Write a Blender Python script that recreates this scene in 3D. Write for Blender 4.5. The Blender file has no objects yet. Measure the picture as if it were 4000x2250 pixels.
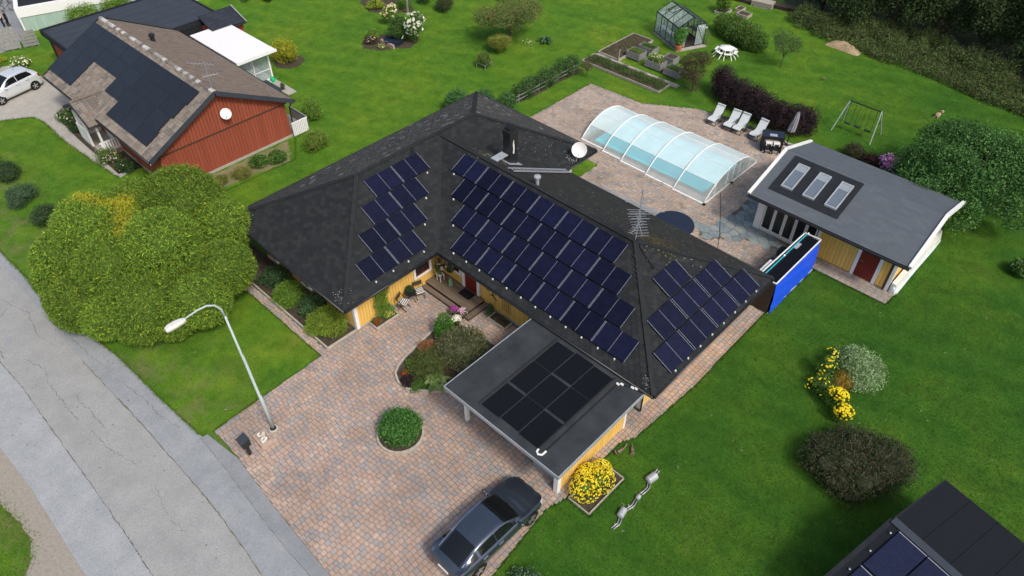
import bpy, bmesh, math, random
import numpy as np
from mathutils import Vector, Matrix
R_ = math.radians
scene = bpy.context.scene
COL = scene.collection

# ------------------------------------------------------------------ camera, sky, sun, exposure
cam_d = bpy.data.cameras.new('camera')
cam = bpy.data.objects.new('camera', cam_d); COL.objects.link(cam)
CAM = (30.02, -10.99, 25.15)
cam.location = CAM
cam.rotation_euler = (R_(90 - 43.63), 0, R_(43.48))
cam_d.lens = 25.434; cam_d.sensor_width = 36; cam_d.clip_end = 600; cam_d.clip_start = .1
scene.camera = cam
SUN_EL, SUN_AZ = 50, -12          # azimuth measured from +x towards +y
world = bpy.data.worlds.new('World'); scene.world = world; world.use_nodes = True
wn = world.node_tree.nodes; wl = world.node_tree.links
bg = wn['Background']
sky = wn.new('ShaderNodeTexSky'); sky.sky_type = 'NISHITA'; sky.sun_disc = False
sky.sun_elevation = R_(SUN_EL); sky.sun_rotation = R_(90 - SUN_AZ)
sky.air_density = 1.0; sky.dust_density = 4.0; sky.ozone_density = 1.0
wl.new(sky.outputs[0], bg.inputs[0]); bg.inputs[1].default_value = .105
sd = bpy.data.lights.new('sun', 'SUN'); sun = bpy.data.objects.new('sun', sd); COL.objects.link(sun)
sd.energy = 1.5; sd.angle = R_(10); sd.color = (1, .95, .87)
sv = Vector((math.cos(R_(SUN_EL)) * math.cos(R_(SUN_AZ)), math.cos(R_(SUN_EL)) * math.sin(R_(SUN_AZ)), math.sin(R_(SUN_EL))))
sun.rotation_euler = sv.to_track_quat('Z', 'Y').to_euler(); sun.location = (40, -10, 40)
scene.view_settings.view_transform = 'Standard'; scene.view_settings.look = 'None'
scene.view_settings.gamma = 1; scene.view_settings.exposure = 0.62
scene.cycles.max_bounces = 8; scene.cycles.transparent_max_bounces = 12

# ------------------------------------------------------------------ materials
MATS = {}
def mat(name, col, rough=.8, var=.0, vscale=6.0, bump=0.0, bscale=40.0, spec=.3, metal=0.0, attr=False, col2=None,
        trans=0.0, coat=0.0, detail=4.0, alpha=1.0, stretch=None):
    """procedural material: base colour varied by noise between col and col2 (or by +-var), fine noise bump"""
    if name in MATS: return MATS[name]
    m = bpy.data.materials.new(name); m.use_nodes = True
    nt = m.node_tree; N = nt.nodes; L = nt.links
    b = N['Principled BSDF']
    b.inputs['Roughness'].default_value = rough; b.inputs['Metallic'].default_value = metal
    b.inputs['Specular IOR Level'].default_value = spec
    if coat: b.inputs['Coat Weight'].default_value = coat; b.inputs['Coat Roughness'].default_value = .06
    tc = N.new('ShaderNodeTexCoord'); src = tc.outputs['Object']
    if stretch:
        mp = N.new('ShaderNodeMapping'); mp.inputs['Scale'].default_value = stretch
        L.new(src, mp.inputs[0]); src = mp.outputs[0]
    c = None
    if attr:
        a = N.new('ShaderNodeVertexColor'); a.layer_name = 'Col'; c = a.outputs['Color']
    if var or col2:
        n = N.new('ShaderNodeTexNoise'); n.inputs['Scale'].default_value = vscale; n.inputs['Detail'].default_value = detail
        n.inputs['Roughness'].default_value = .65
        L.new(src, n.inputs['Vector'])
        mr = N.new('ShaderNodeMapRange'); mr.inputs[1].default_value = .3; mr.inputs[2].default_value = .7
        L.new(n.outputs['Fac'], mr.inputs[0])
        if col2:
            mx = N.new('ShaderNodeMix'); mx.data_type = 'RGBA'
            mx.inputs['A'].default_value = (*col, 1); mx.inputs['B'].default_value = (*col2, 1)
            L.new(mr.outputs[0], mx.inputs['Factor']); c2 = mx.outputs['Result']
        else:
            mr.inputs[3].default_value = 1 - var; mr.inputs[4].default_value = 1 + var
            mx = N.new('ShaderNodeMix'); mx.data_type = 'RGBA'; mx.blend_type = 'MULTIPLY'; mx.inputs['Factor'].default_value = 1
            if c is not None: L.new(c, mx.inputs['A'])
            else: mx.inputs['A'].default_value = (*col, 1)
            cr = N.new('ShaderNodeCombineColor')
            for k in range(3): L.new(mr.outputs[0], cr.inputs[k])
            L.new(cr.outputs[0], mx.inputs['B']); c2 = mx.outputs['Result']
        c = c2
    if c is not None: L.new(c, b.inputs['Base Color'])
    else: b.inputs['Base Color'].default_value = (*col, 1)
    if bump:
        nb = N.new('ShaderNodeTexNoise'); nb.inputs['Scale'].default_value = bscale; nb.inputs['Detail'].default_value = 3
        L.new(src, nb.inputs['Vector'])
        bp = N.new('ShaderNodeBump'); bp.inputs['Strength'].default_value = bump; bp.inputs['Distance'].default_value = .02
        L.new(nb.outputs['Fac'], bp.inputs['Height']); L.new(bp.outputs[0], b.inputs['Normal'])
    out = N['Material Output']
    if trans:
        t = N.new('ShaderNodeBsdfTranslucent')
        if c is not None: L.new(c, t.inputs[0])
        else: t.inputs[0].default_value = (*col, 1)
        ms = N.new('ShaderNodeMixShader'); ms.inputs[0].default_value = trans
        L.new(b.outputs[0], ms.inputs[1]); L.new(t.outputs[0], ms.inputs[2]); L.new(ms.outputs[0], out.inputs[0])
    if alpha < 1:
        t = N.new('ShaderNodeBsdfTransparent')
        ms = N.new('ShaderNodeMixShader'); ms.inputs[0].default_value = alpha
        L.new(t.outputs[0], ms.inputs[1]); L.new(b.outputs[0], ms.inputs[2]); L.new(ms.outputs[0], out.inputs[0])
    MATS[name] = m
    return m

def M(name): return MATS[name]
def piece_tint(name, amt):
    """each copy of a piece differs a little in tone"""
    m = MATS[name]; N = m.node_tree.nodes; L = m.node_tree.links; b = N['Principled BSDF']; s = b.inputs['Base Color'].links[0].from_socket
    oi = N.new('ShaderNodeObjectInfo'); mr = N.new('ShaderNodeMapRange'); mr.inputs[3].default_value = 1-amt; mr.inputs[4].default_value = 1+amt; L.new(oi.outputs['Random'], mr.inputs[0])
    h = N.new('ShaderNodeHueSaturation'); L.new(mr.outputs[0], h.inputs['Value']); L.new(s, h.inputs['Color']); L.new(h.outputs[0], b.inputs['Base Color'])
def ground_grime(name, scale, lo, hi):
    """broad uneven soiling over a surface"""
    m = MATS[name]; N = m.node_tree.nodes; L = m.node_tree.links; b = N['Principled BSDF']; s = b.inputs['Base Color'].links[0].from_socket
    ge = N.new('ShaderNodeNewGeometry'); n = N.new('ShaderNodeTexNoise'); n.inputs['Scale'].default_value = scale; n.inputs['Detail'].default_value = 7; n.inputs['Roughness'].default_value = .65
    L.new(ge.outputs['Position'], n.inputs['Vector']); mr = N.new('ShaderNodeMapRange'); mr.inputs[1].default_value = .32; mr.inputs[2].default_value = .66; mr.inputs[3].default_value = lo; mr.inputs[4].default_value = hi; L.new(n.outputs['Fac'], mr.inputs[0])
    h = N.new('ShaderNodeHueSaturation'); L.new(mr.outputs[0], h.inputs['Value']); L.new(s, h.inputs['Color']); L.new(h.outputs[0], b.inputs['Base Color'])
mat('leaf', (.06, .12, .03), .6, attr=True, trans=.3, spec=.18)
mat('petal', (.8, .7, .1), .7, attr=True, trans=.15, spec=.1)
mat('paver', (.3, .22, .18), .9, attr=True, var=.16, vscale=11, bump=.12, bscale=90, spec=.2)
mat('joint', (.14, .115, .09), .95, var=.4, vscale=4)
mat('soil', (.04, .03, .02), .95, col2=(.09, .07, .05), vscale=5, bump=.8, bscale=25)
mat('bark', (.09, .065, .045), .9, var=.4, vscale=12, bump=.5, bscale=30)
mat('yellow', (.74, .47, .12), .72, var=.08, vscale=9, stretch=(1, 1, .15), spec=.25)
mat('yellow_wall', (.5, .30, .07), .8, var=.1, vscale=3)
mat('red', (.29, .075, .042), .8, var=.14, vscale=5, stretch=(1, 1, .15), spec=.2)
mat('red_door', (.16, .015, .012), .45, var=.1, vscale=4, spec=.4)
mat('white', (.78, .78, .76), .55, var=.04, vscale=5)
mat('white_dirty', (.66, .66, .62), .65, var=.12, vscale=5)
mat('black', (.012, .012, .014), .5, var=.2, vscale=8)
mat('black_metal', (.015, .016, .018), .4, var=.15, vscale=8, spec=.5)
mat('dark_trim', (.018, .02, .022), .55, var=.2, vscale=5)
mat('roof_base', (.02, .022, .022), .9, var=.2, vscale=6)
mat('shingle', (.03, .034, .034), .92, attr=True, var=.1, vscale=2, bump=.3, bscale=120, spec=.15)
mat('shingle_lichen', (.03, .034, .034), .9, attr=True, var=.4, vscale=7, bump=.4, bscale=90, spec=.12)
mat('felt', (.085, .1, .115), .9, attr=True, var=.12, vscale=14, bump=.3, bscale=110, spec=.2)
mat('felt_dark', (.018, .021, .026), .85, var=.2, vscale=4, bump=.2, bscale=70, spec=.2)
mat('felt_carport', (.022, .027, .032), .8, col2=(.048, .054, .058), vscale=1.1, detail=8, bump=.15, bscale=60, spec=.2)
mat('felt_blue', (.04, .05, .064), .75, var=.12, vscale=2, bump=.15, bscale=60, spec=.25)
mat('tile', (.2, .15, .11), .95, attr=True, var=.25, vscale=9, bump=.4, bscale=60, spec=.2)
mat('brown_roof', (.13, .1, .08), .95, col2=(.26, .21, .17), vscale=3.5, detail=12, bump=.6, bscale=40, spec=.15, stretch=(1.6, .6, 1))
mat('tile_metal', (.03, .035, .045), .5, var=.15, vscale=3, spec=.4)
mat('cell', (.006, .0065, .022), .16, var=.3, vscale=3, spec=.32)
mat('cell_red', (.017, .020, .027), .32, var=.2, vscale=3, spec=.3)
mat('alu', (.33, .35, .39), .5, metal=.3, var=.1, vscale=8)
mat('steel', (.42, .43, .43), .4, metal=.7, var=.2, vscale=6)
mat('galv', (.45, .48, .5), .5, metal=.4, var=.15, vscale=5)
mat('lamp_paint', (.42, .5, .49), .5, var=.08, vscale=4)
mat('rust_steel', (.2, .16, .12), .7, metal=.4, var=.35, vscale=14)
mat('concrete', (.33, .31, .27), .9, col2=(.42, .40, .36), vscale=2.0, detail=8, bump=.2, bscale=60)
mat('kerb', (.42, .39, .33), .9, var=.2, vscale=6, bump=.3, bscale=50)
mat('wood_deck', (.15, .11, .08), .8, attr=True, var=.25, vscale=6, stretch=(.15, 1.5, 1), spec=.25)
mat('wood_grey', (.22, .22, .21), .9, var=.25, vscale=7, bump=.2, bscale=30)
mat('wood_pale', (.36, .33, .27), .9, var=.2, vscale=6)
mat('wood_dark', (.055, .04, .028), .8, var=.25, vscale=6)
mat('blue_tarp', (.012, .085, .75), .45, var=.08, vscale=2.5, bump=.25, bscale=5, spec=.4)
mat('water', (.05, .6, .7), .08, var=.06, vscale=1.5, bump=.05, bscale=6, spec=.5)
mat('spa_cover', (.014, .022, .042), .5, var=.15, vscale=3)
mat('terracotta', (.5, .19, .09), .8, var=.15, vscale=6)
mat('cushion', (.72, .72, .70), .8, var=.05, vscale=6)
mat('fabric_light', (.52, .56, .56), .75, var=.05, vscale=8)
mat('fabric_grey', (.2, .2, .22), .85, var=.15, vscale=8)
mat('fabric_pale', (.48, .47, .5), .85, var=.1, vscale=8)
mat('green_paint', (.19, .34, .2), .5, var=.1, vscale=5)
mat('green_plastic', (.01, .45, .16), .4, var=.05, vscale=4)
mat('cyan_pipe', (.02, .45, .55), .35)
mat('flagstone', (.2, .24, .25), .75, attr=True, var=.2, vscale=5, bump=.2, bscale=40)
mat('sand', (.36, .27, .165), .95, var=.15, vscale=4, bump=.5, bscale=30)
mat('gravel', (.26, .23, .19), .95, col2=(.36, .33, .28), vscale=9, detail=10, bump=.6, bscale=60)
mat('stone_white', (.6, .57, .5), .9, attr=True, var=.15, vscale=9)
mat('stone_pink', (.4, .3, .24), .9, var=.2, vscale=5, bump=.4, bscale=20)
mat('green_metal', (.42, .52, .46), .55, col2=(.28, .42, .36), vscale=2.2, stretch=(4, 4, .4))
mat('polycarb', (.8, .96, .96), .3, var=.08, vscale=.8, alpha=.63, spec=.5)
mat('polycarb_clear', (.7, .85, .86), .2, alpha=.33, spec=.5)
mat('glass_house', (.5, .6, .6), .1, alpha=.3, spec=.6)
mat('glass_dark', (.02, .024, .026), .04, alpha=.62, spec=.6)
mat('skylight_glass', (.16, .22, .28), .05, alpha=.55, spec=.8)
mat('room_dark', (.05, .05, .05), .8, var=.3, vscale=2)
mat('car_glass', (.008, .01, .011), .05, spec=.5)
mat('car_grey', (.075, .097, .13), .2, metal=.7, var=.03, vscale=30, coat=1.0, spec=.5)
mat('car_silver', (.72, .75, .77), .3, metal=.35, coat=.6, spec=.5)
mat('chrome', (.7, .7, .72), .18, metal=.95)
mat('tyre', (.012, .012, .012), .8, var=.2, vscale=20)
mat('rim', (.5, .5, .51), .3, metal=.8)
mat('red_lens', (.35, .01, .012), .15, spec=.5)
mat('head_lens', (.5, .53, .55), .08, spec=.6)
mat('plate', (.7, .7, .68), .5)
mat('skin', (.5, .3, .22), .6)
mat('cloth_black', (.012, .012, .015), .9)
mat('cloth_pink', (.5, .36, .32), .9)
mat('hair', (.09, .05, .03), .6)
mat('plastic_black', (.02, .02, .022), .45)
mat('rattan', (.018, .017, .018), .55, var=.3, vscale=40)
mat('table_glass', (.012, .016, .035), .06, spec=.6)
mat('mat_rubber', (.0035, .005, .010), .75, var=.3, vscale=30, spec=.15)

piece_tint('cell', .35); piece_tint('cell_red', .08); ground_grime('paver', .45, .74, 1.12); piece_tint('yellow', .06); piece_tint('red', .08)

# ------------------------------------------------------------------ mesh helpers
def new_mesh(name, V, F, mats, col=None, smooth=False, midx=None):
    me = bpy.data.meshes.new(name)
    V = np.asarray(V, dtype=np.float32).reshape(-1, 3)
    if isinstance(F, np.ndarray):
        nf, k = F.shape
        me.vertices.add(len(V)); me.vertices.foreach_set('co', V.ravel())
        me.loops.add(nf * k); me.loops.foreach_set('vertex_index', F.astype(np.int32).ravel())
        me.polygons.add(nf); me.polygons.foreach_set('loop_start', np.arange(0, nf * k, k, dtype=np.int32))
        me.polygons.foreach_set('loop_total', np.full(nf, k, dtype=np.int32))
        me.update(calc_edges=True)
    else:
        me.from_pydata([tuple(map(float, v)) for v in V], [], [tuple(f) for f in F]); me.update()
    for m in (mats if isinstance(mats, (list, tuple)) else [mats]):
        me.materials.append(M(m) if isinstance(m, str) else m)
    if midx is not None: me.polygons.foreach_set('material_index', np.asarray(midx, dtype=np.int32))
    if col is not None:
        a = me.color_attributes.new('Col', 'FLOAT_COLOR', 'POINT')
        c = np.ones((len(V), 4), dtype=np.float32); c[:, :3] = col
        a.data.foreach_set('color', c.ravel())
    me.polygons.foreach_set('use_smooth', np.full(len(me.polygons), bool(smooth)))
    return me

class MB:
    """collects boxes, prisms, tubes and free polygons into one mesh"""
    def __init__(s): s.v = []; s.f = []; s.c = []
    def add(s, V, F, c=None):
        n = len(s.v); s.v += [tuple(map(float, p)) for p in V]; s.f += [tuple(i + n for i in f) for f in F]
        s.c += [c or (1, 1, 1)] * len(V); return s
    def box(s, x0, x1, y0, y1, z0, z1, c=None):
        return s.add([(x0,y0,z0),(x1,y0,z0),(x1,y1,z0),(x0,y1,z0),(x0,y0,z1),(x1,y0,z1),(x1,y1,z1),(x0,y1,z1)],
                     [(3,2,1,0),(4,5,6,7),(0,1,5,4),(1,2,6,5),(2,3,7,6),(3,0,4,7)], c)
    def bar(s, p, q, w, h=None, up=(0,0,1), c=None):
        p = Vector(p); q = Vector(q); h = h or w; d = (q - p).normalized(); u = Vector(up)
        if abs(d.dot(u)) > .98: u = Vector((1,0,0))
        r = d.cross(u).normalized(); u = r.cross(d).normalized()
        V = [b + r*sx*w/2 + u*sy*h/2 for b in (p, q) for sx, sy in ((-1,-1),(1,-1),(1,1),(-1,1))]
        return s.add(V, [(3,2,1,0),(4,5,6,7),(0,1,5,4),(1,2,6,5),(2,3,7,6),(3,0,4,7)], c)
    def prism(s, poly, z0, z1, c=None):
        n = len(poly); V = [(x,y,z0) for x,y in poly] + [(x,y,z1) for x,y in poly]
        F = [tuple(range(n-1,-1,-1)), tuple(range(n,2*n))] + [(i,(i+1)%n,(i+1)%n+n,i+n) for i in range(n)]
        return s.add(V, F, c)
    def tube(s, pts, r, n=8, cap=True, c=None):
        pts = [Vector(p) for p in pts]; rs = r if isinstance(r, (list, tuple)) else [r]*len(pts)
        V = []; ref = None
        for i, p in enumerate(pts):
            d = (pts[min(i+1,len(pts)-1)] - pts[max(i-1,0)]).normalized()
            if ref is None: ref = Vector((0,0,1)) if abs(d.z) < .9 else Vector((1,0,0))
            a = d.cross(ref).normalized(); b = a.cross(d).normalized(); ref = b
            V += [p + (a*math.cos(t) + b*math.sin(t))*rs[i] for t in [2*math.pi*k/n for k in range(n)]]
        F = [(i*n+k, i*n+(k+1)%n, (i+1)*n+(k+1)%n, (i+1)*n+k) for i in range(len(pts)-1) for k in range(n)]
        if cap: F += [tuple(range(n-1,-1,-1)), tuple(range((len(pts)-1)*n, len(pts)*n))]
        return s.add(V, F, c)
    def lathe(s, prof, cx, cy, n=16, axis='z', c=None):
        V = []
        for r, z in prof:
            for k in range(n):
                t = 2*math.pi*k/n
                V.append((cx+r*math.cos(t), cy+r*math.sin(t), z))
        F = [(i*n+k, i*n+(k+1)%n, (i+1)*n+(k+1)%n, (i+1)*n+k) for i in range(len(prof)-1) for k in range(n)]
        F += [tuple(range(n-1,-1,-1)), tuple(range((len(prof)-1)*n, len(prof)*n))]
        return s.add(V, F, c)
    def disc(s, ctr, nrm, r, n=16, c=None):
        ctr = Vector(ctr); nrm = Vector(nrm).normalized(); a = nrm.orthogonal().normalized(); b = nrm.cross(a)
        return s.add([ctr + (a*math.cos(2*math.pi*k/n) + b*math.sin(2*math.pi*k/n))*r for k in range(n)], [tuple(range(n))], c)
    def blob(s, ctr, r, seed=0, c=None):
        rr = random.Random(seed); me = bmesh.new(); bmesh.ops.create_icosphere(me, subdivisions=1, radius=1)
        r = r if isinstance(r, (tuple, list)) else (r, r, r)
        V = [(ctr[0]+v.co.x*r[0]*rr.uniform(.85,1.1), ctr[1]+v.co.y*r[1]*rr.uniform(.85,1.1), ctr[2]+v.co.z*r[2]*rr.uniform(.85,1.1)) for v in me.verts]
        F = [tuple(v.index for v in f.verts) for f in me.faces]; me.free()
        return s.add(V, F, c)

ORG = {}
def org(o):
    while o.parent: o = o.parent
    return ORG.get(o.name, (0,0,0))
def tag(o, label=None, cat=None, group=None, kind=None):
    if label: o['label'] = label
    if cat: o['category'] = cat
    if group: o['group'] = group
    if kind: o['kind'] = kind
    return o
def thing(name, label, cat, loc=(0,0,0), rz=0, group=None, local=False):
    o = bpy.data.objects.new(name, None); COL.objects.link(o)
    o.location = loc; o.rotation_euler = (0,0,rz); o.empty_display_size = .2
    ORG[o.name] = (0,0,0) if local else tuple(loc)
    return tag(o, label, cat, group)
def link(name, me, parent=None, **k):
    o = bpy.data.objects.new(name, me); COL.objects.link(o)
    if parent is not None: o.parent = parent
    if k: tag(o, **k)
    return o
def mesh_of(mb, m, shift=(0,0,0), smooth=False, name='m'):
    V = np.array(mb.v, dtype=np.float32) - np.array(shift, dtype=np.float32)
    attr = any(c != (1,1,1) for c in mb.c)
    return new_mesh(name, V, mb.f, m, col=np.array(mb.c) if attr else None, smooth=smooth)
def part(name, mb, m, parent, smooth=False, kind=None, label=None):
    return link(name, mesh_of(mb, m, org(parent), smooth, name), parent, kind=kind, label=label)
def solo(name, mb, m, label, cat, group=None, smooth=False, kind=None):
    V = np.array(mb.v); c = V.mean(0); c[2] = V[:,2].min()
    o = link(name, mesh_of(mb, m, c, smooth, name)); o.location = c; ORG[o.name] = tuple(c)
    return tag(o, label, cat, group, kind)
def struct(name, mb, m, smooth=False):
    o = link(name, mesh_of(mb, m, (0,0,0), smooth, name)); return tag(o, kind='structure')
def copy_tree(o, parent=None):
    c = o.copy(); COL.objects.link(c); c.parent = parent
    for ch in list(o.children): copy_tree(ch, c)
    return c
def place(proto, loc, rz, label, group, first):
    o = proto if first else copy_tree(proto)
    o.location = loc; o.rotation_euler = (0,0,rz); tag(o, label, None, group); return o

def inpoly(P, poly):
    x, y = P[:,0], P[:,1]; r = np.zeros(len(P), bool); n = len(poly)
    for i in range(n):
        (x0,y0),(x1,y1) = poly[i], poly[(i+1)%n]
        if y0 == y1: continue
        k = ((y0 > y) != (y1 > y)) & (x < (x1-x0)*(y-y0)/(y1-y0) + x0); r ^= k
    return r
_ry = R_(43.48); _p = R_(43.63)
_F = np.array([-math.sin(_ry)*math.cos(_p), math.cos(_ry)*math.cos(_p), -math.sin(_p)])
_Rr = np.array([math.cos(_ry), math.sin(_ry), 0.]); _U = np.cross(_Rr, _F)
def seen_rank(P):
    """order of pieces by nearness to the camera among those in the frame (used only to pick which pieces become objects)"""
    d = np.asarray(P) - np.array(CAM); z = d @ _F
    u = np.abs((d @ _Rr)/z*.7065*2) < .99; v = np.abs((d @ _U)/z*.7065*2*16/9) < .99
    k = np.linalg.norm(d, axis=1); k[~(u & v)] += 1e4
    return np.argsort(k)

def scatter_pieces(name, parent, protos, kinds, pos, frames, matname, stuff_name, most=300):
    """protos: list of (V,F,col). pieces = (kind, position, 3x3 frame); nearest `most` become objects sharing meshes, the rest one stuff part"""
    pos = np.asarray(pos); kinds = np.asarray(kinds); o0 = np.array(org(parent))
    order = seen_rank(pos); near = order[:most]; far = order[most:]
    meshes = {}
    for i in near:
        k = int(kinds[i])
        if k not in meshes:
            V,F,c = protos[k]; meshes[k] = new_mesh(name, V, F, matname, col=np.tile(c,(len(V),1)))
        o = link(name, meshes[k], parent)
        m = Matrix(frames[i].tolist()).to_4x4(); m.translation = Vector((pos[i]-o0).tolist()); o.matrix_local = m
    if len(far):
        VV, FF, CC, n = [], [], [], 0
        for k in sorted(set(kinds[far].tolist())):
            V,F,c = protos[k]; V = np.asarray(V, float); F = np.asarray(F); idx = far[kinds[far]==k]
            W = np.einsum('nij,vj->nvi', frames[idx], V) + pos[idx][:,None,:] - o0
            VV.append(W.reshape(-1,3)); CC.append(np.tile(np.asarray(c,float), (len(idx)*len(V),1)))
            FF.append((F[None]+ (n + np.arange(len(idx))*len(V))[:,None,None]).reshape(-1,F.shape[1])); n += len(idx)*len(V)
        if len(set(f.shape[1] for f in FF)) == 1:
            link(stuff_name, new_mesh(stuff_name, np.concatenate(VV), np.concatenate(FF), matname, col=np.concatenate(CC)), parent, kind='stuff')

# ------------------------------------------------------------------ foliage
def rng(seed): return np.random.default_rng(seed)
def unit(a): return a/np.maximum(np.linalg.norm(a, axis=1, keepdims=True), 1e-9)
def leaves(lobes, n, size, pal, seed, shell=.62, out=.45, zmin=.03, hang=0.0, jit=.22, flat=.0, noise=True, rj=.085):
    """n leaf faces spread through the shells of ellipsoid lobes; returns verts, quads, colours"""
    g = rng(seed); lob = np.array(lobes, float)
    area = (lob[:,3]*lob[:,4] + lob[:,4]*lob[:,5] + lob[:,3]*lob[:,5]); pr = area/area.sum()
    k = g.choice(len(lob), n, p=pr); L = lob[k]
    d = unit(g.normal(size=(n,3))); rad = shell + (1-shell)*np.sqrt(g.random(n))
    rad *= 1 + rj*g.normal(size=n)
    p = L[:,:3] + d*L[:,3:6]*rad[:,None]
    keep = p[:,2] > zmin
    # drop leaves buried deep inside another lobe
    for j in range(len(lob)):
        q = ((p - lob[j,:3])/lob[j,3:6]); keep &= ~(((q*q).sum(1) < (shell*.8)**2) & (k != j))
    p, d, k = p[keep], d[keep], k[keep]; n = len(p)
    nrm = unit(d + g.normal(size=(n,3))*.75 + np.array([0,0,flat]))
    ax = unit(g.normal(size=(n,3)) + d*out*2 + np.array([0,0,-hang]))
    side = unit(np.cross(nrm, ax)); ax = unit(ax)
    l = size[0]*g.uniform(.6,1.3,n)[:,None]; w = size[1]*g.uniform(.6,1.3,n)[:,None]
    bend = nrm*w*.25
    V = np.stack([p - ax*l/2, p + side*w/2 + bend, p + ax*l/2, p - side*w/2 + bend], 1).reshape(-1,3)
    F = np.arange(n*4).reshape(-1,4)
    pal = np.array(pal, float); pc = pal[g.integers(0, len(pal), n)]
    if noise:
        lobtone = g.uniform(.82,1.18,len(lob)); pc = pc*lobtone[k][:,None]
    pc = pc*1.5*(1 + jit*g.normal(size=(n,1))).clip(.4,1.7)
    return V, F, np.repeat(pc.clip(.003,.95), 4, 0)
def lobes_in(c, r, h, n, seed, spread=.55, size=(.38,.55), z0=None):
    """n overlapping ellipsoid lobes filling an ellipsoid of radius r, height h standing on the ground at c"""
    g = random.Random(seed); L = []
    base = c[2] if len(c) > 2 else 0
    L.append((c[0], c[1], base + h*.5, r*.72, r*.72, h*.5))
    for i in range(n):
        a = g.uniform(0, 2*math.pi); t = math.sqrt(g.random()); s = g.uniform(*size)
        x = c[0] + math.cos(a)*r*(1-s)*t; y = c[1] + math.sin(a)*r*(1-s)*t
        top = h*math.sqrt(max(.05, 1-(t*.8)**2)); zz = base + max(h*.25, top - s*h*.6)*g.uniform(.75,1)
        L.append((x, y, zz, r*s, r*s, h*s*.62))
    return L
def branches(mb, base, tip, r, n, seed):
    g = random.Random(seed); b = Vector(base); t = Vector(tip)
    for i in range(n):
        e = t + Vector((g.uniform(-1,1), g.uniform(-1,1), g.uniform(-.3,.3)))*(t-b).length*.35
        m = b.lerp(e, .5) + Vector((g.uniform(-1,1), g.uniform(-1,1), 0))*.06
        mb.tube([b + Vector((g.uniform(-1,1), g.uniform(-1,1), 0))*r*2, m, e], [r, r*.65, r*.25], 5)
G1 = [(.075,.15,.028),(.055,.12,.022),(.095,.18,.035),(.04,.09,.018)]
G_DARK = [(.03,.065,.02),(.022,.05,.018),(.045,.085,.025)]
G_BRIGHT = [(.12,.21,.03),(.09,.17,.028),(.16,.25,.04),(.07,.13,.02)]
G_YEL = [(.3,.3,.02),(.22,.25,.02),(.36,.34,.03),(.14,.18,.02)]
G_BLUE = [(.05,.1,.045),(.035,.075,.035),(.075,.13,.06)]
PURP = [(.028,.014,.02),(.018,.011,.015),(.045,.025,.032),(.035,.03,.022)]
_ico = None
def core(t, L, pal, k, seed, name='inner_foliage'):
    """the dense inside of a crown: one lumpy blob per lobe in the foliage's own colour"""
    global _ico
    if _ico is None:
        b_ = bmesh.new(); bmesh.ops.create_icosphere(b_, subdivisions=2, radius=1); _ico = (np.array([v.co[:] for v in b_.verts]), np.array([[v.index for v in f.verts] for f in b_.faces])); b_.free()
    g = rng(seed+5); V0, F0 = _ico; VV, FF = [], []
    for i, l in enumerate(L):
        l = np.array(l); VV.append(V0*l[3:6]*k*g.uniform(.88,1.06,(len(V0),1)) + l[:3]); FF.append(F0 + i*len(V0))
    V = np.concatenate(VV); V[:,2] = np.maximum(V[:,2], org(t)[2]+.01); C = np.array(pal, float).mean(0)*1.0
    Cc = np.repeat(C[None], len(V), 0)*g.uniform(.6,1.3,(len(V),1))
    link(name, new_mesh(name, V - np.array(org(t)), np.concatenate(FF), 'leaf', col=Cc), t)
def shrub(name, label, x, y, r, h, n, pal, leaf=(.07,.045), seed=1, cat='shrub', lob=7, group=None, flowers=None, z=0, stem=True, shell=.6, lobes=None, cover='foliage', **kw):
    """a shrub: Empty > foliage, branches (and flowers)"""
    t = thing(name, label, cat, (x,y,z), 0, group)
    L = lobes or lobes_in((x,y,z), r, h, lob, seed)
    V,F,C = leaves(L, n, leaf, pal, seed, zmin=z+.02, shell=shell, **kw)
    link(cover, new_mesh(cover, V - np.array([x,y,z]), F, 'leaf', col=C), t)
    if shell >= .55 and n >= 1000: core(t, L, pal, shell*.93, seed)
    if stem:
        mb = MB(); branches(mb, (x,y,z), (x,y,z+h*.7), max(.012, r*.03), 6, seed); part('branches', mb, 'bark', t)
    if flowers: bloom(t, L, *flowers, seed=seed+7)
    return t
def bloom(t, L, cnt, size, pal, seed=3, top=.2, name='flowers'):
    g = rng(seed); lob = np.array(L, float); k = g.choice(len(lob), cnt)
    d = unit(g.normal(size=(cnt,3)) + np.array([0,0,top*3])); p = lob[k,:3] + d*lob[k,3:6]*1.0
    ok = p[:,2] > .05; p = p[ok]; d = d[ok]; n = len(p)
    # each blossom: a small faceted double cone
    a = unit(np.cross(d, g.normal(size=(n,3)))); b = np.cross(d, a); s = size*g.uniform(.7,1.3,n)[:,None]
    ring = [p + (a*math.cos(q) + b*math.sin(q))*s for q in [2*math.pi*i/5 for i in range(5)]]
    V = np.stack([p + d*s*.7] + ring + [p - d*s*.4], 1).reshape(-1,3)
    f = np.array([(0,1+i,1+(i+1)%5) for i in range(5)] + [(6,1+(i+1)%5,1+i) for i in range(5)])
    F = (f[None] + (np.arange(n)*7)[:,None,None]).reshape(-1,3)
    pal = np.array(pal, float); C = pal[g.integers(0,len(pal),n)]*g.uniform(.8,1.1,(n,1))
    link(name, new_mesh(name, V - np.array(org(t)), F, 'petal', col=np.repeat(C.clip(0,.95),7,0)), t, kind='stuff')
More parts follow.
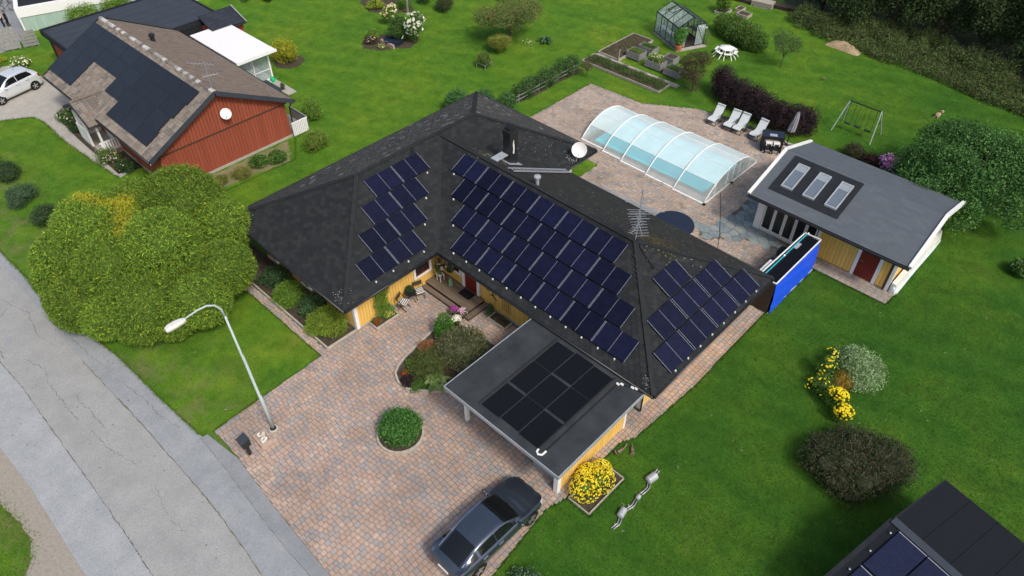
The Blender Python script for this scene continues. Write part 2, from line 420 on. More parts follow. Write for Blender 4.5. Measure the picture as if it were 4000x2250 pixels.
def tree(name, label, x, y, h, r, n, pal, leaf, seed, trunk=.12, clear=.35, lob=10, cat='tree', group=None, lobes=None, zc=None, flowers=None, **kw):
    """a tree: Empty > trunk (tapered, with limbs), crown"""
    t = thing(name, label, cat, (x,y,0), 0, group); g = random.Random(seed)
    L = lobes
    if L is None:
        L = [(x,y,h*(clear+1)/2, r*.6, r*.6, h*(1-clear)*.45)]
        for i in range(lob):
            a = g.uniform(0,2*math.pi); q = r*g.uniform(.35,.72); s = g.uniform(.3,.45)
            L.append((x+math.cos(a)*q, y+math.sin(a)*q, h*g.uniform(clear+.1,.86), r*s, r*s, r*s*.8))
    V,F,C = leaves(L, n, leaf, pal, seed, **kw)
    link('crown', new_mesh('crown', V - np.array([x,y,0]), F, 'leaf', col=C), t)
    mb = MB(); mb.tube([(x,y,-.05),(x+.03,y,h*clear*.6),(x,y+.03,h*clear*1.15),(x,y,h*.75)], [trunk,trunk*.8,trunk*.62,trunk*.2], 8)
    for l in L[1:]:
        mb.tube([(x,y,h*clear*g.uniform(.7,1.2)), ((x+l[0])/2,(y+l[1])/2,(h*clear+l[2])/2+.1), l[:3]], [trunk*.45,trunk*.3,trunk*.1], 5)
    part('trunk', mb, 'bark', t)
    if flowers: bloom(t, L, *flowers, seed=seed+7)
    return t

# ------------------------------------------------------------------ the ground, road and paving
def lawn_mat():
    m = bpy.data.materials.new('lawn'); m.use_nodes = True; nt = m.node_tree; N = nt.nodes; L = nt.links
    b = N['Principled BSDF']; b.inputs['Roughness'].default_value = .9; b.inputs['Specular IOR Level'].default_value = .12
    tc = N.new('ShaderNodeTexCoord')
    def noise(s, d=5, rough=.6):
        n = N.new('ShaderNodeTexNoise'); n.inputs['Scale'].default_value = s; n.inputs['Detail'].default_value = d
        n.inputs['Roughness'].default_value = rough; L.new(tc.outputs['Object'], n.inputs['Vector']); return n.outputs['Fac']
    def ramp(f, stops):
        r = N.new('ShaderNodeValToRGB'); e = r.color_ramp.elements
        e[0].position, e[0].color = stops[0][0], (*stops[0][1], 1); e[1].position, e[1].color = stops[-1][0], (*stops[-1][1], 1)
        for p, c in stops[1:-1]: x = e.new(p); x.color = (*c, 1)
        L.new(f, r.inputs[0]); return r.outputs[0]
    def mix(a, bb, f, mode='MIX'):
        x = N.new('ShaderNodeMix'); x.data_type = 'RGBA'; x.blend_type = mode
        L.new(a, x.inputs['A']); L.new(bb, x.inputs['B'])
        if isinstance(f, float): x.inputs['Factor'].default_value = f
        else: L.new(f, x.inputs['Factor'])
        return x.outputs['Result']
    base = ramp(noise(.2, 7, .72), [(.28,(.038,.112,.012)), (.46,(.055,.143,.013)), (.6,(.083,.165,.014)), (.74,(.13,.17,.026))])
    mid = ramp(noise(1.3, 7, .75), [(.28,(.62,.66,.6)), (.52,(1,1,1)), (.76,(1.45,1.3,1.15))])
    fine = ramp(noise(15, 4, .85), [(.3,(.45,.47,.45)), (.5,(1,1,1)), (.7,(1.7,1.62,1.45))])
    # sun patch painted into the middle garden's grass, cloud shade into the right-hand lawn
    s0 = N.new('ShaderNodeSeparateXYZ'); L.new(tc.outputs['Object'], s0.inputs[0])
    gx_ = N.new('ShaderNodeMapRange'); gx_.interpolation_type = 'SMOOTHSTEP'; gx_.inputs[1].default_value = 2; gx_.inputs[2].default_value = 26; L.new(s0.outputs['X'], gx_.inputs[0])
    sun_shade = ramp(gx_.outputs[0], [(0,(1.32,1.2,1.1)), (.5,(1.05,1.04,1)), (1,(.66,.77,.85))])
    base = mix(base, sun_shade, 1.0, 'MULTIPLY')
    c = mix(base, mid, 1.0, 'MULTIPLY'); c = mix(c, fine, .85, 'MULTIPLY')
    wv = N.new('ShaderNodeTexWave'); wv.inputs['Scale'].default_value = .16; wv.inputs['Distortion'].default_value = 6; wv.inputs['Detail'].default_value = 2; wv.inputs['Detail Scale'].default_value = .35
    mp = N.new('ShaderNodeMapping'); mp.inputs['Rotation'].default_value = (0,0,1.2); L.new(tc.outputs['Object'], mp.inputs[0]); L.new(mp.outputs[0], wv.inputs['Vector'])
    c = mix(c, ramp(wv.outputs['Fac'], [(.2,(.93,.95,.94)), (.8,(1.07,1.05,1.04))]), 1.0, 'MULTIPLY')
    # worn verge along the road: earth shows through the grass between road and lawn
    sp = N.new('ShaderNodeSeparateXYZ'); L.new(tc.outputs['Object'], sp.inputs[0])
    m1 = N.new('ShaderNodeMapRange'); m1.interpolation_type = 'SMOOTHSTEP'; m1.inputs[1].default_value = -2.5; m1.inputs[2].default_value = -8.0; L.new(sp.outputs['Y'], m1.inputs[0])
    m2 = N.new('ShaderNodeMapRange'); m2.inputs[1].default_value = .46; m2.inputs[2].default_value = .72; L.new(noise(.9, 8, .75), m2.inputs[0])
    m3 = N.new('ShaderNodeMath'); m3.operation = 'MULTIPLY'; L.new(m1.outputs[0], m3.inputs[0]); L.new(m2.outputs[0], m3.inputs[1])
    er = ramp(noise(6, 5, .7), [(.3,(.12,.11,.045)), (.7,(.24,.2,.11))])
    c = mix(c, er, m3.outputs[0])
    L.new(c, b.inputs['Base Color'])
    bp = N.new('ShaderNodeBump'); bp.inputs['Strength'].default_value = .7; bp.inputs['Distance'].default_value = .04
    L.new(noise(22, 4, .8), bp.inputs['Height']); L.new(bp.outputs[0], b.inputs['Normal'])
    MATS['lawn'] = m
lawn_mat()
def asphalt(name, c1, c2):
    m = mat(name, c1, .92, col2=c2, vscale=.9, detail=9, bump=.35, bscale=110, spec=.2)
    nt = m.node_tree; N = nt.nodes; L = nt.links; b = N['Principled BSDF']
    src = b.inputs['Base Color'].links[0].from_socket
    tc = N.new('ShaderNodeTexCoord'); n = N.new('ShaderNodeTexNoise'); n.inputs['Scale'].default_value = 45; n.inputs['Detail'].default_value = 2
    L.new(tc.outputs['Object'], n.inputs['Vector'])
    r = N.new('ShaderNodeValToRGB'); r.color_ramp.elements[0].position = .3; r.color_ramp.elements[0].color = (.6,.6,.6,1)
    r.color_ramp.elements[1].position = .7; r.color_ramp.elements[1].color = (1.35,1.35,1.35,1); L.new(n.outputs['Fac'], r.inputs[0])
    x = N.new('ShaderNodeMix'); x.data_type = 'RGBA'; x.blend_type = 'MULTIPLY'; x.inputs['Factor'].default_value = .7
    L.new(src, x.inputs['A']); L.new(r.outputs[0], x.inputs['B']); L.new(x.outputs['Result'], b.inputs['Base Color'])
asphalt('asphalt_mid', (.28,.285,.28), (.35,.352,.345)); asphalt('asphalt_blue', (.28,.30,.315), (.375,.388,.395))
asphalt('asphalt_edge', (.24,.258,.275), (.325,.34,.352)); asphalt('asphalt_new', (.22,.235,.25), (.29,.3,.315))
mat('crack', (.13,.12,.105), .95, var=.4, vscale=6); mat('moss', (.16,.15,.08), .95, var=.4, vscale=12)
mat('woodfloor', (.03,.05,.015), .95, col2=(.06,.06,.025), vscale=2, detail=8, bump=.8, bscale=12)
mat('bare_earth', (.24,.2,.13), .95, col2=(.12,.15,.04), vscale=1.2, detail=8, bump=.5, bscale=40)

def sheet(poly, z): return MB().add([(x,y,z) for x,y in poly], [tuple(range(len(poly)))])
g = MB(); NX = 1
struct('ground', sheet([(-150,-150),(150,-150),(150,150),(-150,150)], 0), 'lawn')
EDGE = [(-60,-9.2),(-20,-8.9),(-9.85,-8.54),(-6.58,-8.4),(-2.81,-8.5),(-.06,-7.85),(2.02,-7.57),(5.48,-7.42),(8.53,-7.2),(10.6,-6.7),(13.94,-6.94),(17.38,-7.06),(60,-7.1)]
road = struct('road', sheet([(-60,-13.2),(3.2,-13.12),(6,-13.0),(9.3,-13.02),(60,-13.4)] + EDGE[::-1], .010), 'asphalt_edge')
def strip(name, a, b_, m, z): part(name, MB().add([(x,y,z) for x,y in a] + [(x,y,z) for x,y in b_[::-1]], [tuple(range(len(a)+len(b_)))]), m, road)
S1 = [(-60,-11.7),(-1.7,-11.41),(.57,-11.28),(2.9,-11.3),(6.65,-11.3),(10.84,-11.33),(12.82,-11.4),(60,-11.7)]
S2 = [(-60,-9.1),(1.02,-8.82),(4.16,-8.67),(6.75,-8.59),(11.01,-8.5),(12.82,-8.53),(15.65,-8.71),(60,-9)]
S0 = [(-60,-13.19),(3.2,-13.11),(6,-12.99),(9.3,-13.01),(60,-13.39)]
strip('asphalt_strip', S0, S1, 'asphalt_blue', .014); strip('asphalt_strip', S1, S2, 'asphalt_mid', .0145)
S3 = [(8.73,-7.24),(9.75,-7.28),(10.83,-7.31),(12.46,-7.42),(14.26,-7.52),(15.9,-7.57),(22,-7.5)]
strip('asphalt_strip', [(8.75,-6.95),(10.6,-6.72),(13.94,-6.96),(17.38,-7.08),(22,-7.05)][::1], S3, 'asphalt_new', .0142)
def crack(pts, w, seed, name='crack', m='crack', jit=.055, sub=11, par=road, z=.018):
    g = random.Random(seed); P = []
    for (a, b_) in zip(pts, pts[1:]):
        for i in range(sub): t = i/sub; P.append((a[0]+(b_[0]-a[0])*t + g.uniform(-jit,jit), a[1]+(b_[1]-a[1])*t + g.uniform(-jit,jit)))
    P.append(pts[-1]); V = []; F = []
    for i, p in enumerate(P):
        q = P[min(i+1,len(P)-1)]; o = P[max(i-1,0)]; d = Vector((q[0]-o[0], q[1]-o[1])).normalized(); ww = w*g.uniform(.15,.95)/2
        V += [(p[0]-d.y*ww, p[1]+d.x*ww, z), (p[0]+d.y*ww, p[1]-d.x*ww, z)]
    F = [(2*i,2*i+1,2*i+3,2*i+2) for i in range(len(P)-1)]
    part(name, MB().add(V, F), m, par)
crack(S1[1:-1], .05, 1, 'seam', 'crack', .02, 24); crack(S2[1:-1], .06, 2, 'seam', 'moss', .025, 14); crack(S3, .03, 3, 'seam', 'crack', .015, 8)
crack(S2[2:-2], .025, 22, 'seam', 'crack', .03, 14, z=.0195)
crack([(-1.1,-10.58),(.28,-10.19),(1.04,-10.36),(2.23,-10.39),(3.04,-10.4),(4.17,-10.3)], .03, 4)
crack([(2.75,-9.89),(3.6,-9.86),(4.07,-9.75),(4.6,-9.79),(5.4,-9.76)], .035, 5)
crack([(5.02,-10.23),(5.66,-10.13),(6.2,-10.12),(7.03,-9.94),(8.03,-9.67)], .03, 6)
crack([(-9,-9.6),(-6,-9.9),(-4,-9.3),(-2,-9.6),(-.5,-9.2)], .03, 7); crack([(-5,-9.9),(-4.3,-10.9),(-3.2,-11.2),(-1.7,-11.2)], .04, 8)
crack([(3.5,-8.1),(5.2,-7.9),(6.3,-7.85),(7.6,-7.6)], .03, 9); crack([(9.5,-9.6),(11,-9.9),(12.5,-9.7)], .02, 10); crack([(-3.2,-8.9),(-1,-8.6),(1,-8.4),(2.4,-8.2)], .025, 11)
g = random.Random(5); mb = MB()
for i in range(70):
    x, y = g.uniform(-4,17), g.uniform(-12.6,-7.8); r = g.uniform(.015,.04)
    mb.add([(x+r*math.cos(k*1.05)*g.uniform(.6,1.2), y+r*math.sin(k*1.05)*g.uniform(.6,1.2), .021) for k in range(6)], [tuple(range(6))])
part('spots', mb, 'crack', road, kind='stuff')
for px_, py_, s, sd_ in ((-2.9,-10.6,.42,1),(-5.6,-9.3,.5,2),(-.8,-9.0,.35,4)):
    gg = random.Random(sd_); part('stain', MB().add([(px_+s*math.cos(k*.52)*gg.uniform(.4,1.1), py_+s*.5*math.sin(k*.52)*gg.uniform(.4,1.1), .0205) for k in range(12)], [tuple(range(12))]), 'asphalt_edge', road)
# bare verge on the far side of the road and worn edges of the lawn
struct('verge', sheet([(-60,-26),(30,-26),(30,-12.8),(11.2,-12.7),(6,-12.7),(3.2,-12.7),(-60,-12.7)], .006), 'gravel')
def ragged(poly, seed, jit=.12, sub=5):
    gg = random.Random(seed); out = []
    for (a, b_) in zip(poly, poly[1:]+poly[:1]):
        for i in range(sub): t = i/sub; out.append((a[0]+(b_[0]-a[0])*t+gg.uniform(-jit,jit), a[1]+(b_[1]-a[1])*t+gg.uniform(-jit,jit)))
    return out
BLG = [(5.7,-14.1),(7.2,-13.85),(8.3,-13.85),(9.1,-14.15),(9.6,-14.6),(9.7,-15.6),(8,-24),(-10,-24),(-2,-17.5),(3,-15.2)]
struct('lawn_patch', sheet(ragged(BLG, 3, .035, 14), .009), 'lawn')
_ = (sheet(ragged([(-12,-8.7),(-7,-8.45),(-3.2,-8.5),(-.2,-7.8),(4.5,-7.45),(8.4,-7.2),(8.4,-6.85),(5,-7.05),(1.2,-7.2),(-2,-7.9),(-6,-7.7),(-8,-6.9),(-12,-8)], 3), .005))
struct('bare_patch', sheet(ragged([(32.6,10.4),(33.8,10.5),(35,10.2),(36,9.6),(34,9.9)], 8, .25), .005), 'sand')


PAL = [(.445,.325,.26),(.41,.31,.255),(.345,.31,.29),(.31,.29,.285),(.43,.315,.245),(.385,.3,.255),(.465,.355,.285),(.355,.3,.27)]
def frustum(l, w, h=.05, e=.007):
    a, b_ = l/2, w/2
    V = [(-a,-b_,0),(a,-b_,0),(a,b_,0),(-a,b_,0),(-a+e,-b_+e,h),(a-e,-b_+e,h),(a-e,b_-e,h),(-a+e,b_-e,h)]
    return V, np.array([(4,5,6,7),(0,1,5,4),(1,2,6,5),(2,3,7,6),(3,0,4,7)])
def paving(root, poly, holes, axis, cw, lens, gap=.009, seed=1, z=.02, pal=PAL, base='joint', most=300, weights=None):
    g = rng(seed); pal = np.array(pal)
    P = np.array(poly); x0, y0 = P.min(0); x1, y1 = P.max(0)
    pts, kinds = [], []
    lo, hi, c0, c1 = (y0,y1,x0,x1) if axis == 'y' else (x0,x1,y0,y1)
    nl = len(lens); i = 0; c = c0 + cw/2
    while c < c1:
        s = lo - g.random()*lens[0]
        while s < hi:
            k = g.integers(0, nl); L = lens[k]; m = s + L/2
            pts.append((c, m) if axis == 'y' else (m, c)); kinds.append(k); s += L
        c += cw
    pts = np.array(pts); kinds = np.array(kinds)
    ok = inpoly(pts, poly)
    for h in holes: ok &= ~inpoly(pts, h)
    # pieces that the outline cuts are laid as cut stones
    hl = np.array(lens)[kinds]/2; half = np.stack([np.full(len(pts), cw/2), hl], 1) if axis == 'y' else np.stack([hl, np.full(len(pts), cw/2)], 1)
    cnt = np.zeros(len(pts), int); nb = 5; lo2 = np.full((len(pts),2), 9.); hi2 = np.full((len(pts),2), -9.)
    for a in range(nb):
        for b2 in range(nb):
            q = np.array([(a+.5)/nb*2-1, (b2+.5)/nb*2-1]); pp = pts + half*q; i_ = inpoly(pp, poly)
            for h in holes: i_ &= ~inpoly(pp, h)
            cnt += i_; cell = np.array([[a/nb*2-1, b2/nb*2-1]]); lo2[i_] = np.minimum(lo2[i_], cell); hi2[i_] = np.maximum(hi2[i_], cell+2/nb)
    cut = np.where((cnt > 2) & (cnt < nb*nb))[0]; ok = cnt == nb*nb
    VV, FF, CC = [], [], []
    for j in cut:
        l_, h_ = lo2[j]*half[j]+gap/2, hi2[j]*half[j]-gap/2; s_ = h_-l_
        if min(s_) < .03: continue
        Vp, Fp = frustum(s_[0], s_[1], e=.008); Vp = np.array(Vp) + np.array([*(pts[j]+(l_+h_)/2), z-.02]); FF.append(Fp+8*len(VV)); VV.append(Vp); CC.append(np.tile(pal[g.integers(0,len(pal))], (8,1)))
    if VV: link('paver_cuts', new_mesh('paver_cuts', np.concatenate(VV), np.concatenate(FF), 'paver', col=np.concatenate(CC)), root, kind='stuff')
    pts = pts[ok]; kinds = kinds[ok]; n = len(pts)
    ci = g.choice(len(pal), n, p=weights)
    protos = []
    for L in lens:
        for c in pal:
            V,F = frustum(L-gap, cw-gap) if axis == 'x' else frustum(cw-gap, L-gap)
            protos.append((V,F,c))
    a = g.normal(size=(n,2))*.006; fr = np.tile(np.eye(3), (n,1,1)); fr[:,2,0] = a[:,0]; fr[:,2,1] = a[:,1]
    pos = np.column_stack([pts, z + g.uniform(-.002,.002,n) - .02])
    scatter_pieces('paver', root, protos, kinds*len(pal)+ci, pos, fr, 'paver', 'paver_field', most)
def circle(cx, cy, r, n=28): return [(cx+r*math.cos(2*math.pi*k/n), cy+r*math.sin(2*math.pi*k/n)) for k in range(n)]
def rect(x0,x1,y0,y1): return [(x0,y0),(x1,y0),(x1,y1),(x0,y1)]
ISLAND = [(15.6,4.4),(15.4,2.4),(14.58,1.62),(13.7,.73),(13.04,.27),(12.46,.24),(11.97,.48),(11.73,.86),(11.56,1.4),(11.4,2.4),(11.25,3.3),(11.35,4.1),(11.8,4.55),(12.8,4.75),(14.2,4.7)]
DRIVE = [(8.83,-6.67),(10.67,-6.68),(13.94,-6.94),(17.38,-7.06),(21.9,-7.1),(21.6,-3.6),(21.4,-1.66),(21.2,.19),(21.45,.95),(21.42,3.1),(21.45,4.6),(21.75,5.2),(22.0,9),(21.98,15.3),(21.05,15.3),(21.05,6.3),(8.6,6.3),(8.6,-.76),(-1,-.76),(-1,-1.16),(8.66,-1.14),(8.75,-4)]
drive = struct('driveway', sheet(DRIVE, .036), 'joint')
paving(drive, DRIVE, [ISLAND, circle(14.6,-1.45,.95), rect(8.6,11.95,5.0,6.4), rect(8.6,9.25,1.6,3.0), rect(12.5,13.65,5.75,6.4), circle(10.53,-4.92,.14)], 'y', .21, [.21,.21,.175,.245], seed=3, weights=[.16,.15,.13,.1,.15,.13,.08,.1])
PATIO = [(1.4,16.5),(1.4,27.4),(5.74,27.59),(6.82,28.25),(9.02,29.61),(9.7,29.74),(16.3,29.8),(16.6,27.8),(18.2,27.7),(18.2,20.9),(22.2,20.9),(22.2,19.95),(21.0,19.8),(21.0,13.75),(8.6,13.75),(8.6,16.5)]
FLAGS = [(16.2,18.3),(16.8,17.9),(17.41,18.65),(18.1,19.3),(18.75,19.7),(19.76,19.9),(21.0,20.1),(21.0,20.85),(18.2,20.85),(18.2,23.9),(17.3,23.9),(16.7,23.4),(16.75,21.5),(16.6,19.8)]
POOL = rect(5.9,14.75,21.35,26.0)
LAWNLET = rect(6.75,8.2,17.3,19.65)
DECK = [(8.6,14.0),(14.6,14.0),(14.6,17.2),(13.6,18.35),(8.75,17.95)]
patio = struct('patio', sheet(PATIO, .034), 'joint')
PAL2 = [(.43,.335,.265),(.4,.32,.26),(.345,.31,.275),(.31,.285,.26),(.42,.325,.255),(.38,.315,.265),(.45,.37,.3),(.28,.26,.24)]
paving(patio, PATIO, [FLAGS, POOL, LAWNLET, DECK, circle(15.3,17.2,1.15)], 'x', .2, [.26,.2,.3,.2], seed=5, pal=PAL2, weights=[.17,.17,.15,.06,.16,.14,.1,.05])
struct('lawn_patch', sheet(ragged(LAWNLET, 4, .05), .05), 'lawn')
# slab path in front of the pool house
path = struct('path', sheet(rect(22.2,26.0,19.93,20.9), .034), 'joint')
paving(path, rect(22.2,26.0,19.93,20.9), [], 'x', .32, [.42,.3,.35], seed=6, pal=[(.36,.3,.25),(.33,.28,.24),(.39,.33,.28),(.3,.27,.24)], gap=.006)
# irregular flagstones
def clip(poly, a, b_, c):
    out = []
    for i in range(len(poly)):
        p, q = poly[i], poly[(i+1)%len(poly)]; fp = a*p[0]+b_*p[1]-c; fq = a*q[0]+b_*q[1]-c
        if fp <= 0: out.append(p)
        if fp*fq < 0: t = fp/(fp-fq); out.append((p[0]+(q[0]-p[0])*t, p[1]+(q[1]-p[1])*t))
    return out
struct('flagstone_bed', sheet(FLAGS, .04), 'joint')
fl = bpy.data.objects['flagstone_bed']
g = random.Random(12); seeds = []
while len(seeds) < 150:
    p = (g.uniform(16.1,21.1), g.uniform(17.8,24))
    if all((p[0]-q[0])**2+(p[1]-q[1])**2 > .42**2 for q in seeds): seeds.append(p)
    elif g.random() < .0004: break
for i, p in enumerate(seeds):
    if not inpoly(np.array([p]), FLAGS)[0]: continue
    poly = rect(p[0]-.8,p[0]+.8,p[1]-.8,p[1]+.8)
    for j, q in enumerate(seeds):
        if i == j or (p[0]-q[0])**2+(p[1]-q[1])**2 > 2.6: continue
        a, b_ = q[0]-p[0], q[1]-p[1]; d = math.hypot(a,b_); poly = clip(poly, a/d, b_/d, (a*(p[0]+q[0])+b_*(p[1]+q[1]))/2/d - .018)
        if len(poly) < 3: break
    if len(poly) < 3: continue
    c = random.Random(i).choice([(.2,.245,.25),(.235,.28,.275),(.165,.205,.22),(.25,.27,.245),(.19,.225,.245)])
    part('flagstone', MB().prism(poly, .03, .05+g.uniform(0,.008), c), 'flagstone', fl)
# timber deck behind the house
dk = struct('timber_deck', sheet(DECK, .04), 'joint'); g = random.Random(3); y = 14.05
while y < 18.3:
    xs = [x for x in np.linspace(8.6,14.6,121) if inpoly(np.array([(x,y+.06)]), DECK)[0]]
    if xs: part('plank', MB().box(min(xs),max(xs),y,y+.128,.03,.10, (g.uniform(.24,.32),)*3), 'wood_deck', dk)
    y += .14
# neighbour's concrete drive and walk, lane beyond
struct('neighbour_drive', sheet(ragged([(-11.8,-1.1),(-15,-1.44),(-18.6,-1.68),(-21.67,-1.64),(-22.8,-1.9),(-23.9,-3.6),(-24.5,-9),(-36,-9),(-31.5,.3),(-28.8,.8),(-24.1,.9),(-22,.9),(-22,.35),(-12,.35)], 2, .05, 6), .007), 'concrete')
struct('lane', sheet([(-90,-12),(-34.6,-4),(-34.3,1.2),(-36.6,3),(-40,8),(-60,40),(-90,40)], .009), 'asphalt_new')
# beds of soil
def bed(poly, z=.02): struct('soil_bed', sheet(poly, z), 'soil')
bed(rect(-1,8.56,-.68,1.0), .05); struct('border_bed', sheet(ragged([(-8.1,1.5),(-6.5,2.2),(-5.9,7.0),(-7.9,8.2)], 14, .12, 14), .007), 'bare_earth'); bed(ragged([(-16.3,20.6),(-15,19.7),(-13.9,20.2),(-12.4,22.2),(-12.6,23.2),(-14.5,23.4),(-16.4,22)], 5), .006)
bed(ragged([(-22.5,25.2),(-20,24.2),(-18.2,25.5),(-17.4,26.9),(-20,28.6),(-23,28)], 6, .2), .006); bed(ragged(circle(-17.2,14.5,1.2,10),7,.1), .006)
bed(ragged([(-22,-.9),(-12.2,-.95),(-11.6,.9),(-15.6,.9),(-16,-.35),(-19.5,-.4),(-21.9,-.3)], 8, .08), .012)
bed(ragged([(-1.5,21.8),(-.4,21.9),(-.3,28.6),(-1.4,28.7)], 9, .1), .006)
struct('woodland_floor', sheet(ragged([(4,50.5),(7.6,47.8),(10.3,47),(14.5,46.4),(18.7,46.1),(22.7,45.3),(27,45.2),(60,40),(90,120),(-20,120),(-8,60)], 12, .4), .006), 'woodfloor')

# ------------------------------------------------------------------ the yellow house
HE, TT = 2.75, .5
WX, WY = 9.59, 17.43; X2, Y0, Y1 = 22.03, 5.42, 14.71
house = thing('yellow_house', 'long yellow wooden house with dark hipped roof covered in solar panels', 'house', (10,8,0))
def rz_(h): return HE + TT*h
aF = (WX/2, WX/2, rz_(WX/2)); aB = (WX/2, WY-WX/2, rz_(WX/2)); hw = (Y1-Y0)/2
J = (WX-hw, Y0+hw, rz_(hw)); aR = (X2-hw, Y0+hw, rz_(hw)); E_ = lambda x,y: (x,y,HE)
FACES = {
 'left': ([E_(0,0), aF, aB, E_(0,WY)], (-1,0), (0,0)), 'hipf': ([E_(0,0),E_(WX,0),aF], (0,-1), (0,0)), 'hipb': ([E_(WX,WY),E_(0,WY),aB], (0,1), (WX,WY)),
 'right1': ([E_(WX,0),E_(WX,Y0),J,E_(WX,Y1),E_(WX,WY),aB,aF], (1,0), (WX,0)),
 'front2': ([E_(WX,Y0),E_(X2,Y0),aR,J], (0,-1), (0,Y0)), 'hipr': ([E_(X2,Y0),E_(X2,Y1),aR], (1,0), (X2,0)), 'back2': ([E_(X2,Y1),E_(WX,Y1),J,aR], (0,1), (0,Y1))}
mb = MB()
for k,(poly,_,_) in FACES.items():
    n = len(poly); mb.add([(x,y,z-.02) for x,y,z in poly], [tuple(range(n))])
roof = part('roof', mb, 'roof_base', house)
mb = MB(); mb.add([(.05,.05,HE-.12),(WX-.05,.05,HE-.12),(WX-.05,WY-.05,HE-.12),(.05,WY-.05,HE-.12)], [(0,3,2,1)])
mb.add([(WX-.05,Y0+.05,HE-.118),(X2-.05,Y0+.05,HE-.118),(X2-.05,Y1-.05,HE-.118),(WX-.05,Y1-.05,HE-.118)], [(0,3,2,1)]); part('soffit', mb, 'wood_pale', house)
SHP = [(.026,.028,.030),(.022,.025,.027),(.030,.032,.033),(.020,.023,.025)]; LIC = [(.062,.062,.061),(.055,.055,.054),(.07,.069,.066),(.05,.05,.05),(.2,.195,.18)]
def shingles(parent, faces, lx, ly, shape, pal, m, name='shingle', most=300, seed=1, tilt=.055, wts=None, stuff='shingle_field', stagger=True):
    """overlapping tabs laid in staggered courses on planar roof faces; faces = (3D polygon, downhill xy direction, point on eave)"""
    g = rng(seed); pos, fr, kk = [], [], []
    for poly, dn, e in faces:
        dn = np.array(dn, float); al = np.array([-dn[1], dn[0]])   # along eave
        P = np.array(poly); z_e = P[:,2].min(); run = max(np.ptp(P[:,:2] @ dn), 1e-6); rise = np.ptp(P[:,2])
        sl = rise/run; cs = 1/math.sqrt(1+sl*sl); n3 = np.array([dn[0]*sl, dn[1]*sl, 1.])*cs
        d3 = np.array([dn[0], dn[1], -sl])*cs; a3 = np.array([al[0], al[1], 0.])
        u = P[:,:2] @ al; v = P[:,:2] @ dn; vmax = v.max(); step = ly*cs
        rows = int(run/step)+1
        for r in range(rows):
            vv = vmax - (r+.5)*step; off = (r%2)*lx/2 if stagger else 0
            uu = np.arange(u.min()-lx, u.max()+lx, lx) + off + (g.uniform(-.01,.01) if stagger else lx/2)
            q = uu[:,None]*al[None] + vv*dn[None]
            ok = inpoly(q, [(a,b_) for a,b_,_ in poly]); q = q[ok]
            if not len(q): continue
            z = z_e + (vmax - vv)*sl
            pos.append(np.column_stack([q, np.full(len(q), z)]) + n3*.012)
            t = tilt*g.uniform(.7,1.3,len(q))
            F3 = np.empty((len(q),3,3))
            for i in range(len(q)):
                dd = d3*math.cos(t[i]) + n3*math.sin(t[i]); nn = np.cross(dd, a3)*-1; nn = nn if nn[2] > 0 else -nn
                F3[i] = np.stack([a3, -dd, nn], 1)
            fr.append(F3); kk.append(g.choice(len(pal), len(q), p=wts))
    V,F = shape; protos = [(V,F,c) for c in pal]
    scatter_pieces(name, parent, protos, np.concatenate(kk), np.concatenate(pos), np.concatenate(fr), m, stuff, most)
def hextab(lx, ly):
    a, b_ = lx/2*.97, ly*.62
    return [(-a,b_,0),(-a,-b_*.35,0),(-a*.55,-b_,0),(a*.55,-b_,0),(a,-b_*.35,0),(a,b_,0)], np.array([(0,1,2),(0,2,3),(0,3,5),(3,4,5)])
def recttab(lx, ly):
    a, b_ = lx/2*.985, ly*.56
    return [(-a,-b_,0),(a,-b_,0),(a,b_,0),(-a,b_,0),(-a,-b_,-.012),(a,-b_,-.012)], np.array([(0,1,2),(0,2,3),(4,5,1),(4,1,0)])
f = FACES
shingles(roof, [f['hipf'],f['right1'],f['front2'],f['hipr']], .32, .19, hextab(.32,.19), SHP, 'shingle', seed=2, tilt=.075)
shingles(roof, [f['back2']], .32, .19, hextab(.32,.19), [(.028,.029,.028),(.025,.027,.027),(.034,.033,.029)], 'shingle', 'rear_shingle', seed=4, tilt=.05, most=150, stuff='rear_shingle_field')
shingles(roof, [f['left'],f['hipb']], .32, .19, hextab(.32,.19), LIC, 'shingle_lichen', 'lichen_shingle', seed=3, tilt=.05, wts=[.3,.3,.2,.17,.03], most=150, stuff='lichen_shingle_field')
mat('ridge_felt', (.026,.029,.031), .95, var=.2, vscale=4, bump=.2, bscale=90, spec=.1)
def cap(name, a, b_, w, m='dark_trim', lift=.03, parent=roof):
    part(name, MB().bar((a[0],a[1],a[2]+lift), (b_[0],b_[1],b_[2]+lift), w, .05), m, parent)
for a, b_ in ((aF,aB),(J,aR),(E_(0,0),aF),(E_(WX,0),aF),(E_(0,WY),aB),(E_(WX,WY),aB),(E_(X2,Y0),aR),(E_(X2,Y1),aR)): cap('ridge_cap', a, b_, .2, 'ridge_felt')
for a, b_ in ((E_(WX,Y0),J),(E_(WX,Y1),J)): cap('valley', a, b_, .34, 'ridge_felt', .02)
OUT = [(0,0),(WX,0),(WX,Y0),(X2,Y0),(X2,Y1),(WX,Y1),(WX,WY),(0,WY)]
for i,(a,b_) in enumerate(zip(OUT, OUT[1:]+OUT[:1])):
    d = Vector((b_[0]-a[0], b_[1]-a[1])).normalized(); n = Vector((d.y,-d.x)); e = .055
    p = (a[0]+n.x*e, a[1]+n.y*e, HE-.1); q = (b_[0]+n.x*e, b_[1]+n.y*e, HE-.1)
    part('fascia', MB().bar((a[0]+n.x*.01,a[1]+n.y*.01,HE-.08), (b_[0]+n.x*.01,b_[1]+n.y*.01,HE-.08), .03, .16), 'dark_trim', house)
    part('gutter', MB().tube([(p[0],p[1],HE-.05),(q[0],q[1],HE-.05)], .055, 8), 'black_metal', house, smooth=True)
OV = .98
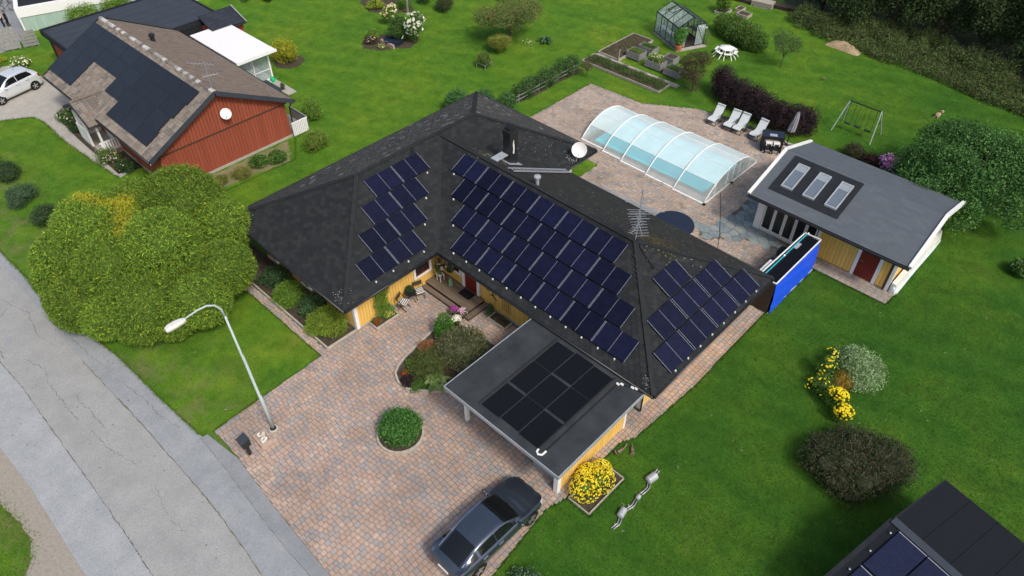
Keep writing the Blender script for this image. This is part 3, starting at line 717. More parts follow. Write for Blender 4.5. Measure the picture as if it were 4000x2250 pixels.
mb = MB(); mb.box(OV+.03,WX-OV-.03,OV+.03,WY-OV-.03,0,HE-.13); mb.box(WX-OV-.2,X2-OV-.03,Y0+OV+.03,Y1-OV-.03,.001,HE-.131)
part('wall', mb, 'yellow_wall', house)
mb = MB(); mb.box(OV-.01,WX-OV+.01,OV-.01,WY-OV+.01,.0,.16); mb.box(WX-OV-.3,X2-OV+.01,Y0+OV-.01,Y1-OV+.01,.002,.161); part('plinth', mb, 'concrete', house)
bmesh_cache = {}
def boards(parent, p0, p1, z0, z1, w, m, out=.03, skip=(), top=None):
    """vertical boards, each an object, along the wall line p0->p1 (outside on the right of the direction)"""
    d = Vector((p1[0]-p0[0], p1[1]-p0[1])); L = d.length; d.normalize(); n = Vector((d.y,-d.x)); k = int(round(L/w)); w = L/k; o = org(parent)
    for i in range(k):
        s = (i+.5)*w; lo, hi = z0, z1
        for (a, b_, sz0, sz1) in skip:
            if a < s < b_: lo, hi = None, (sz0, sz1)
        hs = [(lo, hi if top is None else top(s))] if lo is not None else [(a_,b2) for a_,b2 in ((z0,hi[0]),(hi[1],z1)) if b2-a_ > .05]
        for (h0,h1) in hs:
            key = (m, round(w,3), round(h1-h0,2), round(d.x,2), round(out,3))
            if key not in bmesh_cache:
                b_ = MB(); r = w/2-.008; prof = [(-r,0),(r,0),(r,out*.6),(r*.82,out),(-r*.82,out),(-r,out*.6)]
                V = [(d.x*a+n.x*c, d.y*a+n.y*c, zz) for zz in (0,h1-h0) for a,c in prof]; N_ = len(prof)
                b_.add(V, [tuple(range(N_))[::-1], tuple(range(N_,2*N_))] + [(j,(j+1)%N_,(j+1)%N_+N_,j+N_) for j in range(N_)])
                bmesh_cache[key] = mesh_of(b_, m, name='board')
            ob = link('board', bmesh_cache[key], parent); ob.location = (p0[0]+d.x*s-o[0], p0[1]+d.y*s-o[1], h0-o[2])
xw = WX-OV-.03; yw = Y0+OV+.03
boards(house, (xw,1.12), (xw,yw), .16, HE-.13, .165, 'yellow', skip=[(3.45,4.6,.9,2.1)])
boards(house, (xw+.05,yw), (X2-OV-.15,yw), .16, HE-.13, .165, 'yellow', skip=[(.45,1.5,1.05,2.1),(1.55,2.78,.16,2.5)])
boards(house, (1.0,OV+.03), (WX-OV-.15,OV+.03), .16, HE-.13, .165, 'yellow', skip=[(.7,1.9,1.0,2.2),(3.5,4.7,1.0,2.2)])
boards(house, (X2-OV-.03,yw+.12), (X2-OV-.03,Y1-OV-.03), .16, HE-.13, .165, 'yellow')
boards(house, (WX-OV-.03,Y1-OV+.05), (WX-OV-.03,WY-OV-.1), .16, HE-.13, .165, 'yellow')
for x, y in ((xw,OV+.03),(X2-OV-.03,yw),(X2-OV-.03,Y1-OV-.03),(xw,WY-OV-.03)):
    part('corner_board', MB().box(x-.13,x+.045,y-.045,y+.13,.1,HE-.13), 'white', house)
def window(parent, c, d, w, z0, z1, sash='red_door', trim='white', glass='glass_dark', cols=2, name='window', fr=.11):
    """window on a vertical wall: centre c (xy on the wall face), d along the wall, n outward; > frame boards, sash, pane"""
    d = Vector(d); n = Vector((d.y,-d.x)); c = Vector(c)
    def bx(a0,a1,o0,o1,h0,h1):
        V = []
        for h in (h0,h1):
            for a,o in ((a0,o0),(a1,o0),(a1,o1),(a0,o1)): V.append((c.x+d.x*a+n.x*o, c.y+d.y*a+n.y*o, h))
        return V, [(3,2,1,0),(4,5,6,7),(0,1,5,4),(1,2,6,5),(2,3,7,6),(3,0,4,7)]
    m = MB(); m.add(*bx(-w/2-fr,-w/2,.0,.055,z0-fr,z1+fr)).add(*bx(w/2,w/2+fr,.0,.055,z0-fr,z1+fr)).add(*bx(-w/2,w/2,.0,.055,z0-fr,z0)).add(*bx(-w/2,w/2,.0,.055,z1,z1+fr))
    o = part(name, m, trim, parent)
    m = MB(); t = .055
    for a0,a1,h0,h1 in [(-w/2,-w/2+t,z0,z1),(w/2-t,w/2,z0,z1),(-w/2+t,w/2-t,z0,z0+t),(-w/2+t,w/2-t,z1-t,z1)] + [(-w/2+w*k/cols-.02,-w/2+w*k/cols+.02,z0+t,z1-t) for k in range(1,cols)]:
        m.add(*bx(a0,a1,-.05,.01,h0,h1))
    part('sash', m, sash, o)
    for k in range(cols):
        part('pane', MB().add(*bx(-w/2+w*k/cols+.03,-w/2+w*(k+1)/cols-.03,-.03,-.026,z0+t,z1-t)), glass, o)
    part('reveal', MB().add(*bx(-w/2,w/2,-.056,-.051,z0,z1)), 'room_dark', o)
    return o
# walls behind the windows are opened by dark reveals set proud of the inner wall
window(house, (xw+.06,5.13), (0,1), .9, 1.0, 2.0); window(house, (9.62,yw-.06), (1,0), .8, 1.03, 2.0)
window(house, (2.25,OV+.03-.06), (1,0), 1.0, 1.1, 2.1); window(house, (5.1,OV+.03-.06), (1,0), 1.0, 1.1, 2.1)
d_ = part('door', MB().box(10.37,11.22,yw-.06,yw-.01,.36,2.38), 'red_door', house)
mb = MB(); mb.box(10.18,10.37,yw-.1,yw,.36,2.5).box(11.22,11.38,yw-.1,yw,.36,2.5).box(10.37,11.22,yw-.1,yw,2.38,2.5); part('door_frame', mb, 'white', d_)
mb = MB()
for i in range(5): mb.box(10.40+i*.16,10.535+i*.16,yw-.072,yw-.06,.5,2.3)
part('door_panel', mb, 'red_door', d_); part('door_handle', MB().bar((11.12,yw-.075,1.35),(11.12,yw-.12,1.35),.03).bar((11.12,yw-.12,1.35),(11.0,yw-.12,1.35),.025), 'chrome', d_)
part('porch_lamp', MB().box(10.24,10.30,yw-.16,yw-.1,1.95,2.1), 'black_metal', house)
# downpipes
for x, y in ((X2-.9,13.3),(WX-.93,16.2)): part('downpipe', MB().tube([(x+.9,y,HE-.1),(x+.5,y,HE-.35),(x+.0,y,HE-.6),(x,y,.1)], .045, 8), 'black_metal', house, smooth=True)
part('downpipe', MB().tube([(X2-.03,Y0+.8,HE-.1),(X2-.5,Y0+.8,HE-.35),(X2-.9,Y0+.9,HE-.6),(X2-.9,Y0+.9,.1)], .04, 8), 'black_metal', house, smooth=True)
# porch deck and steps
pd = part('porch', MB().box(8.6,11.68,5.3,yw-.03,.02,.31), 'wood_dark', house)
g = random.Random(4)
for i in range(8):
    y = 5.26 + i*.135; c = g.uniform(.85,1.15); part('plank', MB().box(8.6,11.72,y,y+.128,.312,.352,(.17*c,.13*c,.095*c)), 'wood_deck', pd)
part('step', MB().box(8.64,11.98,5.0,5.26,.02,.16), 'wood_dark', pd); part('step', MB().box(11.72,11.98,5.262,yw-.03,.02,.158), 'wood_dark', pd)
for i, y in enumerate((4.985,5.12)): c = .95+.1*i; part('plank', MB().box(8.64,12.0,y,y+.128,.162,.198,(.17*c,.13*c,.1*c)), 'wood_deck', pd)
for i, x in enumerate((11.73,11.865)): part('plank', MB().box(x,x+.128,5.262,yw-.03,.162,.198,(.16,.125,.095)), 'wood_deck', pd)
# solar panels: landscape, long side along the eave
def panel_proto(parent, w, h, m='cell', strips=True):
    b_ = MB().box(-w/2+.01,w/2-.01,-h/2+.01,h/2-.01,0,.035); p = link('solar_panel', mesh_of(b_, m, name='solar_panel'), parent)
    if strips:
        for x, ww in ((-w/2+.018,.015),(0,.011),(w/2-.018,.015)):
            link('frame_strip', mesh_of(MB().box(x-ww/2,x+ww/2,-h/2+.012,h/2-.012,.0355,.040), 'alu', name='frame_strip'), p)
    else:
        mb = MB(); e = .024; mb.box(-w/2,-w/2+e,-h/2,h/2,.0,.04).box(w/2-e,w/2,-h/2,h/2,.0,.04).box(-w/2+e,w/2-e,-h/2,-h/2+e,.0,.04).box(-w/2+e,w/2-e,h/2-e,h/2,.0,.04)
        link('frame', mesh_of(mb, 'black_metal', name='frame'), p)
    return p
def set_on_slope(o, parent, c, dn, sl, lift=.09):
    """c: plan xy + z on the slope; dn downhill"""
    dn = Vector((dn[0],dn[1],0)); cs = 1/math.sqrt(1+sl*sl); d3 = Vector((dn.x,dn.y,-sl))*cs; n = Vector((dn.x*sl,dn.y*sl,1))*cs; a = (-d3).cross(n)
    m = Matrix((a, -d3, n)).transposed().to_4x4(); m.translation = Vector(c) + n*lift - Vector(org(parent)); o.matrix_local = m
protoP = panel_proto(house, 1.68, 1.075); firstP = [True]
def put_panel(c, dn, proto, flag, sl=TT, parent=house):
    o = proto if flag[0] else copy_tree(proto, parent); flag[0] = False; set_on_slope(o, parent, c, dn, sl)
pw, pr_ = 1.698, .985
for r in range(4):                       # front slope of the long wing: four staggered rows of six
    y = 9.31 - r*1.005; x0 = 7.1 + r*1.005
    for i in range(6): put_panel((x0+pw*(i+.5), y, HE+TT*(y-Y0)), (0,-1), protoP, firstP)
for r in range(4):                       # courtyard slope of the cross wing: four rows of two
    x = 5.69 + r*1.0; y0 = 4.79 - r*1.025
    for i in range(2): put_panel((x, y0+pw*(i+.5), HE+TT*(WX-x)), (1,0), protoP, firstP)
for x, y0, n in ((21.4,6.67,4),(20.39,7.52,3),(19.38,9.25,1)):   # gable-end hip: rows of four, three and one
    for i in range(n): put_panel((x, y0+1.742*(i+.5), HE+TT*(X2-x)), (1,0), protoP, firstP)
def clampdot(x, y, z): part('clamp', MB().box(x-.026,x+.026,y-.026,y+.026,z+.02,z+.1), 'white', house)
for i in range(12): y = 5.72; clampdot(10.4+i*.86, y, HE+TT*(y-Y0))
for y in (2.0,3.0,3.9,4.85): clampdot(9.3, y, HE+TT*.29)
for r in range(3): clampdot(6.3+r*1.0, 7.9-r*1.025, HE+TT*(WX-6.3-r)); clampdot(7.35+r*1.0, 8.72-r*1.0, HE+TT*(8.72-r-Y0))
for i in range(8): clampdot(21.98-.03, 7.0+i*.9, HE+TT*.08)
# chimney with cowl, flashing and sweep step
cx0, cy0 = 8.25, 11.32; zb = 4.0
ch = part('chimney', MB().box(cx0,cx0+.48,cy0,cy0+.55,zb,6.2), 'black_metal', roof)
part('chimney_collar', MB().box(cx0-.03,cx0+.51,cy0-.03,cy0+.58,5.98,6.22), 'dark_trim', ch)
mb = MB(); n = 8; V = []
for k in range(n+1):
    t = math.pi*k/n; V += [(cx0+.06, cy0+.28-.22*math.cos(t), 6.22+.34*math.sin(t)), (cx0+.42, cy0+.28-.22*math.cos(t), 6.22+.34*math.sin(t))]
mb.add(V, [(2*k,2*k+1,2*k+3,2*k+2) for k in range(n)] + [tuple(2*k for k in range(n+1)), tuple(2*k+1 for k in range(n,-1,-1))]); part('cowl', mb, 'black_metal', ch)
part('flashing', MB().add([(cx0-.2,cy0-.25,HE+TT*(Y1-cy0+.25)+.04),(cx0+.72,cy0-.25,HE+TT*(Y1-cy0+.25)+.04),(cx0+.72,cy0+.72,HE+TT*(Y1-cy0-.72)+.04),(cx0-.2,cy0+.72,HE+TT*(Y1-cy0-.72)+.04)], [(0,1,2,3)]), 'galv', ch)
cf = cx0+.483; part('paint_flake', MB().add([(cf,cy0+.2,4.95),(cf,cy0+.3,4.9),(cf,cy0+.33,5.2),(cf,cy0+.27,5.75),(cf,cy0+.2,5.5),(cf,cy0+.23,5.2)], [(0,1,2,3,4,5)]), 'white_dirty', ch)
part('sweep_platform', MB().box(cx0-.05,cx0+.4,cy0-.85,cy0-.05,4.92,4.96).bar((cx0+.05,cy0-.8,4.93),(cx0+.05,cy0-.8,4.7),.03).bar((cx0+.35,cy0-.8,4.93),(cx0+.35,cy0-.8,4.7),.03), 'galv', ch)
# roof ladder lying along the valley
lp = Vector((9.76,10.3,HE+TT*(Y1-10.3)+.13)); lq = Vector((9.9,14.66,HE+.15)); sd2 = Vector((.19,0,0)); mb = MB()
mb.bar(lp+sd2, lq+sd2, .04, .06).bar(lp-sd2, lq-sd2, .04, .06)
for i in range(17): c = lp.lerp(lq, (i+.5)/17); mb.bar(c-sd2, c+sd2, .035)
part('roof_ladder', mb, 'alu', roof)
mb = MB().lathe([(.09,4.85),(.09,5.25),(.17,5.3),(.17,5.38),(.02,5.42)], 11.35, 10.45, 14); part('vent_pipe', mb, 'galv', roof, smooth=False)
part('cable', MB().tube([(17.4,10.1,5.14),(18.0,9.9,4.84),(18.7,9.75,4.5)], .02, 5), 'black', roof)
part('cable', MB().tube([(4.9,8.2,5.2),(5.3,7.9,5.02),(5.25,7.1,5.0)], .02, 5), 'black', roof)

# lichen and moss specks on the weathered slopes
mat('speck', (.3,.3,.28), .95, attr=True, spec=.1)
def specks(name, spots, seed):
    """spots: (x, y, spread x, spread y, count, size, colours); each lies on the roof surface"""
    g = rng(seed); VV, CC = [], []
    for cx, cy, sx, sy, n, sz_, pal in spots:
        if sx > 0: P = np.column_stack([cx+g.normal(size=n)*sx, cy+g.normal(size=n)*sy])
        else: P = np.column_stack([g.uniform(cx,-sx,n), g.uniform(cy,-sy,n)])
        x, y = P.T; h1 = np.minimum(np.minimum(x,WX-x),np.minimum(y,WY-y)); h2 = np.where(x > 4.8, np.minimum(X2-x,np.minimum(y-Y0,Y1-y)), -1); h = np.maximum(h1,h2); P = P[h > .05]; h = h[h > .05]; n = len(P)
        z = HE+TT*h+.034; a = g.uniform(0,6.28,n); r = sz_*g.uniform(.4,1.3,n)
        e = .01; hh = lambda X,Y: np.maximum(np.minimum(np.minimum(X,WX-X),np.minimum(Y,WY-Y)), np.where(X > 4.8, np.minimum(X2-X,np.minimum(Y-Y0,Y1-Y)), -1))
        gx_ = (hh(P[:,0]+e,P[:,1])-h)/e*TT; gy_ = (hh(P[:,0],P[:,1]+e)-h)/e*TT
        q = []
        for k in range(5): dx = r*np.cos(a+k*1.2566)*g.uniform(.6,1.2,n); dy = r*np.sin(a+k*1.2566)*g.uniform(.6,1.2,n); q.append(np.column_stack([P[:,0]+dx, P[:,1]+dy, z+gx_*dx+gy_*dy]))
        VV.append(np.stack(q,1).reshape(-1,3)); CC.append(np.repeat(np.array(pal)[g.integers(0,len(pal),n)]*g.uniform(.7,1.2,(n,1)),5,0))
    V = np.concatenate(VV); link(name, new_mesh(name, V-np.array(org(roof)), np.arange(len(V)).reshape(-1,5), 'speck', col=np.concatenate(CC)), roof, kind='stuff')
GRY = [(.26,.26,.25),(.2,.2,.19),(.32,.31,.29),(.15,.15,.14)]; MOS = [(.13,.11,.04),(.1,.085,.035),(.16,.13,.05)]
specks('lichen', [(.1,5.0,-4.6,-17,2300,.035,GRY), (4,13,-9.5,-17.3,160,.022,GRY), (12,10.3,-21.5,-14.5,420,.025,GRY), (17.75,11.35,.55,.45,520,.035,MOS), (8.0,10.75,.5,.3,320,.035,MOS+GRY), (9.3,15.6,.15,.15,60,.03,GRY), (8.9,.35,.25,.25,60,.022,GRY), (21.6,5.7,.15,.12,40,.022,GRY)], 71)

# ------------------------------------------------------------------ carport
cp = thing('carport', 'flat-roofed carport with yellow board side wall joined to the yellow house', 'carport', (18.5,3,0))
CX0, CX1, CY0, CY1, CZ = 15.7, 21.62, .25, 5.38, 2.62
rf = part('roof', MB().box(CX0,CX1,CY0,CY1,CZ-.16,CZ), 'felt_carport', cp)
mb = MB(); mb.box(CX0-.03,CX1+.03,CY0-.035,CY0-.003,CZ-.17,CZ+.015).box(CX0-.035,CX0-.003,CY0,CY1,CZ-.17,CZ+.015).box(CX1+.003,CX1+.035,CY0,CY1,CZ-.17,CZ+.015); part('edge_flashing', mb, 'galv', rf)
mb = MB()
for x, y in [(15.95+.0*i, .7+i*1.0) for i in range(5)] + [(16.75,.6+i*1.0) for i in range(5)] + [(17.6+i*.85,.42) for i in range(5)] + [(20.9,.9+i*.95) for i in range(5)] + [(21.35,.6+i*1.1) for i in range(5)]:
    s = .09; mb.add([(x-s,y-s,CZ+.004),(x+s,y-s,CZ+.004),(x+s,y+s,CZ+.004),(x-s,y+s,CZ+.004),(x-s*.75,y-s*.75,CZ+.006),(x+s*.75,y-s*.75,CZ+.006),(x+s*.75,y+s*.75,CZ+.006),(x-s*.75,y+s*.75,CZ+.006)], [(0,1,5,4),(1,2,6,5),(2,3,7,6),(3,0,4,7)])
part('felt_patches', mb, 'felt_blue', rf, kind='stuff')
for x, y in ((16.1,.96),(16.1,5.0)):
    part('post', MB().box(x-.075,x+.075,y-.075,y+.075,.05,CZ-.165), 'white', cp); part('post_foot', MB().box(x-.1,x+.1,y-.1,y+.1,.03,.12), 'concrete', cp)
part('post', MB().box(20.92,21.12,.92,1.12,.02,CZ-.165), 'white', cp); part('post', MB().box(20.98,21.12,5.1,5.24,.02,CZ-.165), 'white', cp)
part('beam', MB().box(16.02,21.05,.9,1.02,CZ-.36,CZ-.165), 'white', cp); part('beam', MB().box(16.05,16.15,1.03,4.9,CZ-.36,CZ-.164), 'white', cp)
boards(cp, (21.07,1.125), (21.07,5.1), .1, CZ-.17, .165, 'yellow'); part('wall', MB().box(20.99,21.065,1.125,5.095,.08,CZ-.17), 'yellow_wall', cp)
# pool-heating mats and their pipes
hs = thing('pool_heater', 'black ribbed pool heating mats laid on the carport roof', 'solar heater', (18.8,2.9,CZ))
def ribmat(x0,x1,y0,y1,z,n):
    mb = MB(); w = (x1-x0)/n
    for i in range(n): a = x0+i*w; mb.add([(a,y0,z),(a+w*.5,y0,z+.022),(a+w,y0,z),(a,y1,z),(a+w*.5,y1,z+.022),(a+w,y1,z)], [(0,1,4,3),(1,2,5,4)])
    return mb
for i in range(3):
    for j in range(3):
        x0 = 17.36+.98*i + .02; y0 = .62+1.52*j + (.05 if (i+j)%2 else 0)
        part('mat', ribmat(x0,x0+.94,y0,y0+1.44,CZ+.012,24), 'mat_rubber', hs)
for x in (17.3,20.36): part('manifold', MB().tube([(x,.6,CZ+.05),(x,5.2,CZ+.05)], .03, 8), 'plastic_black', hs)
part('pipe', MB().tube([(20.62,.72,CZ+.05),(20.62,5.0,CZ+.05)], .022, 7), 'plastic_black', hs)
part('pipe_elbow', MB().tube([(20.36,.6,CZ+.05),(20.38,.48,CZ+.06),(20.5,.42,CZ+.06),(20.62,.5,CZ+.06),(20.62,.72,CZ+.05)], .04, 7), 'white', hs)
for x, y in ((20.62,5.0),(20.75,5.1),(21.15,5.25),(21.3,5.3)): part('fitting', MB().tube([(x-.06,y,CZ+.06),(x+.06,y,CZ+.07)], .05, 7), 'white', hs)
part('pipe', MB().tube([(20.7,5.1,CZ+.05),(21.2,5.27,CZ+.05),(21.6,5.33,CZ+.05)], .03, 6), 'plastic_black', hs)
solo('storage_tarp', MB().prism([(19.6,1.2),(20.85,1.25),(20.8,2.2),(19.7,2.15)], .06, .95), 'asphalt_new', 'grey sheet-covered storage pile under the carport corner', 'storage cover')

# ------------------------------------------------------------------ cars
def catmull(T, xs):
    T = np.array(T, float); t = T[:,0]; out = []
    for x in xs:
        i = int(np.clip(np.searchsorted(t, x)-1, 0, len(t)-2)); p1, p2 = T[i], T[i+1]; p0 = T[max(i-1,0)]; p3 = T[min(i+2,len(T)-1)]
        h = p2[0]-p1[0]; u = (x-p1[0])/h
        m1 = (p2-p0)/max(p2[0]-p0[0],1e-6)*h; m2 = (p3-p1)/max(p3[0]-p1[0],1e-6)*h
        out.append((2*u**3-3*u*u+1)*p1 + (u**3-2*u*u+u)*m1 + (-2*u**3+3*u*u)*p2 + (u**3-u*u)*m2)
    return np.array(out)
def car(name, label, loc, rz, table, paint, L, wb, scale, ws, rw, sw, pil, lights, wheel_r=.33, antenna='fin'):
    t = thing(name, label, 'car', loc, rz, local=True); t.scale = (scale,)*3
    table = sorted(table); xs = np.linspace(table[0][0], table[-1][0], 90); T = catmull(table, xs); nv = 41; rings = []
    for x, hw, zs, wt, zt in T:
        hw = max(hw,.05); wt = min(max(wt,.05), hw*.95)
        P = [(0,hw*.84,.19),(1,hw*.96,.33),(2,hw*1.0,zs*.62+.04),(3,hw*.97,zs-.02),(4,hw*.9,zs+.03),(5,hw*.9*.48+wt*.52,(zs+.03)*.42+(zt-.05)*.58),(6,wt,zt-.045),(7,wt*.5,zt-.012),(8,0,zt)]
        rings.append(catmull(P, np.linspace(0,8,nv))[:,1:])
    nst = len(xs); G = np.zeros((nst, 2*nv-1, 3))
    for i, r in enumerate(rings):
        full = np.concatenate([r, r[::-1][1:]*np.array([-1,1])]); G[i,:,0] = xs[i]; G[i,:,1:] = full
    V = G.reshape(-1,3); W = 2*nv-1; cls = {}
    for i in range(nst-1):
        for j in range(W-1):
            v = (j+.5)*8/(nv-1); v = v if v <= 8 else 16-v; x = (xs[i]+xs[i+1])/2; y = V[i*W+j,1]
            k = 'body'; f = (v-4.2)/1.5
            if 4.2 < v < 5.7 and sw[0]+(sw[1]-sw[0])*f < x < sw[2]+(sw[3]-sw[2])*f:
                k = 'side_window_l' if y > 0 else 'side_window_r'
                if any(abs(x-p) < .035 for p in pil): k = 'body'
            elif v > 6.0 and ws[0]+.04*(8-v)*.0 < x < ws[1]+.1*(v-6)/2-.1: k = 'windscreen'
            elif v > 6.15 and rw[0] < x < rw[1]: k = 'rear_window'
            elif x > lights[0] and 2.45 < v < 3.75: k = 'headlight_l' if y > 0 else 'headlight_r'
            elif x < lights[1] and 2.35 < v < 3.6 and abs(y) > .38: k = 'tail_light_l' if y > 0 else 'tail_light_r'
            cls.setdefault(k, []).append((i*W+j, i*W+j+1, (i+1)*W+j+1, (i+1)*W+j))
    mm = {'body':paint,'side_window':'car_glass','windscreen':'car_glass','rear_window':'car_glass','headlight':'head_lens','tail_light':'red_lens'}
    bodyo = None
    for k, F in cls.items():
        F = np.array(F); u, inv = np.unique(F, return_inverse=True); nm = k[:-2] if k[-2:] in ('_l','_r') else k
        o = link(nm, new_mesh(nm, V[u], inv.reshape(F.shape), mm[nm], smooth=True), t)
    for sx in (1,-1):
        for sy in (1,-1):
            xw_, yo = sx*wb/2, .0
            hw_ = float(np.interp(xw_, xs, T[:,1])); y = sy*(hw_+.012)
            wt_ = MB(); prof = [(wheel_r*.66,-.02),(wheel_r*.72,.005),(wheel_r*.92,.012),(wheel_r,-.02),(wheel_r,-.2)]; n = 24; VV = []
            for r, off in prof: VV += [(xw_+r*math.cos(2*math.pi*k/n), y+sy*off, wheel_r+r*math.sin(2*math.pi*k/n)) for k in range(n)]
            FF = [(a*n+k, a*n+(k+1)%n, (a+1)*n+(k+1)%n, (a+1)*n+k) for a in range(len(prof)-1) for k in range(n)]
            wt_.add(VV, FF); w = part('wheel', wt_, 'tyre', t, smooth=True)
            rim = MB(); r0 = wheel_r*.66
            rim.add([(xw_+r0*math.cos(2*math.pi*k/n), y-sy*.05, wheel_r+r0*math.sin(2*math.pi*k/n)) for k in range(n)], [tuple(range(n))])
            part('rim_well', rim, 'black_metal', w)
            sp = MB()
            for k in range(5):
                a = 2*math.pi*k/5+.3; sp.bar((xw_,y-sy*.01,wheel_r),(xw_+r0*math.cos(a),y-sy*.005,wheel_r+r0*math.sin(a)), .075, .03, up=(0,1,0))
            sp.tube([(xw_,y-sy*.03,wheel_r),(xw_,y+sy*.005,wheel_r)], .06, 10)
            part('rim', sp, 'rim', w)
            a_ = MB(); R2 = wheel_r+.055; a_.add([(xw_+R2*math.cos(math.pi*k/16-.2+k*.025), y-sy*.008, wheel_r+R2*math.sin(math.pi*k/16-.2+k*.025)) for k in range(17)], [tuple(range(17))]); part('wheel_arch', a_, 'black', t)
    for sy in (1,-1):
        hw_ = float(np.interp(ws[1]-.25, xs, T[:,1])); zm = float(np.interp(ws[1]-.25, xs, T[:,2]))+.1
        m_ = MB().blob((ws[1]-.28, sy*(hw_+.09), zm), (.075,.12,.075), 3); m_.bar((ws[1]-.26,sy*(hw_-.1),zm-.04),(ws[1]-.28,sy*(hw_+.05),zm-.02),.05); part('mirror', m_, paint, t, smooth=True)
    for sy in (1,-1):
        for xh in (-.25,-1.05) if len(pil) > 1 else (-.1,-.9):
            hh = float(np.interp(xh, xs, T[:,1])); zz = float(np.interp(xh, xs, T[:,2]))-.09; part('door_handle', MB().box(xh-.11,xh+.11,min(sy*hh*.965,sy*(hh+.012)),max(sy*hh*.965,sy*(hh+.012)),zz-.018,zz+.018), 'chrome', t)
    def surf(x, v, sy, off=.004):
        r = np.array([np.interp(x, xs, G[:,int(j),k]) for j in (v*(nv-1)/8,) for k in (1,2)]); return (x, sy*(abs(r[0])+off), r[1]+off)
    def seam(pts, w, m, nm):
        mb_ = MB()
        for p_, q_ in zip(pts, pts[1:]): mb_.bar(p_, q_, w, w*.5)
        part(nm, mb_, m, t)
    for sy in (1,-1):
        for x_ in list(pil)+[sw[2]-.02, sw[0]+.45]: seam([surf(x_, v_, sy, .001) for v_ in (.8,1.6,2.4,3.2,4.0)], .012, 'black', 'door_gap')
        seam([surf(x_, 5.9, sy, .004) for x_ in np.linspace(sw[0]-.02, sw[2]+.05, 14)], .022, 'chrome', 'roof_glint'); seam([surf(x_, 4.1, sy, .004) for x_ in np.linspace(sw[0]+.1, sw[2], 12)], .014, 'chrome', 'window_trim')  # chrome strip added above the windows for the light reflected along the roof rail
        seam([surf(x_, 5.0, sy, .002) for x_ in np.linspace(ws[1]+.05, table[-1][0]-.25, 8)], .012, 'black', 'bonnet_gap')
    zt = float(np.interp(-.9, xs, T[:,4]))
    if antenna == 'fin': part('antenna_fin', MB().add([(-.85,0,zt-.01),(-1.05,-.03,zt-.01),(-1.05,.03,zt-.01),(-1.06,0,zt+.07)], [(0,1,3),(0,3,2),(1,2,3)]), paint, t)
    else: part('antenna_rod', MB().tube([(-.7,0,zt),(-.95,0,zt+.35)], .01, 5), 'black', t)
    part('licence_plate', MB().box(table[0][0]-.012,table[0][0]+.03,-.26,.26,.55,.66), 'plate', t); part('licence_plate', MB().box(table[-1][0]-.03,table[-1][0]+.012,-.26,.26,.36,.47), 'plate', t)
    part('interior', MB().box(-1.4,.6,-.6,.6,.4,.8), 'black', t)
    return t
SEDAN = [(2.36,.46,.50,.26,.53),(2.29,.68,.58,.45,.62),(2.05,.84,.67,.55,.73),(1.5,.905,.76,.62,.86),(1.02,.92,.84,.66,.93),(.6,.92,.875,.64,1.15),(.15,.925,.895,.585,1.355),(-.3,.925,.91,.58,1.40),(-.8,.925,.925,.57,1.385),(-1.2,.925,.94,.56,1.32),(-1.7,.915,.96,.57,1.15),(-2.05,.88,.97,.58,1.03),(-2.24,.83,.94,.56,.975),(-2.33,.74,.76,.5,.82),(-2.36,.62,.5,.42,.55)]
c1 = car('parked_car', 'dark metallic grey fastback saloon parked on the brick driveway', (20.36,-2.03,.05), R_(90), SEDAN, 'car_grey', 4.7, 2.82, .965, (.16,1.02), (-2.02,-1.18), (-1.95,-1.4,.85,.3), (-.36,-1.25), (2.02,-2.15))
HATCH = [(1.95,.45,.55,.3,.6),(1.88,.66,.66,.45,.72),(1.65,.78,.75,.5,.85),(1.2,.83,.84,.56,.97),(.95,.84,.88,.6,1.02),(.5,.845,.92,.58,1.3),(.1,.85,.94,.55,1.46),(-.4,.85,.95,.55,1.5),(-1.0,.85,.97,.54,1.47),(-1.5,.84,.98,.53,1.36),(-1.72,.82,.98,.54,1.2),(-1.86,.79,.94,.55,1.02),(-1.93,.7,.7,.5,.78),(-1.95,.6,.45,.42,.5)]
car('parked_car', 'small silver hatchback parked on the concrete drive of the red house', (-27.0,-1.6,.01), R_(-76), HATCH, 'car_silver', 3.9, 2.5, 1.0, (.1,.98), (-1.84,-1.45), (-1.45,-1.2,.8,.25), (-.3,), (1.6,-1.74), .3, 'rod')

# ------------------------------------------------------------------ street lamp, letterbox, boulder
t = thing('street_lamp', 'tall curved street lamp standing on the brick driveway', 'street lamp', (10.53,-4.92,0))
pts = [(10.53,-4.92,0.03),(10.5,-4.94,2.2),(10.47,-4.95,2.25),(10.42,-4.98,4.6),(10.4,-4.99,4.65),(10.33,-5.02,6.75)]
part('pole', MB().tube(pts, [.075,.072,.06,.055,.046,.042], 10), 'lamp_paint', t, smooth=True)
part('arm', MB().tube([(10.33,-5.02,6.7),(10.31,-5.06,7.1),(10.28,-5.2,7.36),(10.25,-5.45,7.5),(10.22,-5.8,7.5),(10.2,-6.3,7.42)], [.042,.04,.036,.034,.032,.03], 8), 'lamp_paint', t, smooth=True)
hd = MB(); secs = [(-6.25,.045,.05),(-6.38,.09,.09),(-6.58,.125,.11),(-6.84,.125,.1),(-6.96,.08,.06)]; V = []
for y, w, h in secs: V += [(10.2-w,y,7.38+.02),(10.2-w*.7,y,7.4+h),(10.2+w*.7,y,7.4+h),(10.2+w,y,7.4),(10.2+w*.8,y,7.32),(10.2-w*.8,y,7.32)]
n = 6; F = [(a*n+k, a*n+(k+1)%n, (a+1)*n+(k+1)%n, (a+1)*n+k) for a in range(len(secs)-1) for k in range(n)] + [tuple(range(5,-1,-1)), tuple(range(24,30))]
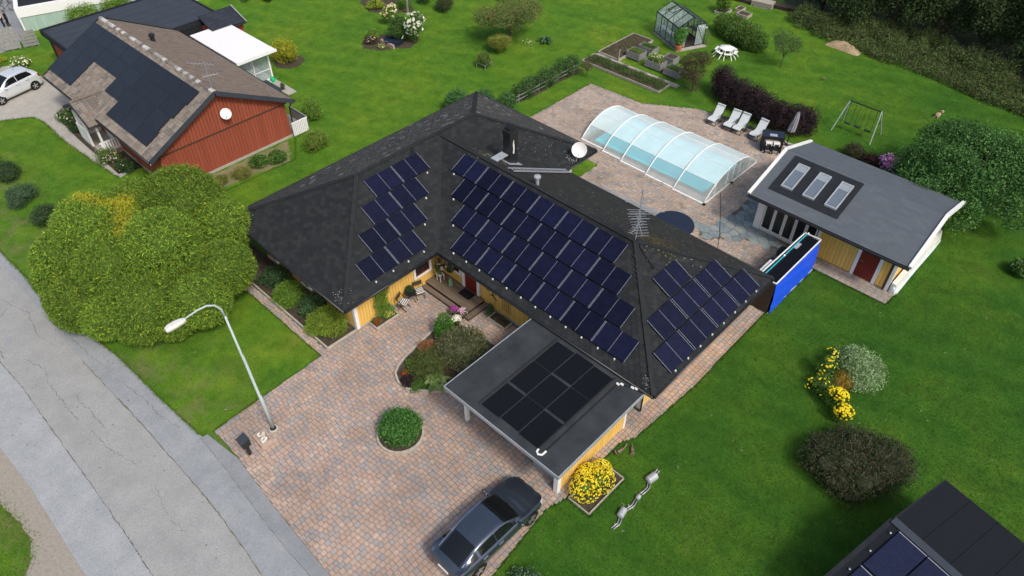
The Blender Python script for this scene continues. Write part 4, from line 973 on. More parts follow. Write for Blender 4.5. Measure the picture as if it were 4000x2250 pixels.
part('lamp_head', hd.add(V, F), 'white_dirty', t); part('base_collar', MB().lathe([(.13,.02),(.13,.12),(.1,.16)], 10.53,-4.92, 14), 'black', t); part('base_ring', MB().lathe([(.2,.02),(.2,.07),(.17,.09)], 10.53,-4.92, 16), 'kerb', t)
t = thing('letterbox', 'black pillar letterbox on the driveway beside the stone trough', 'letterbox', (10.84,-6.27,.05))
part('stand', MB().box(10.72,10.96,-6.33,-6.2,.05,.75), 'black_metal', t)
mb = MB(); mb.add([(10.64,-6.45,.68),(11.04,-6.45,.68),(11.04,-6.1,.68),(10.64,-6.1,.68),(10.64,-6.45,.98),(11.04,-6.45,.98),(11.04,-6.1,1.08),(10.64,-6.1,1.08)], [(3,2,1,0),(4,5,6,7),(0,1,5,4),(1,2,6,5),(2,3,7,6),(3,0,4,7)]); part('box', mb, 'black_metal', t); part('lid', MB().add([(10.62,-6.48,.985),(11.06,-6.48,.985),(11.06,-6.09,1.095),(10.62,-6.09,1.095),(10.62,-6.48,1.005),(11.06,-6.48,1.005),(11.06,-6.09,1.115),(10.62,-6.09,1.115)], [(3,2,1,0),(4,5,6,7),(0,1,5,4),(1,2,6,5),(2,3,7,6),(3,0,4,7)]), 'felt_blue', t)
t = thing('stone_trough', 'low stone trough filled with white pebbles beside the street lamp', 'planter', (10.7,-5.5,.05))
mb = MB(); g = random.Random(3); P0 = [(-.42,-.26),(.38,-.3),(.46,.2),(-.32,.3)]
mb.add([(10.7+x*1.05,-5.5+y*1.05,.03) for x,y in P0] + [(10.7+x,-5.5+y,.24+g.uniform(-.03,.03)) for x,y in P0] + [(10.7+x*.72,-5.5+y*.68,.25) for x,y in P0] + [(10.7+x*.7,-5.5+y*.66,.18) for x,y in P0], [(k,(k+1)%4,4+(k+1)%4,4+k) for k in range(4)] + [(4+k,4+(k+1)%4,8+(k+1)%4,8+k) for k in range(4)] + [(8+k,8+(k+1)%4,12+(k+1)%4,12+k) for k in range(4)] + [(12,13,14,15)]); part('trough', mb, 'stone_pink', t)
for i in range(26):
    c = g.choice([(.7,.68,.62),(.6,.56,.48),(.45,.4,.33)]); part('pebble', MB().blob((10.7+g.uniform(-.24,.26),-5.5+g.uniform(-.15,.15),.24+g.uniform(0,.07)), (g.uniform(.04,.075),g.uniform(.04,.07),.045), i, c), 'stone_white', t)

# ------------------------------------------------------------------ beds and plants of the forecourt
def kerb_line(name, label, pts, w=.09, h=.16, closed=False, m='kerb', cat='edging', z=.02):
    P = [Vector((x,y,0)) for x,y in pts]; P = P + [P[0]] if closed else P
    t = thing(name, label, cat, (pts[0][0],pts[0][1],z)); i = 0
    for a, b_ in zip(P, P[1:]):
        L = (b_-a).length; n = max(1, int(round(L/.5)))
        for k in range(n):
            p = a.lerp(b_, k/n+.01/max(L,.1)); q = a.lerp(b_, (k+1)/n-.004/max(L,.1)); part('kerb_stone', MB().bar((p.x,p.y,z+h/2),(q.x,q.y,z+h/2), w, h), m, t)
    return t
kerb_line('bed_edging', 'pale curved stone edging round the mixed shrub island in the driveway', [(15.4,2.45),(14.58,1.62),(13.7,.73),(13.04,.27),(12.46,.24),(11.97,.48),(11.73,.86),(11.56,1.4),(11.4,2.4),(11.25,3.3),(11.35,4.1),(11.8,4.55),(12.8,4.75)])
ip = struct('soil_bed', sheet(ISLAND, .10), 'soil')
kerb_line('bed_edging', 'pale ring of edging stones round the single round shrub in the driveway', circle(14.6,-1.45,.95,20), .08, .15, True)
struct('soil_bed', sheet(circle(14.6,-1.45,.93), .09), 'soil')
kerb_line('bed_edging', 'straight stone edging of the shrub bed along the front of the yellow house', [(-.5,-.7),(8.56,-.7),(8.58,.95)], .07, .14)
kerb_line('bed_edging', 'small stone edging round the red and yellow flowers by the house wall', [(8.66,1.65),(9.22,1.65),(9.22,2.98),(8.66,2.98)], .06, .12); struct('soil_bed', sheet(rect(8.62,9.2,1.66,2.96), .085), 'soil')
kerb_line('bed_edging', 'small stone edging of the narrow bed between porch and carport', [(12.52,6.28),(12.52,5.78),(13.62,5.78),(13.62,6.28)], .06, .12); struct('soil_bed', sheet(rect(12.54,13.6,5.8,6.32), .085), 'soil')
shrub('round_shrub', 'round dense green shrub standing alone in a ring in the driveway', 14.6,-1.4,.98,1.3, 9000, [(.05,.14,.03),(.035,.1,.022),(.075,.18,.04)], (.11,.055), 31, lob=16, shell=.7, z=.09)
tree('small_conifer', 'bright green upright conifer at the back of the driveway island', 11.9,3.55,1.55,.55, 4500, [(.05,.15,.02),(.08,.2,.03),(.035,.1,.015)], (.09,.03), 32, .04, .05, cat='conifer', lobes=[(11.9,3.55,.45,.5,.5,.4),(11.9,3.55,.85,.42,.42,.45),(11.88,3.57,1.2,.3,.3,.35),(11.7,3.4,.6,.25,.25,.4)], out=.9)
shrub('spreading_shrub', 'large shrub with pale pointed leaves in the middle of the driveway island', 13.5,3.3,1.6,1.5, 11000, [(.09,.11,.05),(.14,.14,.07),(.05,.075,.025),(.19,.17,.1),(.04,.06,.02)], (.17,.028), 33, lob=14, out=1.0)
shrub('astilbe', 'rusty orange feathery perennial at the edge of the driveway island', 12.1,2.35,.62,.6, 2600, [(.3,.1,.05),(.2,.09,.035),(.34,.16,.09),(.12,.1,.03)], (.13,.03), 34, cat='perennial', lob=6, out=1.0, z=.1, stem=False)
shrub('fern_shrub', 'feathery reddish brown and green shrub in the driveway island', 12.85,1.75,1.05,.95, 7500, [(.06,.12,.025),(.09,.09,.03),(.045,.1,.02),(.12,.1,.045)], (.08,.022), 35, cat='shrub', lob=9, out=.8, z=.1)
def rosette(name, label, x, y, r, h, n, pal, seed, cat='perennial', w=.34, z=0.1, rim=None, group=None):
    """broad arching leaves, each a bent blade"""
    g = random.Random(seed); t = thing(name, label, cat, (x,y,z), 0, group)
    for i in range(n):
        a = g.uniform(0,2*math.pi); L = r*g.uniform(.6,1.05); ti = g.uniform(.25,1); hh = h*(1.15-ti*.6); ww = L*w*g.uniform(.8,1.2); d = Vector((math.cos(a),math.sin(a),0)); s = Vector((-d.y,d.x,0)); c = g.choice(pal)
        P = [(0,.03,.1),(.3,hh*.75,.7),(.6,hh,1.0),(.85,hh*.85,.7),(1,hh*.6,.05)]; V = []
        for q, zz, f_ in P: b_ = Vector((x,y,z)) + d*L*q*ti + Vector((0,0,zz)); V += [b_ - s*ww*f_/2, b_ + Vector((0,0,-.015)), b_ + s*ww*f_/2]
        part('leaf_blade', MB().add(V, [(3*k+e,3*k+e+1,3*k+e+4,3*k+e+3) for k in range(4) for e in (0,1)], c), 'leaf', t)
    return t
rosette('hosta', 'hosta with big pale-edged leaves at the carport end of the island', 13.75,1.3,.8,.5, 70, [(.2,.28,.08),(.13,.22,.06),(.28,.34,.13),(.09,.16,.04)], 36, 'hosta')
shrub('heuchera', 'low dark purple foliage plant at the tip of the driveway island', 12.75,.55,.45,.25, 1300, PURP, (.08,.06), 37, cat='perennial', lob=5, z=.1, stem=False)
shrub('red_begonia', 'small bright red flowers at the tip of the driveway island', 12.35,.75,.2,.28, 300, G1, (.05,.035), 38, cat='flowers', lob=3, z=.1, stem=False, flowers=(34,.03,[(.6,.02,.015),(.5,.03,.03)]))
shrub('leafy_perennial', 'bright green leafy perennial in the middle of the driveway island', 12.35,1.35,.55,.45, 1800, G_BRIGHT, (.09,.05), 139, cat='perennial', lob=6, z=.1, stem=False)
shrub('ground_cover', 'low green ground cover under the hosta in the driveway island', 13.3,.75,.55,.25, 1800, G1, (.05,.035), 39, cat='perennial', lob=5, z=.1, stem=False)
shrub('dark_shrub', 'dark green shrub partly hidden under the carport roof edge', 14.6,3.1,.7,.8, 2600, G_DARK, (.09,.04), 40, lob=6, z=.1)

# front bed along the street side of the house
shrub('clipped_shrub', 'large bright yellow-green rounded shrub nearest the white corner board', 7.5,.08,1.12,1.15, 12000, [(.12,.19,.03),(.17,.25,.035),(.08,.14,.022),(.22,.27,.03)], (.12,.03), 41, lob=16, out=.8, z=.02)
shrub('broadleaf_shrub', 'dark green broad-leaved shrub between the two clipped shrubs in front of the house', 5.95,.35,.85,1.0, 4500, G_BLUE+G_DARK, (.12,.05), 42, lob=8)
shrub('clipped_shrub', 'lime green rounded shrub in the middle of the front bed', 4.55,.05,.98,1.05, 8500, [(.1,.19,.025),(.14,.24,.035),(.07,.13,.02)], (.11,.03), 43, lob=13, out=.8)
shrub('broadleaf_shrub', 'dark green shrub beside the willow at the far end of the front bed', 3.0,.2,.95,1.0, 4500, G_DARK+G_BLUE, (.11,.05), 44, lob=8)
def windowbox(x, label, seed, pal):
    t = thing('window_box', label, 'window box', (x,.62,1.0)); part('box', MB().box(x-.42,x+.42,.68,.86,.82,.98), 'white', t)
    L = [(x-.25+.25*k,.76,1.08,.2,.15,.14) for k in range(3)]; V,F,C = leaves(L, 420, (.07,.05), G1, seed); link('foliage', new_mesh('foliage', V-np.array([x,.62,1.0]), F, 'leaf', col=C), t); bloom(t, L, 55, .045, pal, seed)
windowbox(5.1, 'window box of red and white flowers on the front of the house, nearer the corner', 45, [(.5,.01,.04),(.55,.02,.05),(.75,.72,.7)]); windowbox(2.25, 'window box of white and red flowers behind the willow', 46, [(.75,.73,.7),(.5,.03,.03)])

# courtyard
shrub('climbing_plant', 'green climbing plant trained up the yellow courtyard wall', 8.8,2.5,.35,1.7, 4200, G_BRIGHT, (.06,.035), 47, cat='climber', z=.1, lobes=[(8.78,2.45,.5,.22,.45,.45),(8.76,2.4,1.0,.2,.45,.45),(8.75,2.5,1.5,.18,.5,.35),(8.85,2.75,.35,.25,.3,.3)], shell=.3)
shrub('geraniums', 'red flowering plants in the small edged bed by the wall corner', 8.95,1.85,.32,.35, 900, G1, (.05,.035), 48, cat='flowers', lob=5, z=.09, stem=False, flowers=(60,.032,[(.5,.02,.02),(.42,.03,.05)]))
shrub('marigolds', 'yellow flowering plants in the small edged bed beside the climber', 8.95,2.55,.36,.32, 900, G_BRIGHT, (.05,.03), 49, cat='flowers', lob=5, z=.09, stem=False, flowers=(80,.028,[(.75,.6,.08),(.7,.65,.25)]))
def chair():
    t = thing('folding_chair', 'folding chair', 'chair', (0,0,0), local=True)
    part('seat', MB().box(-.21,.21,-.21,.21,.42,.445), 'wood_dark', t)
    cu = part('cushion', MB().box(-.2,.2,-.2,.2,.446,.5), 'cushion', t)
    for k in range(4): part('stripe', MB().box(-.202,.202,-.18+k*.105,-.135+k*.105,.5,.504), 'black', cu)
    part('backrest', MB().box(-.21,.21,.26,.285,.62,.85), 'wood_dark', t)
    for sx in (-1,1):
        part('leg', MB().bar((sx*.2,.2,.42),(sx*.2,-.22,.01),.03), 'wood_dark', t); part('leg', MB().bar((sx*.22,.3,.86),(sx*.22,-.02,.42),.03).bar((sx*.22,-.02,.42),(sx*.22,.24,.01),.03), 'wood_dark', t)
    return t
ch0 = chair(); place(ch0, (9.1,3.45,.05), R_(115), 'folding chair with striped cushion nearest the climbing plant', 'courtyard chairs', True); place(ch0, (9.05,4.5,.05), R_(70), 'folding chair with striped cushion nearest the porch steps', 'courtyard chairs', False)
t = thing('bistro_table', 'small dark round table between the two courtyard chairs', 'table', (8.95,4.0,.05)); part('top', MB().lathe([(.3,.66),(.3,.69)], 8.95,4.0, 20), 'black_metal', t)
for a in range(3): part('leg', MB().bar((8.95,4.0,.66),(8.95+.28*math.cos(a*2.1+.4),4.0+.28*math.sin(a*2.1+.4),.05),.025), 'black_metal', t)
shrub('potted_plant', 'dark leafy plant standing on the small courtyard table', 8.93,4.02,.27,.33, 900, G_DARK, (.07,.04), 50, cat='potted plant', lob=4, z=.7)
t = thing('stool', 'small white stool holding the rose on the porch', 'stool', (9.1,5.85,.352)); part('seat', MB().box(8.94,9.26,5.7,6.0,.74,.77), 'white_dirty', t)
for sx in (8.96,9.22):
    for sy in (5.72,5.96): part('leg', MB().box(sx,sx+.03,sy,sy+.03,.352,.74), 'white_dirty', t)
shrub('potted_rose', 'potted plant with pale pink blossoms on the porch stool', 9.1,5.85,.36,.95, 1200, G1, (.06,.04), 51, cat='potted plant', lob=6, z=.77, flowers=(75,.05,[(.75,.5,.4),(.8,.66,.55),(.7,.4,.33)]))
shrub('potted_shrub', 'dark bush with white blossoms in the porch corner by the window', 9.65,6.05,.34,.6, 900, G_DARK, (.06,.04), 52, cat='potted plant', lob=5, z=1.1, flowers=(26,.035,[(.7,.68,.6)]), stem=False)
t = thing('watering_can', 'pale green metal watering can standing on the porch', 'watering can', (9.75,5.95,.352)); part('body', MB().lathe([(.1,.352),(.115,.36),(.1,.68),(.09,.7)], 9.75,5.95, 16), 'green_paint', t, smooth=False); part('spout', MB().tube([(9.83,5.9,.42),(9.95,5.82,.6)], [.03,.02], 7), 'green_paint', t); part('handle', MB().tube([(9.67,5.98,.66),(9.62,6.0,.8),(9.75,5.96,.83),(9.82,5.93,.7)], .012, 6), 'green_paint', t)
solo('doormat', MB().box(10.42,11.18,5.78,6.28,.354,.366), 'black', 'black rectangular doormat in front of the red front door', 'doormat')
def potflower(x, y, r, label, pal, seed):
    t = thing('flower_pot', label, 'potted plant', (x,y,.05)); part('pot', MB().lathe([(.1,.05),(.14,.26),(.15,.27),(.13,.27),(.12,.24)], x,y,14), 'wood_dark', t)
    L = [(x,y,.42,r,r,r*.75)]; V,F,C = leaves(L, 260, (.07,.05), G1, seed); link('foliage', new_mesh('foliage', V-np.array([x,y,.05]), F, 'leaf', col=C), t); bloom(t, L, 95, .042, pal, seed, top=.6)
potflower(11.2,4.8,.24, 'pot of deep magenta flowers at the foot of the porch steps', [(.3,.03,.25),(.4,.06,.33)], 53); potflower(11.6,5.0,.25, 'pot of pale pink flowers at the foot of the porch steps', [(.65,.42,.55),(.6,.33,.48)], 54); potflower(11.75,4.45,.25, 'pot of white flowers nearest the driveway island', [(.85,.82,.7),(.8,.78,.62)], 55)
# forged tree ornament on the wall
mb = MB(); y = yw-.05
mb.bar((12.3,y,.95),(12.25,y,1.75),.07,.02,up=(0,1,0)).bar((12.3,y,.95),(12.55,y,.8),.05,.02,up=(0,1,0)).bar((12.28,y,1.0),(12.05,y,.9),.045,.02,up=(0,1,0))
g = random.Random(9)
for sx in (-1,1):
    mb.bar((12.26,y,1.3),(12.26+sx*.4,y,1.5),.035,.015,up=(0,1,0))
    for i in range(34): c = (12.26+sx*g.uniform(.15,.62), y, g.uniform(1.15,1.85)); mb.bar(c,(c[0]+g.uniform(-.08,.08),y,c[2]+g.uniform(-.08,.08)),.035,.012,up=(0,1,0))
solo('wall_ornament', mb, 'black_metal', 'black metal tree silhouette fixed to the yellow wall beside the front door', 'wall ornament')
mb = MB()
for i in range(5): mb.bar((12.9+i*.14,yw-.04,.5),(12.9+i*.14,yw-.04,1.9),.012)
for i in range(8): mb.bar((12.88,yw-.05,.55+i*.18),(13.48,yw-.05,.55+i*.18),.012)
solo('trellis', mb, 'wood_dark', 'thin wire trellis on the yellow wall above the narrow bed', 'trellis')
shrub('potted_conifer', 'small blue-green conifer at the porch end of the narrow wall bed', 12.45,6.0,.26,.75, 1100, G_BLUE, (.06,.025), 56, cat='conifer', lob=4, z=.09)
shrub('heather', 'low grey-green heather plants in the narrow wall bed', 13.1,6.05,.36,.3, 800, [(.1,.09,.07),(.06,.07,.035),(.13,.1,.1)], (.05,.02), 57, cat='perennial', lob=6, z=.09, stem=False)
shrub('climbing_rose', 'red-flowered climber on the wall beside the carport roof', 14.9,6.15,.25,1.9, 700, G_DARK, (.06,.04), 58, cat='climber', z=.05, lobes=[(14.9,6.2,.7,.22,.15,.6),(14.95,6.2,1.5,.2,.14,.5)], flowers=(34,.045,[(.4,.02,.02),(.3,.02,.03)]))

# ------------------------------------------------------------------ the ball willow
wx, wy = -.85, -4.05
wx, wy = -.6, -4.1
WL = [(wx+(x-wx)*.97,wy+(y-wy)*.97,z*.96,r*.9,r*.9,r*.84) for x,y,z,r in ((-1.67,-1.29,3.5,2.3),(-4.1,-5.0,2.9,2.05),(-3.7,-6.75,2.2,1.75),(.5,-3.5,3.5,2.0),(2.85,-1.85,2.4,1.55),(-.9,-7.55,1.55,1.6),(2.05,-5.75,1.95,1.9),(3.45,-3.6,1.85,1.5),(-3.35,-7.7,1.7,1.15),(-.55,-5.6,2.95,1.8),(.6,-.5,2.9,1.6),(-3.4,-2.8,3.4,1.6),(.6,-7.0,1.35,1.35),(-2.2,-4.0,3.1,1.9),(3.0,-5.0,1.2,1.1),(-2.2,-8.0,1.2,1.0))]
WP_ = [(.115,.2,.026),(.085,.165,.024),(.14,.225,.03),(.055,.11,.02),(.17,.235,.032)]
V,F,C = leaves(WL, 230000, (.17,.034), WP_, 5, shell=.84, out=.55, jit=.3, rj=.04)
P4 = V.reshape(-1,4,3).mean(1); gg = rng(77)
def near_line(p, q, w): p = np.array(p); q = np.array(q); d = q-p; tt = np.clip(((P4[:,:2]-p)@d)/(d@d),0,1)[:,None]; return np.exp(-(((P4[:,:2]-p-tt*d)**2).sum(1))/w**2)
yl = np.maximum(near_line((-2.6,-3.5),(-.7,-4.5),.42), .7*near_line((-2.6,-3.7),(-4.6,-4.9),.35))*(P4[:,2] > 3.2)
C4 = C.reshape(-1,4,3); k = (gg.random(len(P4)) < .13); C4[k] = C4[k]*np.array([1.9,1.5,1.0])
k = gg.random(len(P4)) < np.clip(yl*1.3,0,.85); C4[k] = (np.array([.5,.47,.04])*gg.uniform(.7,1.2,(k.sum(),1)))[:,None,:]
t = thing('willow_tree', 'huge ball-shaped green willow with a yellow patch beside the road', 'tree', (wx,wy,0)); link('crown', new_mesh('crown', V-np.array([wx,wy,0]), F, 'leaf', col=C4.reshape(-1,3)), t); core(t, WL, WP_, .82, 9)
mb = MB(); mb.tube([(wx,wy,-.05),(wx,wy+.05,.8),(wx+.05,wy,1.6)], [.28,.24,.2], 10)
for i in range(12): a = i*.52; mb.tube([(wx,wy,1.2),(wx+1.2*math.cos(a),wy+1.2*math.sin(a),2.2),(wx+2.6*math.cos(a),wy+2.6*math.sin(a),3.0)], [.12,.08,.03], 6)
part('trunk', mb, 'bark', t)

# ------------------------------------------------------------------ the red house
RX0, RX1, RY0, RY1, RYR, REZ, RRZ = -22.2, -7.72, -.3, 9.1, 4.4, 2.6, 5.0; RSL = (RRZ-REZ)/(RYR-RY0)
rh = thing('red_house', 'red board house with brown tiled roof carrying black solar panels', 'house', (-15,4.4,0))
fr_ = [(RX0,RY0,REZ),(RX1,RY0,REZ),(RX1,RYR,RRZ),(RX0,RYR,RRZ)]; bk = [(RX1,RY1,REZ),(RX0,RY1,REZ),(RX0,RYR,RRZ),(RX1,RYR,RRZ)]
mb = MB().add([(x,y,z-.03) for x,y,z in fr_], [(0,1,2,3)]).add([(x,y,z-.1) for x,y,z in fr_], [(3,2,1,0)])
rr_ = part('roof', mb, 'roof_base', rh)
part('rear_slope', MB().add(bk, [(0,1,2,3)]).add([(x,y,z-.1) for x,y,z in bk], [(3,2,1,0)]), 'brown_roof', rr_)
def pantile(lx, ly):
    a = lx/2; b_ = ly*.54; xs = [(-1,0),(-.72,.9),(-.28,.9),(0,.05),(.28,.9),(.72,.9),(1,0)]; V = []
    for y, l in ((-b_,.028),(b_,.0)): V += [(x*a, y, z*.035+l) for x,z in xs]
    V += [(x*a, -b_, -.012) for x,z in xs]
    F = [(k,k+1,k+8,k+7) for k in range(6)] + [(14+k,15+k,k+1,k) for k in range(6)]
    return V, np.array(F)
TP = [(.2,.175,.15),(.17,.15,.13),(.23,.2,.17),(.145,.13,.115),(.19,.16,.135),(.21,.175,.145)]
shingles(rr_, [([(RX0+.04,RY0,REZ),(RX1-.04,RY0,REZ),(RX1-.04,RYR,RRZ),(RX0+.04,RYR,RRZ)],(0,-1),(0,RY0))], .3, .36, pantile(.3,.36), TP, 'tile', 'tile', seed=8, tilt=.0, stuff='tile_field', stagger=False)
g = random.Random(3); x = RX0+.2
while x < RX1-.1:
    c = g.choice([(.22,.19,.16),(.3,.28,.25),(.4,.38,.36),(.18,.15,.13),(.5,.49,.47)]); m_ = MB(); n = 6; V = []
    for xx in (x-.19,x+.19):
        for k in range(n+1): t_ = math.pi*k/n; V.append((xx, RYR-.15*math.cos(t_), RRZ+.0+.11*math.sin(t_)+(.015 if xx > x else 0)))
    m_.add(V, [(k,k+1,n+2+k,n+1+k) for k in range(n)] + [tuple(range(n+1))[::-1], tuple(range(n+1,2*n+2))], c); part('ridge_tile', m_, 'tile', rr_); x += .36
for xe, s in ((RX0,-1),(RX1,1)):
    for (ya,za),(yb,zb) in (((RY0,REZ),(RYR,RRZ)),((RY1,REZ),(RYR,RRZ))):
        part('verge_board', MB().bar((xe+s*.03,ya,za-.06),(xe+s*.03,yb,zb-.06),.05,.26), 'felt_blue' if s > 0 else 'dark_trim', rh)
part('gutter', MB().tube([(RX0,RY0-.06,REZ-.08),(RX1,RY0-.06,REZ-.08)], .06, 8), 'black_metal', rh, smooth=True); part('gutter', MB().tube([(RX0,RY1+.06,REZ-.08),(RX1,RY1+.06,REZ-.08)], .06, 8), 'black_metal', rh, smooth=True)
part('fascia', MB().box(RX0,RX1,RY0-.004,RY0+.02,REZ-.22,REZ-.05), 'white_dirty', rh)
gx = -8.2; wy0, wy1 = .45, 8.7
mb = MB().box(-21.7,gx-.02,wy0,wy1,0,REZ-.05); part('wall', mb, 'red', rh)
mb = MB(); mb.add([(gx-.03,wy0,2.38),(gx-.03,wy1,2.38),(gx-.03,RYR,2.38+(RYR-wy0)*RSL+.3),(gx-.2,wy0,2.38),(gx-.2,wy1,2.38),(gx-.2,RYR,2.38+(RYR-wy0)*RSL+.3)], [(0,1,2),(5,4,3)]); part('gable_wall', mb, 'red', rh)
boards(rh, (gx-.02,wy0), (gx-.02,wy1), .16, 2.33, .205, 'red')
def gtop(s): y = wy0+s; return REZ-.12 + (min(y-RY0, RY1-y))*RSL
boards(rh, (gx+.03,wy0-.1), (gx+.03,wy1+.1), 2.42, 3.0, .205, 'red', top=gtop)
part('shadow_board', MB().box(gx-.02,gx+.045,wy0-.1,wy1+.1,2.33,2.42), 'wood_dark', rh); part('plinth', MB().box(-21.72,gx+.05,wy0-.05,wy1+.03,0,.16), 'concrete', rh)
boards(rh, (-12.6,wy0), (gx-.05,wy0), .16, REZ-.2, .205, 'red')
part('downpipe', MB().tube([(gx+.3,RY1,REZ-.1),(gx+.15,wy1+.2,REZ-.5),(gx+.12,wy1+.12,.1)], .045, 7), 'black_metal', rh)
pR = panel_proto(rh, 1.675, 1.06, 'cell_red', False); fR = [True]
for y, spans in ((3.52,[(-22.2,8)]),(2.57,[(-22.3,8)]),(1.62,[(-22.35,2),(-15.75,4)]),(.68,[(-22.35,2),(-13.9,3)])):
    for x0, n in spans:
        for i in range(n): put_panel((x0+.1+1.69*(i+.5), y, REZ+(y-RY0)*RSL), (0,-1), pR, fR, RSL, rh)
# entrance porch with its own small tiled gable
px0, px1, pxm, pyf, pez, prz = -17.75, -14.15, -15.95, -.95, 2.35, 3.25
ep = part('porch_roof', MB().add([(px1,pyf,pez),(px1,.6,pez),(pxm,1.3,prz),(pxm,pyf,prz)], [(0,1,2,3)]).add([(px0,pyf,pez),(pxm,pyf,prz),(pxm,1.3,prz),(px0,.6,pez)], [(0,1,2,3)]), 'roof_base', rh)
shingles(ep, [([(px1,pyf,pez+.02),(px1,.35,pez+.02),(pxm,1.3,prz+.02),(pxm,pyf,prz+.02)],(1,0),(px1,0)), ([(px0,pyf,pez+.02),(pxm,pyf,prz+.02),(pxm,1.3,prz+.02),(px0,.35,pez+.02)],(-1,0),(px0,0))], .3, .36, pantile(.3,.36), TP, 'tile', 'tile', seed=9, tilt=0, stuff='tile_field', most=130, stagger=False)
part('porch_ridge', MB().bar((pxm,pyf,prz+.07),(pxm,1.35,prz+.07),.22,.08), 'brown_roof', ep); part('porch_verge', MB().bar((px1+.05,pyf-.02,pez-.03),(pxm,pyf-.02,prz-.03),.05,.2).bar((px0-.05,pyf-.02,pez-.03),(pxm,pyf-.02,prz-.03),.05,.2), 'felt_blue', ep)
part('porch_gutter', MB().tube([(px1+.06,pyf,pez-.05),(px1+.06,-.3,pez-.05)], .05, 7), 'black_metal', ep)
part('porch_floor', MB().box(-17.4,-14.5,-.75,.45,0,.3), 'concrete', rh); part('porch_wall', MB().box(-17.4,-15.9,-.8,-.72,.3,1.35), 'white', rh); part('porch_wall', MB().box(-17.42,-17.34,-.72,.44,.3,2.2), 'white', rh)
for x, y in ((-15.85,-.76),(-14.55,-.5)): part('porch_post', MB().box(x-.06,x+.06,y-.06,y+.06,.3,pez-.02), 'white', rh)
for i in range(7): y = -.66+i*.16; part('picket', MB().box(-14.56,-14.52,y,y+.1,.22,1.02), 'white', rh)
part('picket_rail', MB().box(-14.6,-14.565,-.72,.44,.9,.98).box(-14.6,-14.565,-.72,.44,.35,.43), 'white', rh); part('entrance_door', MB().box(-16.4,-15.4,.40,.445,.3,2.2), 'white_dirty', rh)
# vent pipe on the rear slope
part('vent_pipe', MB().lathe([(.14,4.0),(.14,4.62),(.2,4.66),(.2,4.8),(.1,4.86)], -17.9,5.7,14), 'black_metal', rr_)
def dish(name, label, base, mount, ctr, d, r, m='white'):
    t = thing(name, label, 'satellite dish', base); d = Vector(d).normalized(); ctr = Vector(ctr); a = d.orthogonal().normalized(); b_ = d.cross(a); n = 24; V = []; F = []
    for i, q in enumerate((0,.35,.7,1)):
        for k in range(n): V.append(ctr + (a*math.cos(2*math.pi*k/n)+b_*math.sin(2*math.pi*k/n))*r*max(q,.01) - d*r*.28*(1-q*q))
    F = [(i*n+k,i*n+(k+1)%n,(i+1)*n+(k+1)%n,(i+1)*n+k) for i in range(3) for k in range(n)]
    part('reflector', MB().add(V, F), m, t, smooth=True)
    low = ctr - Vector((0,0,1)).cross(d).cross(d).normalized()*r*-.75; f_ = ctr + d*r*.8 - Vector((0,0,r*.55))
    part('feed_arm', MB().tube([ctr - Vector((0,0,r*.95)) , f_], .015, 6), 'galv', t); part('receiver', MB().blob(tuple(f_), (.05,.05,.05), 2), 'white_dirty', t)
    part('mount', MB().tube([mount, tuple(Vector(mount)*.35+(ctr-d*r*.3)*.65), tuple(ctr - d*r*.3)], .025, 7), 'galv', t)
    return t
dish('satellite_dish', 'white satellite dish on the red gable wall', (-8.15,4.7,3.1), (-8.2,4.6,3.35), (-7.75,4.7,3.5), (.75,-.45,.45), .32)
dish('satellite_dish', 'white satellite dish on the rear corner of the dark hipped roof', (9.55,15.8,2.85), (9.5,15.75,2.8), (9.62,15.82,3.55), (.5,-.72,.42), .42)
def yagi(name, label, base, masth, arms, seed, m='alu'):
    t = thing(name, label, 'antenna', base); b_ = Vector(base); part('mast', MB().tube([b_, b_+Vector((0,0,masth))], .022, 7), m, t)
    for (z, d, L, n, el) in arms:
        d = Vector(d).normalized(); s = Vector((-d.y,d.x,0)); c = b_+Vector((0,0,z)); part('boom', MB().tube([c-d*L*.35, c+d*L*.65], .014, 6), m, t)
        for i in range(n):
            p = c-d*L*.35+d*L*i/max(n-1,1); e = el*(1-.35*i/max(n,1)); part('element', MB().bar(p-s*e/2, p+s*e/2, .016), m, t)
    return t
yagi('tv_antenna', 'tall many-armed television aerial at the ridge end of the dark roof', (17.33,10.15,5.1), 2.65, [(2.5,(.69,-.73,0),2.0,4,1.9),(1.45,(.69,-.73,0),.6,3,1.0),(1.0,(.72,-.7,0),1.5,9,.8),(.8,(.2,-.98,0),1.0,8,.4)], 1)
yagi('tv_antenna', 'small television aerial at the gable end of the red house', (-7.95,4.45,5.0), 1.75, [(1.6,(-.8,-.6,0),1.5,8,.35),(.9,(.3,.9,0),.8,5,.6)], 2)
# flat-roofed garage, rear annex and glazed patio of the red house
gr = thing('garage', 'flat dark felt-roofed garage built on to the red house', 'garage', (-25.5,7,0)); GX0,GX1,GY0,GY1,GZ = -29.0,-22.28,2.2,12.45,2.75
f_ = part('roof', MB().box(GX0,GX1,GY0,GY1,GZ-.1,GZ), 'felt_blue', gr); mb = MB()
mb.box(GX0-.06,GX0+.06,GY0-.06,GY1+.06,GZ-.32,GZ+.09).box(GX1-.06,GX1+.06,8.6,GY1+.06,GZ-.32,GZ+.09).box(GX0+.061,GX1-.3,GY0-.06,GY0+.06,GZ-.32,GZ+.088).box(GX0+.061,GX1-.061,GY1-.06,GY1+.06,GZ-.32,GZ+.088); part('parapet', mb, 'felt_dark', gr)
for i in range(6): part('felt_lap', MB().box(GX0+.1+i*1.05,GX0+.115+i*1.05,GY0+.1,GY1-.1,GZ+.001,GZ+.006), 'felt_dark', f_)
